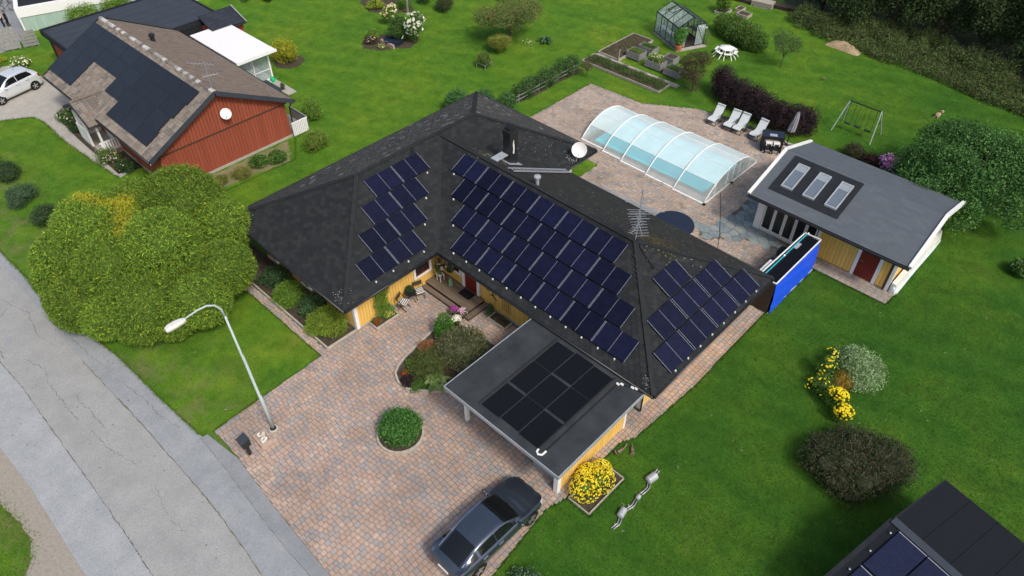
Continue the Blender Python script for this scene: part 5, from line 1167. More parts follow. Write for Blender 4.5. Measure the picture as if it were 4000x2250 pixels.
part('wall', MB().box(GX0+.3,GX1,GY0+.3,GY1-.3,0,GZ-.33), 'red', gr); part('side_cladding', MB().box(GX1+.002,GX1+.02,8.7,GY1-.25,.9,GZ-.32), 'dark_trim', gr); part('garage_door', MB().box(-26.4,-23.5,GY0+.24,GY0+.29,.05,2.15), 'white', gr); part('corner_post', MB().box(GX0+.22,GX0+.34,GY0+.2,GY0+.32,0,GZ-.33), 'wood_dark', gr)
an = thing('annex', 'small red annex with dark metal-tile roof behind the patio roof', 'shed', (-21.4,12.2,0)); part('wall', MB().box(-22.2,-20.65,10.9,13.35,0,2.4), 'red', an); boards(an, (-20.64,11.5), (-20.64,13.3), .1, 2.35, .2, 'red')
ro = part('roof', MB().add([(-20.38,10.8,2.45),(-20.38,13.5,2.45),(-22.22,13.5,3.12),(-22.22,10.8,3.12),(-20.38,10.8,2.39),(-20.38,13.5,2.39),(-22.22,13.5,3.06),(-22.22,10.8,3.06)], [(0,1,2,3),(7,6,5,4),(1,5,6,2),(0,4,5,1)]), 'roof_base', an)
shingles(ro, [([(-20.38,10.8,2.47),(-20.38,13.45,2.47),(-22.22,13.45,3.14),(-22.22,10.8,3.14)],(1,0),(0,0))], .28, .36, pantile(.28,.36), [(.03,.036,.05),(.036,.042,.056)], 'tile', 'tile', seed=11, tilt=0, most=80, stuff='tile_field', stagger=False); part('verge', MB().bar((-20.36,13.52,2.44),(-22.24,13.52,3.13),.06,.16), 'galv', an); part('gutter', MB().tube([(-20.32,10.8,2.4),(-20.32,13.5,2.4)], .05, 7), 'black_metal', an)
pt = thing('patio_roof', 'white flat patio roof on posts behind the red house', 'patio roof', (-17.9,10.9,0)); part('roof_sheet', MB().box(-21.0,-14.75,9.35,12.35,2.46,2.54), 'white', pt); part('gutter', MB().box(-14.75,-14.66,9.3,12.4,2.38,2.56), 'white', pt); part('beam', MB().box(-21,-14.9,12.2,12.3,2.28,2.46), 'white', pt)
for x, y in ((-15.45,12.0),(-15.45,9.6),(-18.4,12.0)): part('post', MB().box(x-.06,x+.06,y-.06,y+.06,.12,2.46), 'white', pt)
for x, y0, y1 in ((-15.45,9.66,11.94),): part('glass_panel', MB().box(x-.01,x+.01,y0,y1,.3,2.3), 'glass_house', pt); part('glazing_bar', MB().box(x-.02,x+.02,y0,y1,.95,1.0).box(x-.02,x+.02,10.75,10.8,.3,2.3).box(x-.02,x+.02,y0,y1,.2,.3), 'white', pt)
part('glass_panel', MB().box(-18.3,-15.55,12.0,12.02,.3,2.3), 'glass_house', pt); part('floor', MB().box(-21,-15.3,9.2,12.15,.0,.14), 'white_dirty', pt)
def recliner():
    t = thing('recliner', 'white cushioned garden recliner', 'garden chair', (0,0,0), local=True); part('seat_cushion', MB().box(-.27,.27,-.3,.3,.4,.52), 'cushion', t); mb = MB().bar((0,.3,.5),(0,.65,1.15),.52,.12,up=(1,0,0)); part('back_cushion', MB().add([(-.26,.28,.5),(.26,.28,.5),(.26,.6,1.15),(-.26,.6,1.15),(-.26,.4,.48),(.26,.4,.48),(.26,.72,1.12),(-.26,.72,1.12)], [(0,1,2,3),(7,6,5,4),(0,4,5,1),(1,5,6,2),(2,6,7,3),(3,7,4,0)]), 'cushion', t)
    for s in (-1,1):
        part('armrest', MB().box(s*.32-.03,s*.32+.03,-.3,.4,.62,.66), 'plastic_black', t)
        for y in (-.25,.3): part('leg', MB().box(s*.3-.02,s*.3+.02,y-.02,y+.02,.0,.62), 'steel', t)
    return t
rc = recliner(); place(rc, (-16.6,10.7,.14), R_(-60), 'white cushioned recliner under the patio roof, nearer the glass corner', 'recliners under the patio roof', True); place(rc, (-16.9,9.7,.14), R_(200), 'white cushioned recliner under the patio roof, nearer the house', 'recliners under the patio roof', False)
struct('paving_slab', MB().box(-15.7,-12.9,11.55,12.25,.0,.05), 'concrete'); solo('planting_trough', MB().box(-15.5,-13.6,11.0,11.5,.0,.3), 'felt_blue', 'long dark planting trough beside the patio roof', 'planter')
t = thing('watering_can', 'bright green plastic watering can by the patio roof post', 'watering can', (-15.3,11.9,.05)); part('body', MB().lathe([(.15,.05),(.16,.3),(.12,.36)], -15.3,11.9,14), 'green_plastic', t); part('spout', MB().tube([(-15.2,12.0,.2),(-14.98,12.2,.52)], [.03,.02], 6), 'green_plastic', t); part('handle', MB().tube([(-15.42,11.8,.3),(-15.36,11.85,.5),(-15.2,11.98,.42)], .015, 6), 'green_plastic', t)
shrub('potted_plant', 'small leafy plant in a dark pot at the end of the paving slab', -13.8,11.75,.22,.5, 350, G_BLUE, (.09,.05), 60, cat='potted plant', lob=3, z=.05)
# deck railing at the rear corner
dr = thing('deck', 'small deck with white pale railing at the corner of the red house', 'deck', (-8.8,9.3,0)); part('floor', MB().box(-10.4,-7.95,8.75,9.9,.05,.25), 'wood_grey', dr)
for i in range(9): y = 8.72+i*.125; part('pale', MB().box(-7.97,-7.94,y,y+.1,.1,.98), 'white', dr)
part('handrail', MB().box(-8.0,-7.92,8.7,9.86,.98,1.03), 'white', dr)
for i in range(14): x = -9.9+i*.14; part('pale', MB().box(x,x+.09,9.86,9.89,.1,.98), 'wood_grey', dr)
part('handrail', MB().box(-10,-8.0,9.84,9.92,.985,1.03), 'wood_grey', dr); part('post', MB().box(-8.9,-8.75,8.82,8.97,.25,2.4), 'white', dr)
# plants round the red house
WP = [(.6,.5,.5),(.65,.6,.55),(.5,.35,.42)]
shrub('rose_bush', 'rose bush with pinkish white flowers beside the red house entrance drive', -20.6,-.35,.95,.9, 2600, G_DARK+G1, (.08,.05), 61, lob=8, flowers=(70,.055,WP)); shrub('rose_bush', 'leafy rose bush with few white flowers beside the porch wall', -18.9,-.55,.75,.8, 2000, G_DARK, (.09,.05), 62, lob=6, flowers=(14,.06,[(.75,.75,.65)]))
shrub('rose_bush', 'straggly pink and white rose bush below the picket railing', -14.1,-.75,1.0,.85, 2600, G1+[(.16,.13,.04)], (.07,.045), 63, lob=9, flowers=(95,.05,WP)); shrub('rose_bush', 'dark leafy shrub at the front corner of the red house near the willow', -12.3,-.45,.8,.7, 2000, G_DARK, (.08,.05), 64, lob=7, flowers=(12,.045,WP))
shrub('golden_bush', 'bright yellow-green flowering bush beside the white patio roof', -17.3,14.3,1.25,1.9, 5200, G_YEL, (.12,.035), 65, lob=12, out=1.1, hang=-.6)
shrub('garden_shrub', 'rounded shrub nearest the white deck railing', -5.95,9.0,.95,1.35, 4200, G_BRIGHT+[(.18,.15,.04)], (.08,.05), 66, lob=10); shrub('garden_shrub', 'rounded shrub behind the deck of the red house', -9.2,11.0,.95,1.5, 4200, G_BRIGHT, (.08,.05), 67, lob=10)
shrub('peony', 'broad leafy bush in the bed along the red gable wall, nearest the deck', -6.4,6.5,.7,.75, 1700, G1, (.13,.07), 68, cat='perennial', lob=6); shrub('peony', 'broad leafy bush with pale flowers in the middle of the red gable bed', -6.75,5.35,.75,.75, 1700, G1, (.13,.07), 69, cat='perennial', lob=6, flowers=(8,.07,[(.7,.7,.5)])); shrub('grass_clump', 'yellowish grassy clump in the bed along the red gable wall', -6.6,4.1,.85,.55, 2200, [(.17,.18,.04),(.22,.2,.06),(.1,.13,.03)], (.16,.02), 70, cat='perennial', lob=6, stem=False, out=1.2); shrub('grass_clump', 'low green and yellow plants at the willow end of the red gable bed', -6.9,2.7,.8,.4, 1500, [(.17,.18,.04),(.1,.13,.03)], (.12,.025), 71, cat='perennial', lob=5, stem=False)
for i,(x,y,r,lab,pal) in enumerate(((-10.45,-5.75,1.0,'dark roadside shrub nearest the willow',G_DARK),(-13.5,-5.9,1.15,'blue-green roadside shrub second from the willow',G_BLUE),(-16.6,-5.7,1.0,'dark roadside shrub third from the willow',G_DARK),(-18.8,-5.9,1.0,'roadside shrub at the left edge, farthest from the willow',G_DARK+[(.08,.06,.035)]))):
    shrub('roadside_shrub', lab, x,y,r,1.15, 4000, pal+[(.06,.085,.05)], (.08,.04), 72+i, lob=9, group='shrubs along the neighbour lawn')
shrub('daisy_bush', 'white flowering bush behind the silver car', -31.0,.4,.9,.7, 1500, G_BRIGHT, (.09,.04), 80, cat='flowers', lob=7, flowers=(80,.07,[(.75,.75,.45),(.8,.8,.6)])); shrub('daisy_bush', 'white flowering bush at the left edge beside the silver car', -31.9,-1.2,.8,.6, 1200, G_BRIGHT, (.09,.04), 81, cat='flowers', lob=6, flowers=(60,.07,[(.75,.75,.45)])); shrub('lime_shrub', 'small lime green shrub on the lawn near the wooden screens', -32.7,-.3,.45,.5, 600, G_YEL, (.09,.04), 82, lob=4)
# white flat-roofed building, people, bicycles, wooden screens
wb_ = thing('white_building', 'white flat-roofed building with pale green metal walls at the top left', 'building', (-36.7,2.83,0), R_(-17.8), local=True)
part('wall', MB().box(-9,-.05,.05,16,0,1.25), 'green_metal', wb_)
for i in range(26): part('wall_rib', MB().box(-.05,-.015,.2+i*.3,.26+i*.3,.05,1.2), 'green_metal', wb_)
part('fascia', MB().box(-9.1,.02,-.02,16.1,1.2,1.92), 'white', wb_); part('roof', MB().box(-8.8,-.32,.3,15.8,1.921,1.935), 'felt_dark', wb_); part('corner_trim', MB().box(-.14,.0,-.0,.12,0,1.2), 'white', wb_)
shrub('clipped_hedge', 'square clipped green bush beside the white building, nearer the street', -33.6,6.6,1.15,1.7, 9000, G_BRIGHT, (.1,.06), 83, cat='hedge', lobes=[(-33.6+a,6.6+b_,z,.85,.85,.85) for a in (-.35,.35) for b_ in (-.45,.45) for z in (.6,1.15)]); shrub('clipped_hedge', 'square clipped green bush beside the white building, farther from the street', -33.4,9.2,1.15,1.6, 9000, G_BRIGHT, (.1,.06), 84, cat='hedge', lobes=[(-33.4+a,9.2+b_,z,.75,.75,.75) for a in (-.35,.35) for b_ in (-.45,.45) for z in (.6,1.1)])
def screen(label, p, q, h, nb, lean, solid):
    p = Vector((*p,0)); q = Vector((*q,0)); d = (q-p).normalized(); n = Vector((d.y,-d.x,0)); t = thing('wooden_screen', label, 'fence panel', tuple((p+q)/2), 0, 'grey wooden screens')
    for i in range(nb):
        z0 = .1+h*i/nb; z1 = z0+h/nb*(.97 if solid else .8); m_ = MB()
        a = [p-n*(lean*z0)+Vector((0,0,z0)), q-n*(lean*z0)+Vector((0,0,z0)), q-n*(lean*z1)+Vector((0,0,z1)), p-n*(lean*z1)+Vector((0,0,z1))]; m_.add(a+[v-n*.025 for v in a], [(0,1,2,3),(7,6,5,4),(0,4,5,1),(2,6,7,3),(1,5,6,2),(3,7,4,0)]); part('board', m_, 'wood_grey', t)
    for f_ in (.08,.5,.92): c = p.lerp(q,f_); part('post', MB().bar(c-n*.05+Vector((0,0,0)), c-n*(lean*h+.05)+Vector((0,0,h)), .06), 'wood_grey', t)
screen('grey wooden screen of close boards nearest the left edge', (-34.3,.35), (-33.9,1.55), 1.5, 6, .35, True); screen('grey wooden screen of gapped boards beside the white building', (-33.85,1.7), (-33.5,2.75), 1.2, 5, .1, False)
def person(label, loc, rz, top, scale):
    t = thing('person', label, 'person', loc, rz, local=True); t.scale = (scale,)*3
    J_ = {'pel':(0,0,.95,.13),'ch':(0,.02,1.25,.145),'nk':(0,.03,1.48,.06),'hd':(0,.07,1.62,.085),'ht':(0,.07,1.72,.07),'hl':(.1,0,.9,.095),'kl':(.11,.04,.5,.06),'al':(.11,-.02,.1,.045),'fl':(.11,.12,.04,.04),'hr':(-.1,0,.9,.095),'kr':(-.11,.1,.5,.06),'ar':(-.11,.06,.1,.045),'fr':(-.11,.2,.04,.04),'sl':(.19,.02,1.4,.065),'el':(.25,.02,1.12,.045),'wl':(.22,.2,.95,.033),'gl':(.2,.28,.93,.035),'sr':(-.19,.02,1.4,.065),'er':(-.25,.0,1.12,.045),'wr':(-.22,.16,.95,.033),'gr':(-.2,.24,.93,.035)}
    ed = [('pel','ch'),('ch','nk'),('nk','hd'),('hd','ht'),('pel','hl'),('hl','kl'),('kl','al'),('al','fl'),('pel','hr'),('hr','kr'),('kr','ar'),('ar','fr'),('ch','sl'),('sl','el'),('el','wl'),('wl','gl'),('ch','sr'),('sr','er'),('er','wr'),('wr','gr')]
    ks = list(J_); me = bpy.data.meshes.new('skel'); me.from_pydata([J_[k][:3] for k in ks], [(ks.index(a),ks.index(b_)) for a,b_ in ed], []); o = bpy.data.objects.new('skel', me); COL.objects.link(o)
    o.modifiers.new('skin','SKIN')
    for i,k in enumerate(ks): me.skin_vertices[0].data[i].radius = (J_[k][3],J_[k][3]); me.skin_vertices[0].data[i].use_root = (k == 'pel')
    o.modifiers.new('sub','SUBSURF').levels = 2
    dg = bpy.context.evaluated_depsgraph_get(); m2 = bpy.data.meshes.new_from_object(o.evaluated_get(dg)); m2.name = 'body'; bpy.data.objects.remove(o)
    m2.materials.clear()
    for k in ('skin',top,'cloth_black'): m2.materials.append(M(k))
    for p in m2.polygons:
        c = p.center; p.use_smooth = True; p.material_index = 0 if c.z > 1.49 or (abs(c.x) > .15 and c.z < .985 and c.y > .14 and c.z > .85) else (1 if c.z > .93 else 2)
    link('body', m2, t); hb = MB().blob((0,.05,1.67),(.095,.1,.1),4); hb.blob((0,.0,1.6),(.08,.06,.09),5); part('hair', hb, 'hair', t, smooth=True)
    return t
person('person in a black jacket and dark trousers walking near the bicycles', (-38.4,2.35,.01), R_(150), 'cloth_black', .86); person('person in a pale pink top and black trousers at the left edge', (-39.1,2.15,.01), R_(200), 'cloth_pink', .82)
def bicycle(label, loc, rz, sc):
    t = thing('bicycle', label, 'bicycle', loc, rz, group='bicycles by the white building', local=True); t.scale = (sc,)*3
    for x in (-.52,.52):
        w = part('wheel', MB().tube([(x+.34*math.cos(2*math.pi*k/20),0,.34+.34*math.sin(2*math.pi*k/20)) for k in range(21)], .022, 6, cap=False), 'tyre', t)
        m_ = MB()
        for k in range(8): m_.bar((x,0,.34),(x+.33*math.cos(k*.785),0,.34+.33*math.sin(k*.785)),.006)
        part('spokes', m_, 'steel', w)
    part('frame', MB().tube([(-.52,0,.34),(-.1,0,.3),(.4,0,.78),(-.2,0,.8),(-.1,0,.3)], .02, 6).tube([(-.52,0,.34),(-.2,0,.8)], .015, 6).tube([(.52,0,.34),(.38,0,.95)], .02, 6), 'black_metal', t); part('saddle', MB().blob((-.23,0,.92),(.13,.07,.04),1), 'black', t); part('handlebar', MB().tube([(.3,-.28,.98),(.4,-.1,.97),(.4,.1,.97),(.3,.28,.98)], .015, 6), 'black_metal', t)
bicycle('bicycle leaning nearest the two people', (-42.0,3.4,.01), R_(75), .95); bicycle('bicycle farther along the wall, at the top left corner', (-43.9,3.9,.01), R_(65), .95)

# ------------------------------------------------------------------ swimming pool and its telescopic cover
pool = struct('pool', MB().box(5.9,14.75,21.35,26.0,.0,.03), 'white_dirty')
struct('water', sheet(rect(6.25,14.4,21.7,25.65), .045), 'water')
en = thing('pool_enclosure', 'arched translucent telescopic pool enclosure with white ribs', 'pool enclosure', (10.3,23.6,0))
yc = 23.62
SEG = [(5.6,7.45,2.42,1.12),(7.45,8.95,2.6,1.19),(8.95,10.9,2.72,1.25),(10.9,12.95,2.84,1.31),(12.95,15.1,2.95,1.37)]
def arch(w, h, n=20):
    R2 = (w*w+h*h)/(2*h); a = math.asin(min(1,w/R2)); return [(yc-R2*math.sin(a-2*a*k/n), h-R2+R2*math.cos(a-2*a*k/n)) for k in range(n+1)]
def rib(x, w, h, r): return MB().tube([(x,y,z+.06) for y,z in arch(w,h)], r, 6)
for i,(x0,x1,w,h) in enumerate(SEG):
    A = arch(w,h,20); sg = part('segment', MB().box(x0,x1,yc-w-.05,yc-w+.05,.02,.12), 'white', en); part('base_rail', MB().box(x0,x1,yc+w-.05,yc+w+.05,.02,.12), 'white', sg)
    for k0,k1 in ((0,4),(4,8),(8,12),(12,16),(16,20)):
        m_ = MB(); V = []
        for k in range(k0,k1+1): V += [(x0,A[k][0],A[k][1]+.06),(x1,A[k][0],A[k][1]+.06)]
        m_.add(V, [(2*k,2*k+1,2*k+3,2*k+2) for k in range(k1-k0)]); part('pane', m_, 'polycarb_clear' if k0 in (0,) else 'polycarb', sg, smooth=True)
    part('arch_rib', rib(x0+.03,w,h,.036), 'white', sg, smooth=True); part('arch_rib', rib(x1-.03,w,h,.036), 'white', sg, smooth=True)
    for k in (4,8,12,16): part('purlin', MB().tube([(x0,A[k][0],A[k][1]+.065),(x1,A[k][0],A[k][1]+.065)], .018, 5), 'white', sg)
x1,w,h = 15.1,2.95,1.37; A = arch(w,h,20); ew = part('end_wall', MB().box(x1-.04,x1+.02,yc-w,yc+w,.02,.1), 'white', en)
m_ = MB(); V = [(x1-.01,y,.06) for y,z in A] + [(x1-.01,y,z+.06) for y,z in A]; m_.add(V, [(k,k+1,k+22,k+21) for k in range(20)]); part('pane', m_, 'polycarb_clear', ew)
for k in (4,8,10,12,16): part('mullion', MB().box(x1-.03,x1+.015,A[k][0]-.02,A[k][0]+.02,.06,A[k][1]+.06), 'white', ew)
x0,w,h = 5.6,2.42,1.12; A = arch(w,h,20); m_ = MB(); V = [(x0,y,.06) for y,z in A] + [(x0,y,z+.06) for y,z in A]; m_.add(V, [(k,k+1,k+22,k+21) for k in range(20)]); part('end_pane', m_, 'polycarb', en)
for y in (20.66,23.6): part('wheel_block', MB().box(15.05,15.2,y-.08,y+.08,.02,.14), 'black', en)
t = thing('hot_tub', 'round hot tub under a dark cover beside the timber deck', 'hot tub', (15.3,17.15,0)); part('shell', MB().lathe([(1.05,.02),(1.08,.74)], 15.3,17.15,36), 'white_dirty', t, smooth=False); part('cover', MB().lathe([(1.1,.72),(1.13,.76),(1.1,.84),(.05,.88)], 15.3,17.15,36), 'spa_cover', t)
solo('hose', MB().tube([(15.2,22.3,.06),(15.9,21.2,.06),(16.6,20.0,.06),(17.2,19,.06),(17.7,18.0,.06),(18.0,17.2,.06)], .016, 5), 'black', 'thin dark hose lying across the patio towards the pool', 'hose')

# ------------------------------------------------------------------ pool house
mat('felt_edge', (.096,.111,.128), .92, var=.1, vscale=14, spec=.15)
ph = thing('pool_house', 'yellow pool house with grey felt roof, three roof windows and glass doors', 'outbuilding', (22,23,0))
PX0,PX1,PY0,PY1,PYR,PEZ,PRZ = 17.75,26.25,20.0,26.95,23.5,2.52,3.62
pf = [(PX0,PY0,PEZ),(PX1,PY0,PEZ),(PX1,PYR,PRZ),(PX0,PYR,PRZ)]; pb = [(PX1,PY1,PEZ),(PX0,PY1,PEZ),(PX0,PYR,PRZ),(PX1,PYR,PRZ)]; PSL = (PRZ-PEZ)/(PYR-PY0)
mb = MB().add([(x,y,z-.02) for x,y,z in pf], [(0,1,2,3)]).add([(x,y,z-.02) for x,y,z in pb], [(0,1,2,3)]).add([(x,y,z-.14) for x,y,z in pf], [(3,2,1,0)]).add([(x,y,z-.14) for x,y,z in pb], [(3,2,1,0)]); pr2 = part('roof', mb, 'roof_base', ph)
pin = lambda P: [(min(max(x,PX0+.3),PX1-.3),y,z) for x,y,z in P]
part('edge_felt', MB().add([(x,y,z+.008) for x,y,z in pf], [(0,1,2,3)]).add([(x,y,z+.008) for x,y,z in pb], [(0,1,2,3)]), 'felt_edge', pr2)
shingles(pr2, [(pin(pf),(0,-1),(0,0)),(pin(pb),(0,1),(0,0))], .5, .2, recttab(.5,.2), [(.098,.113,.13),(.092,.107,.123),(.104,.12,.137),(.096,.11,.127)], 'felt', 'shingle', seed=15, tilt=.004)
for xe in (PX0,PX1):
    s = -1 if xe == PX0 else 1
    for ya, za in ((PY0,PEZ),(PY1,PEZ)): part('verge_board', MB().bar((xe-s*.02,ya,za+.0),(xe-s*.02,PYR,PRZ+.0),.16,.2), 'white', ph)
part('fascia', MB().box(PX0,PX1,PY0-.03,PY0-.004,PEZ-.2,PEZ-.01), 'dark_trim', ph); part('gutter', MB().tube([(PX0,PY0-.09,PEZ-.06),(PX1,PY0-.09,PEZ-.06)], .055, 8), 'black_metal', ph)
wyf = 20.9; mb = MB(); mb.box(21.58,25.6,wyf+.03,26.2,0,PEZ-.1); part('wall', mb, 'yellow_wall', ph)
part('back_wall', MB().box(18.15,21.57,26.0,26.2,0,PEZ-.1), 'room_dark', ph); part('floor', MB().box(18.15,21.57,20.95,26,.0,.1), 'room_dark', ph)
part('side_wall', MB().box(18.15,18.28,21.0,26,.1,PEZ-.1), 'white', ph)
m_ = MB()
for xe in (25.58,25.6): pass
part('gable', MB().add([(25.6,20.95,PEZ-.1),(25.6,26.2,PEZ-.1),(25.6,PYR,PRZ-.15)], [(0,1,2)]), 'yellow_wall', ph)
boards(ph, (21.72,wyf+.03), (23.68,wyf+.03), .08, PEZ-.1, .19, 'yellow'); boards(ph, (24.98,wyf+.03), (25.55,wyf+.03), .08, PEZ-.1, .19, 'yellow'); boards(ph, (25.6,wyf+.15), (25.6,26.1), .08, PEZ-.1, .19, 'yellow')
dd = part('door', MB().box(23.86,24.8,wyf-.02,wyf+.028,.1,2.2), 'red_door', ph); part('door_frame', MB().box(23.69,23.86,wyf-.04,wyf+.03,.05,2.4).box(24.8,24.97,wyf-.04,wyf+.03,.05,2.4), 'white', dd); part('door_handle', MB().bar((23.98,wyf-.05,1.1),(24.1,wyf-.05,1.1),.03), 'chrome', dd)
for i in range(5): part('door_board', MB().box(23.89+i*.18,24.05+i*.18,wyf-.03,wyf-.02,.14,2.16), 'red_door', dd)
part('corner_board', MB().box(25.5,25.66,wyf-.04,wyf+.12,.0,PEZ-.1), 'white', ph); part('corner_board', MB().box(21.56,21.72,wyf-.03,wyf+.03,.0,PEZ-.1), 'white', ph)
part('downpipe', MB().tube([(25.45,PY0-.09,PEZ-.1),(25.45,wyf-.2,PEZ-.45),(25.45,wyf-.12,.1)], .05, 7), 'black_metal', ph)
part('sill_wall', MB().box(18.15,21.5,wyf-.02,wyf+.06,.0,.14), 'white_dirty', ph); part('pillar', MB().box(18.12,18.5,wyf-.05,wyf+.25,0,PEZ-.1), 'white', ph)
gd = part('folding_door', MB().box(18.5,21.5,wyf+.0,wyf+.05,2.2,2.38), 'white', ph)
for i in range(5):
    a = 18.52+i*.6; b_ = a+.58
    for q in ((a,a+.07),(b_-.07,b_)): part('stile', MB().box(q[0],q[1],wyf+.0,wyf+.055,.145,2.2), 'white', gd)
    part('rail', MB().box(a+.07,b_-.07,wyf+.005,wyf+.05,.145,.24), 'white', gd); part('pane', MB().box(a+.07,b_-.07,wyf+.02,wyf+.028,.24,2.2), 'glass_dark', gd)
# roof windows on a dark felt field
def onpf(x, y, up=0): return (x, y, PEZ+(y-PY0)*PSL+up)
part('felt_field', MB().add([onpf(18.4,20.75,.05),onpf(22.2,20.75,.05),onpf(22.2,23.3,.05),onpf(18.4,23.3,.05)], [(0,1,2,3)]), 'felt_dark', pr2)
for i in range(3):
    x0 = 18.85+i*1.2; x1 = x0+.64; y0, y1 = 21.15, 22.85; m_ = MB()
    for a,b_,c,d in ((x0,x0+.06,y0,y1),(x1-.06,x1,y0,y1),(x0+.06,x1-.06,y0,y0+.06),(x0+.06,x1-.06,y1-.06,y1)):
        V = [onpf(a,c,.05),onpf(b_,c,.05),onpf(b_,d,.05),onpf(a,d,.05)]; m_.add(V+[(x,y,z+.09) for x,y,z in V], [(4,5,6,7),(0,1,5,4),(1,2,6,5),(2,3,7,6),(3,0,4,7)])
    sk = part('roof_window', m_, 'galv', pr2); part('pane', MB().add([onpf(x0+.06,y0+.06,.115),onpf(x1-.06,y0+.06,.115),onpf(x1-.06,y1-.06,.115),onpf(x0+.06,y1-.06,.115)], [(0,1,2,3)]), 'skylight_glass', sk); part('lining', MB().add([onpf(x0+.06,y0+.06,.055),onpf(x1-.06,y0+.06,.055),onpf(x1-.06,y1-.06,.055),onpf(x0+.06,y1-.06,.055)], [(0,1,2,3)]), 'fabric_grey', sk)
    part('blind', MB().add([onpf(x0+.06,y1-.45,.1),onpf(x1-.06,y1-.45,.1),onpf(x1-.06,y1-.06,.1),onpf(x0+.06,y1-.06,.1)], [(0,1,2,3)]), 'white', sk)
# wrapped sheets leaning on the gable
t = thing('wrapped_stack', 'long pale wrapped stack of sheets along the gable of the pool house', 'stack', (25.95,24,0)); part('sheets', MB().add([(25.72,20.85,.02),(26.05,20.8,.02),(26.1,26.9,.02),(25.74,27.2,.02),(25.72,20.9,.62),(25.95,20.88,.6),(26.0,26.8,.58),(25.74,27,.6)], [(3,2,1,0),(4,5,6,7),(0,1,5,4),(1,2,6,5),(2,3,7,6),(3,0,4,7)]), 'white_dirty', t)
part('film', MB().tube([(26.06,20.95,.1),(26.08,23.2,.12),(26.12,25.5,.1),(26.14,26.6,.12)], [.07,.05,.06,.03], 7), 'polycarb', t); part('film_end', MB().blob((25.88,20.85,.3),(.14,.08,.22),3), 'polycarb', t)

# ------------------------------------------------------------------ pool-heating screen with blue tarpaulin
t = thing('screen_wall', 'slatted screen wall with bright blue tarpaulin and black collector top', 'screen', (21.6,17.4,0)); sx0,sx1,sy0,sy1,sz = 21.15,22.05,15.35,19.7,1.95
V = []; nu, nv_ = 44, 16
for i in range(nu+1):
    for j in range(nv_+1):
        u, v = i/nu, j/nv_; yy = sy0+(sy1+.1-sy0)*u; xx = sx1+.03+.09*(1-v)+.03*u
        V.append((xx+.022*math.sin(u*31+2.2*math.sin(v*4))*(.35+.65*v*(1-v)*4)+.012*math.sin(v*17+u*9), yy, .02+(sz-.02)*v))
part('tarpaulin', MB().add(V, [(i*(nv_+1)+j,(i+1)*(nv_+1)+j,(i+1)*(nv_+1)+j+1,i*(nv_+1)+j+1) for i in range(nu) for j in range(nv_)]), 'blue_tarp', t, smooth=True)
for k in range(9): part('eyelet', MB().disc((sx1+.075,sy0+.25+k*.5,sz-.06),(1,0,0),.025,10), 'galv', t)
for a,b_ in (((sx1+.07,sy0,.04),(sx1+.14,sy1+.1,.04)),((sx1+.01,sy0,sz+.02),(sx1+.04,sy1+.1,sz+.02)),((sx0,sy0,sz+.02),(sx0+.1,sy1,sz+.02)),((sx0+.1,sy1+.05,sz+.02),(sx1+.04,sy1+.1,sz+.02)),((sx0,sy0,sz+.02),(sx1,sy0,sz+.02))): part('edge_rail', MB().bar(a,b_,.05), 'white', t)
part('collector_tray', MB().box(sx0+.03,sx1-.03,sy0+.03,sy1,sz-.04,sz-.015), 'black', t)
for i in range(13): x = sx0+.3+i*.045; part('collector_tube', MB().tube([(x,sy0+.05,sz+.0),(x+.03,sy1-.05,sz+.0)], .02, 6), 'mat_rubber', t)
part('pipe', MB().tube([(sx0+.17,sy0+.05,sz+.02),(sx0+.22,sy1+.05,sz+.03)], .026, 7), 'cyan_pipe', t); part('joint_piece', MB().tube([(sx0+.18,17.4,sz+.02),(sx0+.185,17.5,sz+.02)], .045, 7), 'white', t); part('pipe_cap', MB().blob((sx0+.25,sy1+.1,sz+.05),.06,1), 'white', t); part('control_box', MB().box(sx0+.24,sx0+.4,18.3,18.8,sz+.0,sz+.05), 'galv', t); part('shelf', MB().box(sx0-.22,sx0-.02,15.7,16.9,sz-.2,sz-.12), 'white_dirty', t)
for i in range(22): z = .06+i*.085; part('slat', MB().box(sx0+.02,sx1-.02,sy0-.03,sy0,z,z+.06), 'wood_dark', t)
for x in (sx0+.05,sx1-.08): part('post', MB().box(x,x+.06,sy0+.005,sy0+.07,.02,sz-.04), 'wood_dark', t); part('post', MB().box(x,x+.06,sy1-.07,sy1-.005,.02,sz-.04), 'wood_dark', t)
part('inner_wall', MB().box(sx0-.02,sx0+.02,sy0+.08,sy1-.08,.02,sz-.05), 'wood_dark', t)
t = thing('barbecue', 'black covered kettle barbecue beside the blue screen wall', 'barbecue', (20.75,18.9,.05)); part('cover', MB().lathe([(.3,.3),(.34,.6),(.34,.9),(.26,1.08),(.06,1.16)], 20.78,19.0,16), 'black', t, smooth=True)
for a in range(3): part('leg', MB().bar((20.78+.2*math.cos(a*2.1),19.0+.2*math.sin(a*2.1),.4),(20.78+.3*math.cos(a*2.1),19.0+.3*math.sin(a*2.1),.05),.03), 'black_metal', t)
t = thing('grill_cart', 'low black grill with shiny knobs beside the covered barbecue', 'barbecue', (20.62,18.2,.05)); part('bowl', MB().lathe([(.1,.55),(.26,.68),(.27,.74),(.1,.86)], 20.65,18.2,14), 'black_metal', t, smooth=True); part('knob', MB().blob((20.6,18.45,.85),.04,1).blob((20.7,18.5,.83),.04,2), 'chrome', t)
for a in range(3): part('leg', MB().bar((20.65,18.2,.6),(20.65+.3*math.cos(a*2.1+.5),18.2+.3*math.sin(a*2.1+.5),.05),.03), 'black_metal', t)

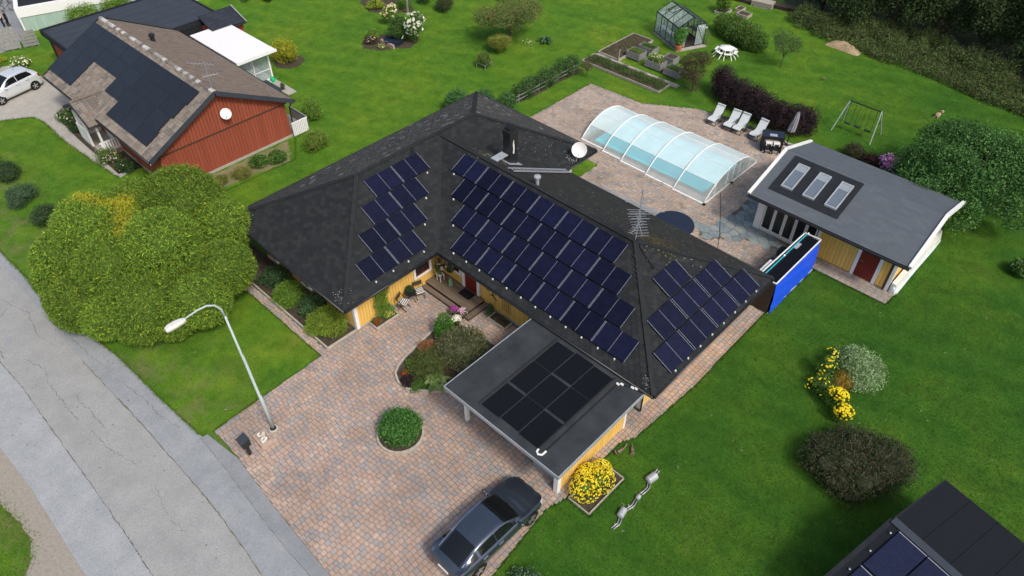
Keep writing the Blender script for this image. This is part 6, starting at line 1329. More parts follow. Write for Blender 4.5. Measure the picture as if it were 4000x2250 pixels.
# ------------------------------------------------------------------ loungers, bar set, parasol
def lounger():
    t = thing('sun_lounger', 'lounger', 'sun lounger', (0,0,0), local=True)   # feet at -y, head at +y
    P = [(-.62,.34),(-.5,.43),(-.25,.4),(.0,.33),(.2,.36),(.62,.92),(.68,.98)]; V = []
    for y,z in P: V += [(-.28,y,z),(.28,y,z)]
    part('sling', MB().add(V+[(x,y,z-.02) for x,y,z in V], [(2*k,2*k+1,2*k+3,2*k+2) for k in range(6)] + [(14+2*k+2,14+2*k+3,14+2*k+1,14+2*k) for k in range(6)]), 'fabric_light', t, smooth=True)
    for s in (-1,1):
        part('side_rail', MB().tube([(s*.31,y,z-.02) for y,z in P], .018, 6), 'black_metal', t); part('armrest', MB().tube([(s*.36,-.2,.5),(s*.36,.05,.58),(s*.36,.3,.6)], .022, 6), 'black_metal', t)
        part('leg', MB().tube([(s*.33,-.55,.36),(s*.33,-.62,.02),(s*.33,.35,.02),(s*.36,.05,.58)], .016, 6), 'black_metal', t); part('leg', MB().tube([(s*.33,.4,.6),(s*.33,-.1,.02)], .016, 6), 'black_metal', t)
    part('foot_bar', MB().bar((-.33,-.62,.02),(.33,-.62,.02),.03), 'black_metal', t); part('pillow', MB().box(-.27,.27,.57,.66,.93,.99), 'fabric_light', t)
    return t
lg = lounger()
for i,(x,y,a,lab) in enumerate(((10.62,29.0,4,'white sling sun lounger farthest from the bar table'),(11.75,29.1,3,'white sling sun lounger second from the left by the purple hedge'),(12.4,29.15,2,'white sling sun lounger third from the left by the purple hedge'),(13.6,29.25,-2,'white sling sun lounger nearest the bar table'))): place(lg, (x,y,.05), R_(a), lab, 'sun loungers by the purple hedge', i == 0)
for x,y,lab in ((11.2,29.2,'small glass side table between the two left loungers'),(12.98,29.3,'small glass side table between the two right loungers')):
    t = thing('side_table', lab, 'side table', (x,y,.05), group='lounger side tables'); part('top', MB().lathe([(.23,.42),(.23,.44)], x,y,18), 'glass_dark', t); part('rim', MB().tube([(x+.23*math.cos(k*.393),y+.23*math.sin(k*.393),.43) for k in range(17)], .014, 5), 'black_metal', t)
    for k in range(4): part('leg', MB().bar((x+.2*math.cos(k*1.57+.4),y+.2*math.sin(k*1.57+.4),.42),(x+.24*math.cos(k*1.57+.4),y+.24*math.sin(k*1.57+.4),.05),.02), 'black_metal', t)
t = thing('bar_table', 'tall black rattan bar table with dark glass top', 'bar table', (14.95,28.5,.05), R_(32), local=True)
part('side_panel', MB().box(-.62,-.5,-.38,.38,0,1.05), 'rattan', t); part('side_panel', MB().box(.5,.62,-.38,.38,0,1.05), 'rattan', t); part('apron', MB().box(-.5,.5,-.38,-.32,.88,1.05).box(-.5,.5,.32,.38,.88,1.05), 'rattan', t); part('top', MB().box(-.62,.62,-.38,.38,1.051,1.075), 'table_glass', t); part('top_rim', MB().box(-.65,.65,-.41,-.381,1.0,1.085).box(-.65,.65,.381,.41,1.0,1.085).box(-.65,-.621,-.38,.38,1.0,1.085).box(.621,.65,-.38,.38,1.0,1.085), 'rattan', t); part('tray', MB().box(-.25,.2,-.28,.0,1.076,1.09), 'galv', t)
def stool():
    t = thing('bar_stool', 'bar stool', 'bar stool', (0,0,0), local=True); part('seat', MB().box(-.18,.18,-.18,.18,.62,.7), 'rattan', t); part('cushion', MB().box(-.19,.19,-.2,.19,.701,.76), 'cushion', t); part('cushion_flap', MB().box(-.19,-.13,-.215,-.2,.6,.74).box(.13,.19,-.215,-.2,.6,.74), 'cushion', t); part('footrest', MB().box(-.17,.17,-.19,-.16,.2,.25), 'galv', t)
    for sx in (-1,1):
        for sy in (-1,1): part('leg', MB().box(sx*.16-.03,sx*.16+.03,sy*.16-.03,sy*.16+.03,0,.62), 'rattan', t)
    return t
st = stool(); c_, s_ = math.cos(R_(32)), math.sin(R_(32))
for i,(lx,lab) in enumerate(((-.23,'black bar stool with white cushion, nearer the loungers'),(.23,'black bar stool with white cushion, nearer the parasol'))): ly = -.42; place(st, (14.95+lx*c_-ly*s_, 28.5+lx*s_+ly*c_, .05), R_(32), lab, 'bar stools at the black bar table', i == 0)
t = thing('parasol', 'closed grey and white striped cantilever parasol on a stone base', 'parasol', (15.55,29.5,.0)); part('base', MB().box(15.2,15.95,29.15,29.9,.05,.12), 'concrete', t); part('cross_foot', MB().bar((15.2,29.2,.14),(15.9,29.8,.14),.06).bar((15.9,29.2,.14),(15.2,29.8,.14),.06), 'black_metal', t); part('pole', MB().tube([(15.55,29.5,.12),(15.5,29.55,1.4),(15.4,29.7,2.4)], .035, 8), 'black_metal', t)
for k in range(14):
    a0 = 2*math.pi*k/14; a1 = 2*math.pi*(k+1)/14; am = (a0+a1)/2; cx_, cy_ = 15.62, 29.72; V = []
    for z,r,dx in ((2.42,.05,.0),(2.0,.13,-.03),(1.5,.17,-.08),(1.05,.2,-.14)): V += [(cx_+dx+r*math.cos(a0),cy_+r*math.sin(a0),z),(cx_+dx+r*1.25*math.cos(am),cy_+r*1.25*math.sin(am),z),(cx_+dx+r*math.cos(a1),cy_+r*math.sin(a1),z)]
    part('canopy_fold', MB().add(V, [(3*i+e,3*i+e+1,3*i+e+4,3*i+e+3) for i in range(3) for e in (0,1)]), 'fabric_pale' if k%2 else 'fabric_grey', t)
PH = [(8.9,32.3,1.1,1.9),(9.9,31.6,1.0,1.8),(10.9,31.4,1.0,2.0),(11.9,31.3,1.0,1.9),(12.9,31.1,1.0,1.85),(13.9,31.1,1.0,1.7),(14.9,31.4,1.05,1.7),(15.5,31.9,.9,1.5)]
shrub('purple_hedge', 'dark purple-leaved hedge behind the white sun loungers', 12.2,31.4,3,1.9, 34000, PURP, (.1,.05), 90, cat='hedge', lobes=[(x+a,y+b_,h*.5*z,r*.7,r*.7,h*.42) for i,(x,y,r,h) in enumerate(PH) for a,b_,z in ((0,0,1),(.25,-.2,.75),(-.2,.25,1.25),(.1,.15,1.45))])

# ------------------------------------------------------------------ middle and back garden
def bedframe(name, label, poly, h, m='wood_pale', w=.06, fill=True, z0=0.0, cat='raised bed'):
    t = thing(name, label, cat, (*poly[0],z0)); P = [Vector((*p,0)) for p in poly]
    for a, b_ in zip(P, P[1:]+P[:1]): part('board', MB().bar((a.x,a.y,z0+h/2),(b_.x,b_.y,z0+h/2), w, h), m, t)
    if fill: part('soil', sheet(poly, z0+h*.8), 'soil', t)
    return t
bedframe('vegetable_bed', 'wide timber-edged bed of bare soil and weeds near the greenhouse', [(-1.2,31.5),(.72,31.5),(.68,35.95),(-1.18,35.95)], .2)
bedframe('vegetable_bed', 'long timber-edged bed of green crops beside the brick patio', [(-1.2,29.55),(5.7,29.55),(5.7,31.0),(-1.2,31.0)], .2)
struct('stone_path', MB().add([(x,y,.012) for x,y in ((-1.3,31.05),(6.2,31.05),(6.2,31.6),(-1.3,31.45))], [(0,1,2,3)]), 'gravel')
spn = bpy.data.objects['stone_path']; g = random.Random(2)
for i in range(26):
    for j in range(2): x = -1.2+i*.28; part('paving_stone', MB().box(x,x+.24,31.08+j*.22,31.27+j*.22,.012,.04+g.uniform(0,.012)), 'concrete', spn)
shrub('crop_row', 'mixed green vegetable crops growing in the long timber-edged bed', 2.2,30.25,3,.35, 9000, G1+G_DARK+[(.12,.1,.03)], (.08,.03), 101, cat='crops', z=.15, stem=False, lobes=[(-.7+i*.52,30.25+.3*((i*7)%3-1)*.8,.3,.45,.5,.26) for i in range(13)], shell=.3)
shrub('weed_patch', 'sparse weeds growing on the bare soil bed', -.2,33.6,1,.2, 2600, [(.13,.11,.05),(.1,.12,.03),(.07,.09,.02)], (.08,.03), 102, cat='weeds', z=.15, stem=False, lobes=[(-.75+(i%3)*.6,32.1+i*.36,.2,.4,.5,.12) for i in range(10)], shell=.2)
bx = [((.75,1.95,32.35,33.3),'raised planter of low herbs nearest the soil bed'),((2.62,4.0,32.1,33.0),'raised planter overflowing with small white daisies'),((4.35,5.6,32.0,32.9),'raised planter of low greens nearest the brown-leaved tree'),((3.3,4.2,33.45,34.3),'raised planter of bare soil behind the daisies'),((.85,2.2,33.75,34.5),'raised planter of leafy greens behind the herb planter')]
for i,((x0,x1,y0,y1),lab) in enumerate(bx):
    t = thing('raised_planter', lab, 'raised planter', ((x0+x1)/2,(y0+y1)/2,0), group='grey raised planters')
    for k in range(3):
        z = .12+k*.17
        part('board', MB().box(x0,x1,y0,y0+.035,z,z+.16), 'wood_grey', t); part('board', MB().box(x0,x1,y1-.035,y1,z,z+.16), 'wood_grey', t); part('board', MB().box(x0,x0+.035,y0+.036,y1-.036,z,z+.16), 'wood_grey', t); part('board', MB().box(x1-.035,x1,y0+.036,y1-.036,z,z+.16), 'wood_grey', t)
    for xx in (x0+.04,x1-.1):
        for yy in (y0+.04,y1-.1): part('leg', MB().box(xx,xx+.06,yy,yy+.06,0,.6), 'wood_grey', t)
    part('soil', sheet(rect(x0+.036,x1-.036,y0+.036,y1-.036), .52), 'soil', t)
    if i != 3:
        L = [(x0+(x1-x0)*a,y0+(y1-y0)*.5,.62,.3,.3,.16 if i != 1 else .5) for a in (.25,.5,.75)]; V,F,C = leaves(L, 900 if i != 1 else 2600, (.07,.03), G_BRIGHT if i in (1,0) else G1, 110+i, zmin=.5, shell=.3); link('greens', new_mesh('greens', V-np.array(org(t)), F, 'leaf', col=C), t)
        if i == 1: bloom(t, L, 75, .045, [(.8,.8,.5),(.85,.85,.75),(.75,.7,.3)], 5)
solo('garden_stake', MB().bar((.74,31.44,0),(.78,31.46,.95),.06), 'wood_pale', 'pale wooden stake at the corner of the soil bed', 'stake')
tree('young_fruit_tree', 'thin little reddish-leaved tree at the end of the long crop bed', .52,27.95,1.35,.5, 900, [(.09,.07,.035),(.06,.08,.03),(.12,.08,.05)], (.08,.04), 115, .025, .4, lob=5)
tree('brown_leaved_tree', 'bushy dark brown-leaved tree between the planters and the purple hedge', 7.2,31.5,2.9,1.35, 9500, [(.06,.05,.025),(.045,.045,.02),(.085,.06,.035),(.05,.065,.025)], (.085,.045), 116, .07, .18, lob=16)
# greenhouse
t = thing('greenhouse', 'black-framed glass greenhouse with a pot plant at its door', 'greenhouse', (-.2,37.4,0), R_(-25.2), local=True)
GL, GW, GH, GR = 3.25, 2.45, 1.75, 2.4      # along local x, depth y
part('base', MB().box(-.08,GL+.08,-.08,0.0,0,.1).box(-.08,GL+.08,GW,GW+.08,0,.1).box(-.08,.0,0,GW,0,.1).box(GL,GL+.35,-.1,GW+.1,0,.08), 'concrete', t); part('floor', MB().box(0,GL,0,GW,.0,.05), 'wood_dark', t)
F_ = MB(); w = .05
for x in [GL*i/4 for i in range(5)]:
    for y in (0,GW): F_.bar((x,y,.1),(x,y,GH),w)
    F_.bar((x,0,GH),(x,GW/2,GR),w).bar((x,GW,GH),(x,GW/2,GR),w)
for y in (0,GW): F_.bar((0,y,GH),(GL,y,GH),w*1.3).bar((0,y,.12),(GL,y,.12),w*1.2)
F_.bar((0,GW/2,GR),(GL,GW/2,GR),w*1.4)
for x in (0,GL): F_.bar((x,0,GH),(x,GW,GH),w).bar((x,0,.12),(x,GW,.12),w).bar((x,GW*.33,.1),(x,GW*.33,GH+.3),w).bar((x,GW*.66,.1),(x,GW*.66,GH+.3),w).bar((x,GW*.66,GH),(x,GW,.15),w*.6)
part('frame', F_, 'black_metal', t)
for i in range(4):
    a, b_ = GL*i/4+.03, GL*(i+1)/4-.03
    for y in (0,GW): part('pane', MB().box(a,b_,y-.004,y+.004,.14,GH-.03), 'glass_house', t)
    for s,y in ((-1,0),(1,GW)): part('pane', MB().add([(a,y,GH),(b_,y,GH),(b_,GW/2,GR),(a,GW/2,GR)], [(0,1,2,3)]), 'glass_house', t)
part('vent', MB().bar((.85,.35,GH+.45),(1.6,.35,GH+.45),.04).bar((.85,.35,GH+.45),(.85,GW/2,GR+.03),.04).bar((1.6,.35,GH+.45),(1.6,GW/2,GR+.03),.04), 'black_metal', t)
for x in (0,GL):
    for k in range(3):
        if x == GL and k == 1: continue
        part('pane', MB().box(x-.004,x+.004,GW*k/3+.03,GW*(k+1)/3-.03,.14,GH-.03), 'glass_house', t)
part('shelf', MB().box(.3,2.9,.12,.5,.75,.78), 'galv', t); part('shelf', MB().box(1.8,3.1,GW-.55,GW-.1,.95,.98), 'black_metal', t)
solo('white_sacks', MB().blob((3.3,38.4,1.25),(.25,.22,.14),1).blob((3.55,38.55,1.25),(.2,.2,.13),2), 'white', 'white plastic sacks on the shelf inside the greenhouse', 'sacks')
shrub('greenhouse_plants', 'dark leafy plants growing inside the greenhouse', 1.6,38.0,.8,1.3, 2200, G_DARK+G1, (.12,.06), 117, cat='plants', lob=6)
t = thing('potted_tree', 'big leafy plant in a terracotta pot at the greenhouse door', 'potted plant', (2.95,36.05,0)); part('pot', MB().lathe([(.2,.0),(.3,.42),(.33,.42),(.33,.5),(.28,.5),(.27,.44)], 2.95,36.05,20), 'terracotta', t)
L = [(2.95,36.05,1.0,.42,.42,.45),(3.1,36.15,1.45,.35,.35,.4),(2.8,36.0,1.3,.35,.35,.35)]; V,F,C = leaves(L, 2600, (.11,.06), [(.08,.2,.035),(.05,.14,.025),(.1,.24,.05)], 118, zmin=.5); link('foliage', new_mesh('foliage', V-np.array([2.95,36.05,0]), F, 'leaf', col=C), t); mb = MB(); branches(mb,(2.95,36.05,.42),(2.95,36.05,1.3),.02,5,3); part('stems', mb, 'bark', t)
shrub('tall_plant', 'wispy pale green plant beside the greenhouse corner', 3.9,38.3,.35,1.4, 700, [(.14,.2,.08),(.1,.16,.06)], (.14,.025), 119, cat='plant', lob=4, out=1.2)
shrub('lime_clump', 'small bright green clump behind the raised planters', 4.6,34.7,.5,.6, 1100, G_BRIGHT, (.1,.03), 120, cat='perennial', lob=5)
HL = [(3.6,41.3),(4.3,40.7),(5.1,40.4),(5.9,40.2),(6.7,40.0),(7.3,40.2),(4.6,41.4),(5.6,41.1),(6.5,40.9)]
shrub('currant_hedge', 'wide green currant hedge behind the white picnic table', 5.5,40.5,2,1.5, 15000, G1+[(.1,.13,.03)], (.12,.08), 121, cat='hedge', lobes=[(x,y,.75,.75,.75,.8) for x,y in HL])
# white round picnic table
t = thing('picnic_table', 'white octagonal picnic table with folded benches on the lawn', 'picnic table', (6.0,37.9,0))
for k in range(6):
    a = k*math.pi/3+.2; d = Vector((math.cos(a),math.sin(a),0)); s = Vector((-d.y,d.x,0)); c = Vector((6.0,37.9,0))
    part('bench', MB().bar(c+d*.72-s*.3+Vector((0,0,.42)), c+d*.72+s*.3+Vector((0,0,.42)), .22, .04), 'white', t)
    V = [c+d*.1-s*.1+Vector((0,0,.78)),c+d*.1+s*.1+Vector((0,0,.78)),c+d*.5+s*.28+Vector((0,0,.62)),c+d*.5-s*.28+Vector((0,0,.62))]; part('top_board', MB().add(V+[v-Vector((0,0,.03)) for v in V], [(0,1,2,3),(7,6,5,4),(0,4,5,1),(1,5,6,2),(2,6,7,3),(3,7,4,0)]), 'white', t)
    for e in (-1,1): part('leg', MB().bar(c+d*.3+s*e*.14+Vector((0,0,.66)), c+d*.92+s*e*.3+Vector((0,0,.0)), .05), 'white', t)
# sapling, twig, swing, toy, sand, timber
tree('sapling', 'slender young tree standing alone on the back lawn', 10.0,39.0,2.8,1.3, 2600, [(.07,.12,.04),(.05,.09,.03)], (.12,.055), 122, .035, .35, lob=9, cat='tree')
shrub('dead_twig', 'little brown dead plant on the back lawn', 13.2,39.35,.25,.25, 60, [(.2,.16,.1)], (.12,.03), 123, cat='twig', lob=2)
t = thing('swing_set', 'metal swing frame with three hanging swings on the back lawn', 'swing set', (18,34.2,0)); zt = 2.05
part('top_beam', MB().tube([(17.05,33.95,zt),(19.1,33.95,zt-.03)], .04, 8), 'dark_trim', t)
for x,xx in ((17.05,16.7),(19.1,19.28)):
    for y in (33.35,35.05): part('leg', MB().tube([(x,33.95,zt),((x+xx)/2,(33.95+y)/2,zt/2),(xx,y,.0)], .035, 7), 'lamp_paint' if True else 'steel', t)
    part('brace', MB().bar(((x+xx)/2,33.72,1.2),((x+xx)/2,34.4,1.2),.03), 'dark_trim', t)
for i,x in enumerate((17.35,18.0,18.7)):
    s = part('seat', MB().box(x-.2,x+.2,33.85,34.05,.5,.53), 'plastic_black', t)
    for e in (-.19,.19): part('chain', MB().tube([(x+e,33.95,zt-.03),(x+e,33.95,.53)], .01, 4), 'dark_trim', s)
solo('toy_dog', MB().blob((21.1,39.85,.16),(.2,.3,.16),1).blob((21.2,40.15,.3),(.14,.14,.14),2).bar((21.0,39.7,.1),(20.95,39.6,.0),.06).bar((21.2,39.7,.1),(21.2,39.6,.0),.06), 'sand', 'cream coloured garden ornament lying on the back lawn', 'ornament')
V = []; F = []; n = 14; g = random.Random(4)
for i in range(n+1):
    for j in range(9):
        u = i/n*2-1; v = j/8*2-1; h = max(0,1-u*u)*max(0,1-v*v)*.6*(1+g.uniform(-.25,.25)); V.append((12.0+u*1.35+g.uniform(-.06,.06), 45.2-.1*u+v*.5, h*.75-.01))
F = [(i*9+j,(i+1)*9+j,(i+1)*9+j+1,i*9+j+1) for i in range(n) for j in range(8)]; solo('sand_heap', MB().add(V,F), 'sand', 'low heap of pale sand at the edge of the woodland scrub', 'sand heap', smooth=True)
def stack(label, x, y, L, W, n, h, rz, m):
    t = thing('timber_stack', label, 'timber stack', (x,y,0), rz, local=True)
    for k in range(n): part('plank', MB().box(-L/2,L/2,-W/2,W/2,h*k*1.6,h*k*1.6+h), m, t)
    for e in (-.4,.4): part('bearer', MB().box(L*e-.06,L*e+.06,-W/2,W/2,-.0,h*.9), 'wood_dark', t)
stack('stack of grey planks at the woodland edge nearest the small beds', 1.4,47.9,3.2,.8,3,.06,R_(8),'wood_dark'); stack('low stack with a pale plank on top at the woodland edge', 3.4,48.1,1.8,.9,4,.08,R_(10),'wood_pale'); stack('dark stack of boards deepest in the woodland shade', 5.2,48.9,2.6,.8,3,.07,R_(12),'wood_dark')
bedframe('vegetable_bed', 'small timber bed with a leafy bush behind the greenhouse', [(1.2,44.0),(2.1,44.0),(2.1,45.2),(1.2,45.2)], .22); shrub('bean_bush', 'leafy green bush growing in the small timber bed', 1.65,44.6,.75,1.7, 2600, G_BRIGHT, (.12,.07), 124, lob=7, z=.15); bedframe('vegetable_bed', 'small empty timber bed farthest from the greenhouse', [(2.8,44.8),(3.8,44.8),(3.8,45.6),(2.8,45.6)], .25); bedframe('vegetable_bed', 'small empty timber bed between the leafy bush and the hedge', [(2.2,45.6),(2.75,45.6),(2.75,46.4),(2.2,46.4)], .22)
# raspberry row with rail fence
RL = [(-1.0+.12*((i*5)%3-1),22.3+i*.5,.55+.1*((i*3)%4)) for i in range(13)]
shrub('raspberry_row', 'row of raspberry canes along the low rail fence', -1.0,25.3,3,1.1, 11000, G_DARK+G1+G_BLUE, (.09,.055), 125, cat='hedge', lobes=[(x+.12,y,.55,.56,.5,h) for x,y,h in RL]+[(-.5,22.9,.35,.3,.4,.4),(-.45,25.2,.4,.3,.45,.45),(-.5,27.2,.4,.3,.4,.45)])
t = thing('rail_fence', 'low pale two-rail fence in front of the raspberry canes', 'fence', (-.7,24.5,0))
for y in (21.9,24.0,26.0,27.8): part('post', MB().box(-.57,-.51,y-.03,y+.03,0,.64), 'wood_grey', t)
for z in (.3,.58): part('rail', MB().bar((-.48,21.6,z-.02),(-.46,28.0,z),.03,.06), 'wood_grey', t)
shrub('green_bush', 'big green bush behind the far corner of the dark roof, left one', -2.7,18.3,1.15,1.6, 6000, [(.06,.15,.04),(.045,.11,.03),(.09,.19,.06)], (.1,.055), 126, lob=10); shrub('green_bush', 'green bush behind the far roof corner, middle one', -1.6,19.7,1.0,1.5, 5000, [(.06,.15,.04),(.045,.11,.03),(.09,.19,.06)], (.1,.055), 127, lob=9); shrub('green_bush', 'green bush behind the far roof corner, nearest the rail fence', -.35,20.5,.95,1.4, 4600, [(.05,.12,.03),(.04,.1,.03),(.08,.16,.05)], (.1,.055), 128, lob=8)
# apple tree, ornamental grass, rhubarb, guarded shrub
AL = [(-7.6,28.2,2.3,1.3,1.3,.8)]; g = random.Random(8)
for i in range(16): a = i*2.4; q = 2.3*math.sqrt((i+.5)/16); AL.append((-7.6+q*math.cos(a),28.5+q*math.sin(a),g.uniform(1.6,3.1),g.uniform(.75,1.05),g.uniform(.75,1.05),g.uniform(.5,.75)))
tree('apple_tree', 'spreading apple tree with reddish fruit in the middle lawn', -7.6,28.5,3.3,2.3, 26000, [(.085,.14,.035),(.06,.11,.028),(.12,.165,.045),(.15,.14,.055)], (.1,.055), 129, .13, .35, lobes=AL, flowers=(150,.05,[(.35,.09,.04),(.4,.2,.06)]), shell=.35)
def grassclump(name, label, x, y, r, h, n, pal, seed, cat='ornamental grass'):
    t = thing(name, label, cat, (x,y,0)); g = rng(seed); a = g.uniform(0,2*np.pi,n); q = r*np.sqrt(g.random(n)); L = h*g.uniform(.6,1.1,n); o = np.stack([np.cos(a),np.sin(a),np.zeros(n)],1); b0 = np.array([x,y,0])+o*(q*.25)[:,None]; m1 = b0+o*(q*.45)[:,None]+np.array([0,0,1])*(L*.75)[:,None]; tp = b0+o*(q*1.0)[:,None]+np.array([0,0,1])*(L*.8)[:,None]; s = np.stack([-np.sin(a),np.cos(a),np.zeros(n)],1)*.018
    V = np.stack([b0-s,b0+s,m1+s,m1-s,tp],1).reshape(-1,3); k = np.arange(n)*5; F = np.concatenate([np.stack([k,k+1,k+2],1),np.stack([k,k+2,k+3],1),np.stack([k+3,k+2,k+4],1)]); P_ = np.array(pal)[g.integers(0,len(pal),n)]*g.uniform(.7,1.2,(n,1)); link('blades', new_mesh('blades', V-np.array([x,y,0]), F, 'leaf', col=np.repeat(P_,5,0)), t)
grassclump('ornamental_grass', 'golden green fountain grass clump under the apple tree', -6.8,26.5,.85,1.35, 2300, [(.3,.36,.07),(.38,.4,.09),(.2,.27,.06)], 130)
rosette('rhubarb', 'broad-leaved rhubarb plant on the middle lawn', -5.4,30.1,.85,.5, 26, [(.05,.12,.05),(.08,.16,.08),(.04,.09,.04)], 131, z=0); shrub('fallen_blossoms', 'low pale flowers scattered beside the rhubarb', -6.3,29.1,.7,.12, 260, G_BRIGHT, (.06,.03), 132, cat='flowers', lob=4, stem=False, flowers=(46,.035,[(.75,.7,.3),(.7,.7,.5)]))
shrub('berry_bush', 'small bush inside a low wooden guard on the middle lawn', -6.0,24.0,.72,1.25, 2600, G1+[(.15,.1,.04)], (.08,.045), 133, lob=6)
t = thing('plant_guard', 'low wooden guard frame round the small berry bush', 'plant guard', (-5.9,23.8,0))
for x,y in ((-6.3,23.5),(-5.5,23.6),(-5.6,24.4),(-6.4,24.3)): part('post', MB().box(x-.02,x+.02,y-.02,y+.02,0,.42), 'wood_grey', t)
for p,q in (((-6.3,23.5),(-5.5,23.6)),((-5.5,23.6),(-5.6,24.4)),((-5.6,24.4),(-6.4,24.3))): part('rail', MB().bar((*p,.38),(*q,.38),.025), 'wood_grey', t)
# flower island with raised pond, hydrangeas and flagpole
t = thing('raised_pond', 'small raised stone pond with dark basin in the flower island', 'pond', (-14.0,21.6,0)); part('front_wall', MB().box(-14.65,-13.1,21.2,21.35,.0,.3), 'stone_pink', t); part('basin', MB().lathe([(.75,.02),(.78,.35),(.72,.36),(.66,.2)], -13.95,21.95,16), 'spa_cover', t); part('rim', MB().tube([(-13.95+.8*math.cos(k*.3+.3),21.95+.8*math.sin(k*.3+.3),.5+.1*math.sin(k*.9)) for k in range(10)], .04, 6), 'green_metal', t)
shrub('hydrangea', 'tall hydrangea covered in white cone-shaped flowers', -12.65,23.1,.95,2.3, 2600, G1, (.11,.06), 134, lobes=[(-12.65,23.1,1.6,.75,.75,.65),(-12.5,23.3,1.9,.6,.6,.5),(-12.8,22.9,1.3,.6,.6,.5),(-12.3,23.1,1.3,.5,.5,.5)], flowers=(115,.11,[(.75,.76,.6),(.7,.72,.55),(.8,.8,.7)])); shrub('hydrangea', 'cream and yellow flowering hydrangea behind the pond', -16.6,23.9,.7,1.6, 1700, G_BRIGHT, (.1,.06), 135, lobes=[(-16.6,23.9,1.1,.55,.55,.5),(-16.4,24.1,1.4,.4,.4,.35),(-16.9,23.7,.9,.45,.45,.4)], flowers=(70,.09,[(.75,.7,.35),(.75,.55,.3),(.8,.75,.55)]))
shrub('laurel_bush', 'dense dark green bush between the pond and the white hydrangea', -14.2,22.8,1.1,1.9, 5200, G1+G_DARK, (.12,.06), 136, lob=10); shrub('low_bush', 'low green bush at the left end of the flower island', -15.9,21.5,.75,.65, 1700, G_BRIGHT, (.1,.06), 137, lob=6); shrub('dark_perennial', 'dark red-leaved perennials with pale roses in front of the pond', -15.2,20.7,.7,.5, 1700, [(.06,.035,.03),(.04,.05,.025),(.08,.05,.04)], (.08,.05), 138, cat='perennial', lob=7, flowers=(16,.07,[(.75,.6,.55),(.7,.35,.1)])); shrub('edging_plant', 'small yellow-green plant with a white bloom at the tip of the flower island', -13.9,20.7,.4,.35, 600, G_YEL+G1, (.08,.04), 139, cat='perennial', lob=4, flowers=(5,.09,[(.8,.8,.78)]))
t = thing('flagpole', 'white flagpole standing behind the white hydrangea', 'flagpole', (-17.2,26.2,0)); part('pole', MB().tube([(-17.2,26.2,0),(-17.2,26.2,9)], [.08,.05], 12), 'white', t, smooth=True); part('base', MB().lathe([(.2,0),(.2,.1),(.1,.15)], -17.2,26.2,14), 'concrete', t)
t = thing('garden_lantern', 'slim black lantern post in the far flower bed', 'lantern', (-19.75,24.9,0)); part('post', MB().tube([(-19.75,24.9,0),(-19.75,24.9,.9)], .03, 7), 'black_metal', t); part('lantern_head', MB().lathe([(.03,.9),(.12,1.0),(.12,1.2),(.02,1.35)], -19.75,24.9,8), 'black_metal', t)
shrub('far_perennials', 'mixed yellow-green perennials round the black lantern', -20.2,25.2,.9,.7, 2200, G_BRIGHT+G_YEL, (.1,.05), 140, cat='perennial', lob=8); shrub('far_perennials', 'mixed green perennials beside the flagpole', -18.6,26.8,.8,.7, 1800, G1, (.1,.05), 141, cat='perennial', lob=7); shrub('far_bush', 'dark round bush at the top edge nearest the flagpole', -17.9,28.6,.75,1.0, 1800, G_DARK+G1, (.09,.05), 142, lob=6); shrub('far_bush', 'larger dark round bush at the top edge beside the apple tree', -15.6,28.9,.95,1.4, 2800, G_DARK+[(.08,.05,.03)], (.09,.05), 143, lob=8); shrub('far_bush', 'small dark bush at the top edge behind the patio roof', -28.2,19.8,.8,.8, 1500, G_DARK, (.09,.05), 144, lob=5); shrub('far_bush', 'small bush at the top edge behind the garage', -29.6,18.4,.6,.7, 900, G1, (.09,.05), 145, lob=4)

# ------------------------------------------------------------------ right lawn
shrub('variegated_shrub', 'round pale silvery variegated shrub on the right lawn', 26.85,14.5,1.35,1.55, 9500, [(.2,.29,.14),(.15,.24,.1),(.31,.39,.21),(.1,.18,.065)], (.085,.055), 150, lob=14)
shrub('coneflowers', 'tall bright yellow flowers on loose green stems on the right lawn', 26.3,12.9,.8,1.2, 2600, G1, (.1,.04), 151, cat='flowers', lobes=[(25.9,13.5,.7,.4,.45,.7),(26.2,12.7,.5,.5,.6,.5),(27.0,12.2,.6,.6,.4,.5),(27.5,11.75,.45,.4,.35,.4)], flowers=(0,.05,[(.8,.55,.02)]) if False else None)
tt_ = bpy.data.objects['coneflowers']; bloom(tt_, [(25.75,13.75,1.3,.3,.25,.2),(25.9,13.4,.9,.35,.4,.4),(26.0,12.5,.5,.5,.6,.3)], 60, .06, [(.85,.7,.04)], 4); bloom(tt_, [(26.95,12.2,.95,.45,.3,.2),(27.0,12.2,.95,.4,.3,.2),(27.5,11.75,.7,.4,.35,.25),(27.5,11.7,.7,.4,.35,.25)], 190, .06, [(.86,.7,.03),(.82,.62,.02)], 6, name='flower_heads')
shrub('copper_shrub', 'coppery orange foliage plant beside the yellow flowers', 26.65,13.4,.62,1.0, 2600, [(.3,.19,.025),(.24,.14,.02),(.2,.17,.03)], (.07,.025), 152, lob=7, out=.9)
shrub('barberry', 'large dark brownish shrub in the middle of the right lawn', 29.0,9.85,2.35,1.5, 38000, [(.042,.072,.026),(.058,.052,.028),(.034,.06,.022),(.066,.052,.034)], (.085,.045), 153, z=0, stem=False, lobes=lobes_in((28.35,9.2,0),1.65,1.5,17,153)+lobes_in((29.7,10.5,0),1.65,1.4,17,253)+lobes_in((29.3,9.3,0),1.5,1.35,10,353)+lobes_in((28.6,10.4,0),1.35,1.4,9,453))
mb = MB(); g = random.Random(6)
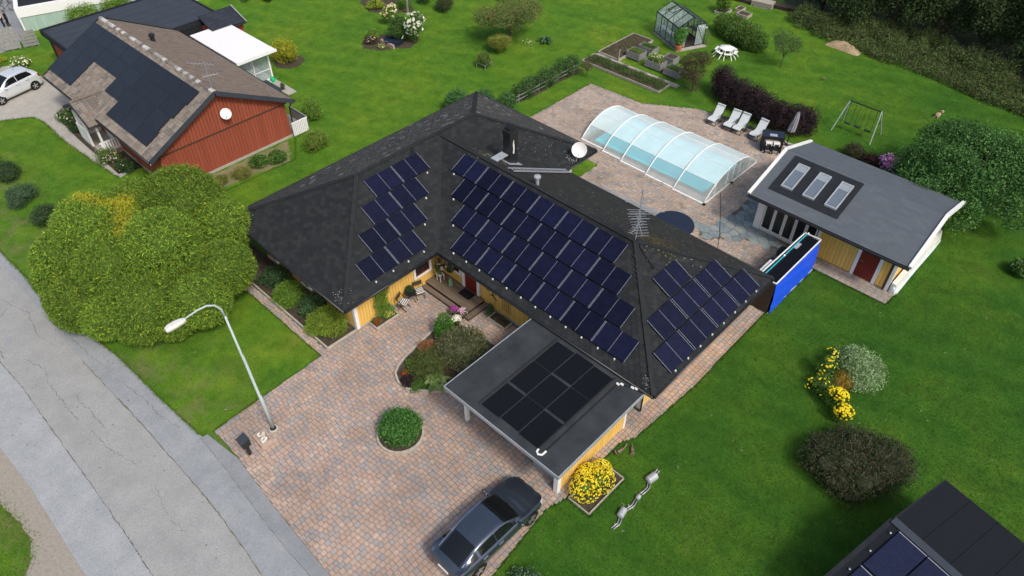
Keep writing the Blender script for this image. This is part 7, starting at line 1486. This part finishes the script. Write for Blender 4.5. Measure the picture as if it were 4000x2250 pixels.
for i in range(26): x = 29.2+g.uniform(-1,1); y = 9.6+g.uniform(-1,1); mb.tube([(x*.8+29.1*.2,y*.8+9.7*.2,1.15),(x,y,1.5+g.uniform(-.15,.12)),(x+g.uniform(-.3,.3),y+g.uniform(-.3,.3),1.55+g.uniform(-.2,.1))], [.01,.007,.003], 4)
part('dry_twigs', mb, 'rust_steel', bpy.data.objects['barberry'], kind='stuff')
# yellow flower bed beside the carport
bedframe('flower_bed_frame', 'thin pale timber frame round the yellow flower bush beside the carport', [(21.55,1.1),(22.56,1.1),(22.58,3.25),(21.9,3.25)], .1, 'wood_pale', .05, False, cat='edging'); struct('soil_bed', sheet([(21.5,1.05),(22.55,1.1),(22.56,3.24),(21.5,3.3)], .02), 'soil')
shrub('yellow_bush', 'dense bush covered in bright yellow flowers beside the carport wall', 21.95,2.15,.75,.85, 2600, G_BRIGHT, (.06,.03), 154, lobes=[(21.85,1.7,.42,.62,.62,.45),(22.05,2.35,.45,.58,.62,.45),(21.8,2.75,.38,.45,.45,.38),(21.5,2.2,.4,.4,.5,.4)], flowers=(1300,.04,[(.8,.62,.02),(.75,.55,.01),(.8,.7,.08)]))
mb = MB()
EXP = [(23.56,1.24),(23.61,1.58),(23.50,1.89)]; EX2 = [(23.46,2.15),(23.55,2.56),(23.5,2.84)]; EX3 = [(23.48,3.1),(23.52,3.35),(23.53,3.58),(23.42,3.77)]
t = thing('exhaust_system', 'old car exhaust with two silencers lying on the right lawn', 'exhaust', (23.5,2.8,0))
for seg in (EXP,EX2,EX3):
    for o in (-.045,.045): part('pipe', MB().tube([(x+o,y+o*.3,.06) for x,y in seg], .028, 7), 'steel', t, smooth=True)
def muffler(c, L, w, a, m='galv'): d = Vector((math.cos(a),math.sin(a),0)); c = Vector((*c,.1)); part('silencer', MB().tube([c-d*L/2,c-d*L*.42,c+d*L*.42,c+d*L/2], [w*.5,w,w,w*.6], 14), m, t, smooth=False)
muffler((23.44,2.0),.42,.14,R_(100)); muffler((23.38,4.0),.5,.17,R_(80)); muffler((23.5,2.95),.2,.09,R_(95)); part('hanger', MB().bar((23.4,2.42,.1),(23.68,2.42,.1),.025).bar((23.5,1.45,.1),(23.7,1.5,.1),.025), 'wood_pale', t); part('tailpipe', MB().tube([(23.32,4.25,.1),(23.31,4.48,.1)], .035, 8).tube([(23.42,4.25,.1),(23.41,4.46,.1)], .035, 8), 'steel', t)
t = thing('exhaust_part', 'rusty bent exhaust pipe with flange nearest the carport wall', 'exhaust', (21.72,4.3,0)); part('pipe', MB().tube([(21.66,4.05,.07),(21.72,4.2,.08),(21.74,4.4,.07),(21.7,4.62,.06)], [.06,.075,.035,.035], 8), 'rust_steel', t); part('flange', MB().tube([(21.62,3.98,.08),(21.6,3.94,.08)], .1, 10), 'rust_steel', t)
t = thing('exhaust_part', 'rusty exhaust catalyst lying farther from the carport wall', 'exhaust', (22.1,4.55,0)); part('pipe', MB().tube([(21.86,4.76,.05),(21.95,4.65,.06),(22.0,4.58,.08),(22.1,4.48,.08)], [.03,.04,.075,.07], 8), 'rust_steel', t); part('flange', MB().tube([(22.14,4.42,.08),(22.18,4.36,.08)], .09, 10), 'rust_steel', t)
shrub('hydrangea_edge', 'large-leaved shrub cut by the right edge of the picture', 30.1,26.9,.8,.9, 1500, G_BLUE+G1, (.16,.1), 155, lob=6); shrub('bottom_shrub', 'blue-green shrub at the bottom edge beside the parked grey car', 22.7,-2.55,.8,.6, 1500, G_BLUE+[(.1,.16,.09)], (.09,.06), 156, lob=6)
# shed at the bottom right
t = thing('garden_shed', 'dark-roofed shed with a solar panel at the bottom right corner', 'shed', (31.0,6.65,0), R_(-13), local=True)
# local: ridge along +x from 0, front slope towards -y
RZ, EZ, LW, RW, LL = 2.75, 2.05, 3.4, 3.5, 9
mat('shed_felt', (.013,.016,.020), .9, var=.08, vscale=6, bump=.2, bscale=80, spec=.12)
roof2 = part('roof', MB().add([(-.1,0,RZ),(LL,0,RZ),(LL,RW,EZ),(-.1,RW,EZ)], [(0,1,2,3)]).add([(-.1,0,RZ),(-.1,-LW,EZ),(LL,-LW,EZ),(LL,0,RZ)], [(0,1,2,3)]).add([(-.1,0,RZ-.1),(LL,0,RZ-.1),(LL,RW,EZ-.1),(-.1,RW,EZ-.1)], [(3,2,1,0)]).add([(-.1,0,RZ-.1),(-.1,-LW,EZ-.1),(LL,-LW,EZ-.1),(LL,0,RZ-.1)], [(3,2,1,0)]), 'shed_felt', t)
part('ridge_cap', MB().bar((-.1,0,RZ+.02),(LL,0,RZ+.02),.3,.04), 'felt_blue', roof2); part('verge_flashing', MB().bar((-.12,0,RZ-.04),(-.12,-LW,EZ-.04),.16,.08).bar((-.12,0,RZ-.045),(-.12,RW,EZ-.045),.06,.1), 'felt_dark', roof2)
for i in range(6): x = .9+i*1.0; part('felt_lap', MB().bar((x,.2,RZ-.04+.012),(x,RW,EZ+.012),.03,.015), 'black', roof2)
part('wall', MB().box(.2,LL,-LW+.4,RW-.4,0,EZ-.05), 'yellow_wall', t)
sl2 = (RZ-EZ)/LW; mat('busbar', (.05,.07,.16), .5)
for i in range(3):
    for j in range(2):
        x0, y0 = .28+j*1.72*.0+i*1.06, -.22-j*1.78; m_ = MB(); z = lambda y: RZ+y*sl2+.07
        p = part('solar_panel', m_.add([(x0,y0,z(y0)),(x0+1.02,y0,z(y0)),(x0+1.02,y0-1.7,z(y0-1.7)),(x0,y0-1.7,z(y0-1.7)),(x0,y0,z(y0)-.035),(x0+1.02,y0,z(y0)-.035),(x0+1.02,y0-1.7,z(y0-1.7)-.035),(x0,y0-1.7,z(y0-1.7)-.035)], [(3,2,1,0),(4,5,6,7),(0,1,5,4),(1,2,6,5),(2,3,7,6),(3,0,4,7)]), 'cell', t)
        b_ = MB()
        for k in range(1,30): xx = x0+1.02*k/30; b_.bar((xx,y0-.02,z(y0-.02)+.004),(xx,y0-1.68,z(y0-1.68)+.004),.005,.003)
        part('busbars', b_, 'busbar', p, kind='stuff'); part('frame_strip', MB().bar((x0,y0,z(y0)+.006),(x0+1.02,y0,z(y0)+.006),.03,.012), 'alu', p)
for i in range(4): part('clamp', MB().blob((.14,-.45-i*.95,RZ-(.45+i*.95)*sl2+.06),.045,i), 'alu', t)

# ------------------------------------------------------------------ behind the pool house: flowering shrubs and the big tree
shrub('phlox', 'mass of bright pinkish purple flowers behind the pool house roof', 21.2,31.3,.75,1.1, 1300, G_DARK, (.09,.04), 160, cat='flowers', lob=6, flowers=(300,.075,[(.78,.36,.66),(.8,.46,.74),(.68,.22,.52)])); shrub('white_phlox', 'grey-green plant with a few white flowers below the purple blooms', 21.75,30.6,.6,.8, 1100, G_BLUE, (.08,.04), 161, cat='flowers', lob=5, flowers=(26,.05,[(.65,.65,.7)]))
shrub('brown_shrub', 'dark brownish shrub behind the pool house below the swings', 19.1,31.3,.85,1.0, 2600, [(.05,.06,.025),(.075,.055,.03),(.035,.05,.02)], (.08,.045), 162, lob=7); shrub('maroon_shrub', 'dark maroon shrub beside the bright purple flowers', 20.2,31.2,.7,.8, 1700, PURP+[(.1,.03,.02)], (.08,.045), 163, lob=6); shrub('young_shrub', 'loose green shrub between the purple flowers and the big tree', 22.0,33.0,.9,1.4, 1700, G1, (.1,.06), 164, lob=7)
BL = [(25.8,31.2,2.6,2.6,2.6,1.9)]; g = random.Random(31)
for i in range(30):
    a = i*2.399; q = 3.6*math.sqrt((i+.5)/30); BL.append((25.6+q*math.cos(a)*1.0,31.0+q*math.sin(a)*1.25,max(.9,3.6*math.sqrt(max(.05,1-(q/4.4)**2))*g.uniform(.7,1.05)),g.uniform(.8,1.3),g.uniform(.8,1.3),g.uniform(.7,1.0)))
tree('rowan_tree', 'big leafy green tree overhanging the pool house at the right edge', 25.8,31.2,4.8,4, 46000, [(.055,.13,.032),(.042,.105,.026),(.08,.165,.045),(.03,.075,.02)], (.15,.085), 165, .2, .3, lobes=BL, shell=.5)
# woodland edge: scrub band and trees
g = rng(40); n = 150; xs_ = g.uniform(6,33,n); off = g.uniform(0,1,n); yb = np.interp(xs_, [5,8,10.5,14.5,18.7,22.7,25,34], [48,46.8,46.2,45.6,45.3,44.3,44.2,40.5]); ys_ = yb - .25 + off*(1.5+3.5*np.clip((xs_-8)/8,0,1)); hh = .45+.7*off
SL = [(x,y,h*.5,.8,.8,h*.75) for x,y,h in zip(xs_,ys_,hh)] + [(x, float(np.interp(x,[5,8,10.5,14.5,18.7,22.7,25,34],[48,46.8,46.2,45.6,45.3,44.3,44.2,40.5]))+o_, .2, .6, .6, .42) for x in np.arange(13.2,33,.65) for o_ in (.1,1.0,2.0)]
V,F,C = leaves(SL, 125000, (.16,.06), [(.065,.115,.03),(.045,.085,.022),(.085,.13,.035),(.1,.11,.042),(.085,.08,.045)], 41, shell=.35); o = link('scrub', new_mesh('scrub', V, F, 'leaf', col=C)); tag(o, 'band of rough green scrub along the woodland edge', 'undergrowth', kind='stuff')
WT = [(7.5,50.5,6.5,2.6),(10.8,49.8,7,2.7),(13.6,50.3,7.5,3),(16.6,51.2,7.5,3),(19.8,51.6,7,3),(22.8,51.5,7.5,3.1),(26,51,7,3.2),(29,49.5,7,3.2),(32,47.5,7,3.2),(9,54.5,9,3.4),(13,55,9.5,3.5),(17.5,56,9.5,3.6),(22,56.5,9.5,3.6),(26.5,56,9.5,3.6),(31,54,9.5,3.6),(35,51,9,3.5)]
wl_ = ['dark woodland tree at the far left end of the wood, above the timber stacks','dark woodland tree second along the wood edge','dark woodland tree directly behind the sand heap','dark woodland tree right of the sand heap','dark woodland tree in the middle of the wood edge','dark woodland tree above the widest scrub','dark woodland tree third from the right along the wood edge','dark woodland tree second from the right edge','dark woodland tree at the right edge of the picture']
for i,(x,y,h,r) in enumerate(WT):
    lab = wl_[i] if i < 9 else 'dark deep woodland tree behind the wood edge'
    tree('woodland_tree', lab, x,y,h,r, 9000 if i < 9 else 5000, [(.03,.055,.018),(.022,.042,.014),(.045,.075,.024),(.055,.08,.03)] if i < 9 else [(.025,.045,.015),(.018,.035,.012)], (.2,.12) if i < 9 else (.3,.2), 170+i, .18, .08 if i < 9 else .2, lob=16, group='woodland trees' if i < 9 else 'deep woodland trees', shell=.4)

# ------------------------------------------------------------------ grass: tufts over the lawns, longer fringes along hard edges
g = rng(200)
NOGO = [DRIVE, PATIO, rect(.9,8.7,.9,16.5), rect(8,21.1,6.3,13.8), rect(18.1,25.7,20.8,26.3), rect(20.9,22.2,15.2,20.95), rect(22.2,26.0,19.9,20.95), rect(-22,-8,-.4,9.9), rect(-29.5,-22,1.9,13.6), rect(-22,-12.9,9,13.4), [(-60,-26),(60,-26),(60,-13.3),(-60,-13.2)], [(x,y+.05) for x,y in EDGE]+[(60,-13.4),(-60,-13.2)],
        [(-11.8,-1.1),(-15,-1.44),(-18.6,-1.68),(-21.67,-1.64),(-22.8,-1.9),(-23.9,-3.6),(-24.5,-9),(-36,-9),(-31.5,.3),(-28.8,.8),(-24.1,.9),(-12,.9)], rect(-1.3,5.8,29.4,31.6), rect(-1.25,.75,31.4,36), rect(-.7,8.6,-1.2,1), rect(-37,-33,-1,3), [(-90,-12),(-34.6,-4),(-34.3,1.2),(-36.6,3),(-40,8),(-60,40),(-90,40)], [(5,47.8),(10.3,45.8),(18.7,44.8),(26,44),(60,39),(60,120),(5,120)], [(-8.1,1.5),(-6.1,2.2),(-5.7,7.2),(-7.9,8.2)], rect(21.4,22.6,1,3.3)]
def tufts(n, xr, yr, size, wid, seed, polys=NOGO, pts=None, lean=.9):
    g = rng(seed); P = np.column_stack([g.uniform(*xr,n), g.uniform(*yr,n)]) if pts is None else pts
    ok = np.ones(len(P), bool)
    d = np.column_stack([P, np.zeros(len(P))]) - np.array(CAM); zz = d @ _F; ok &= (np.abs((d @ _Rr)/zz*.7065*2) < 1.04) & (np.abs((d @ _U)/zz*.7065*2*16/9) < 1.06)
    P = P[ok]; ok = np.ones(len(P), bool)
    for q in polys: ok &= ~inpoly(P, q)
    P = P[ok]; n = len(P); a = g.uniform(0,2*np.pi,n); s = np.stack([np.cos(a),np.sin(a),np.zeros(n)],1)*(wid*g.uniform(.6,1.4,n))[:,None]
    b0 = np.column_stack([P, np.full(n,.0)]); tp = b0 + np.column_stack([g.normal(size=n)*size*lean, g.normal(size=n)*size*lean, size*g.uniform(.5,1.2,n)])
    V = np.stack([b0-s, b0+s, tp], 1).reshape(-1,3)
    f_ = np.clip((P[:,0]-2)/24, 0, 1)[:,None]; tone = np.array([1.34,1.22,1.1])*(1-f_) + np.array([.62,.74,.85])*f_  # tufts repeat the painted sun patch and cloud shade across the lawns
    pal = np.array([(.056,.142,.015),(.076,.16,.017),(.046,.116,.014),(.11,.175,.022),(.14,.165,.035)]); C = pal[g.choice(5,n,p=[.34,.3,.22,.1,.04])]*tone*g.uniform(.75,1.3,(n,1))
    return V, C
VV, CC = [], []
for args in ((340000,(-24,36),(-9,47),.045,.011,201),(110000,(14,36),(-4,24),.05,.011,202)):
    V, C = tufts(*args); VV.append(V); CC.append(C)
def along(poly, n, w, seed, closed=True):
    g = rng(seed); P = np.array(poly + ([poly[0]] if closed else []), float); L = np.linalg.norm(np.diff(P,axis=0),axis=1); k = g.choice(len(L), n, p=L/L.sum()); t = g.random(n)[:,None]
    return P[k]*(1-t) + P[k+1]*t + g.normal(size=(n,2))*w
bp_ = np.column_stack([rng(9).uniform(2,10.2,16000), rng(10).uniform(-17,-13.6,16000)]); bp_ = bp_[inpoly(bp_, BLG)]; V, C = tufts(0,None,None,.05,.012,401,polys=[],pts=bp_); VV.append(V); CC.append(C)
V, C = tufts(0,None,None,.06,.013,402,polys=[],pts=along(BLG,6000,.14,403)); VV.append(V); CC.append(C)
V, C = tufts(0,None,None,.05,.012,404,polys=[],pts=along(BLG,3500,.5,405)); VV.append(V); CC.append(C)
FR = [(DRIVE[-1:]+DRIVE[:1], 1500), (DRIVE[5:14], 5000), ([(-1,-1.16),(8.66,-1.14),(8.75,-4),(8.83,-6.67)], 2600), (PATIO[:7], 4200), (EDGE[1:9], 4200), ([(22.2,19.9),(26,19.9),(26.1,20.9)], 700), ([(-11.8,-1.1),(-15,-1.44),(-18.6,-1.68),(-21.67,-1.64),(-22.8,-1.9),(-23.9,-3.6)], 1800), (rect(-1.25,5.75,29.5,31.05), 1500), (rect(21.3,22.62,1.05,3.3), 900), ([(22.1,15.3),(22.25,19.9)], 700), ([(-8.0,8.8),(-5.8,7.3),(-6,2.2)], 900)]
for i,(pl,n) in enumerate(FR):
    V, C = tufts(0,None,None,.075,.014,210+i, polys=[], pts=along(pl,n,.035,300+i,False), lean=.8); VV.append(V); CC.append(C)
V = np.concatenate(VV); C = np.concatenate(CC)
o = link('grass', new_mesh('grass', V, np.arange(len(V)).reshape(-1,3), 'leaf', col=np.repeat(C,3,0))); tag(o, 'short mown green grass of the lawns', 'grass', kind='stuff')
# clover and small weeds in the lawns
P = np.column_stack([g.uniform(-20,35,5200), g.uniform(-7,46,5200)])
for q in NOGO: P = P[~inpoly(P,q)]
n = len(P); k = 5; c = np.repeat(np.column_stack([P, np.full(n,.025)]), k, 0); c[:,:2] += g.normal(size=(n*k,2))*.035; r = .02*g.uniform(.6,1.5,(n*k,1)); a = g.uniform(0,6.28,n*k); s = np.stack([np.cos(a),np.sin(a),g.uniform(-.3,.3,n*k)],1)*r; q_ = np.stack([-np.sin(a),np.cos(a),g.uniform(-.3,.3,n*k)],1)*r
V = np.stack([c-s,c-q_,c+s,c+q_],1).reshape(-1,3); C = np.repeat(np.array([(.1,.2,.03),(.05,.13,.02),(.16,.2,.05),(.3,.32,.2)])[g.choice(4,n,p=[.4,.35,.2,.05])], k*4, 0)
o = link('clover', new_mesh('clover', V, np.arange(len(V)).reshape(-1,4), 'leaf', col=C)); tag(o, 'clover and small weeds scattered in the lawns', 'weeds', kind='stuff')
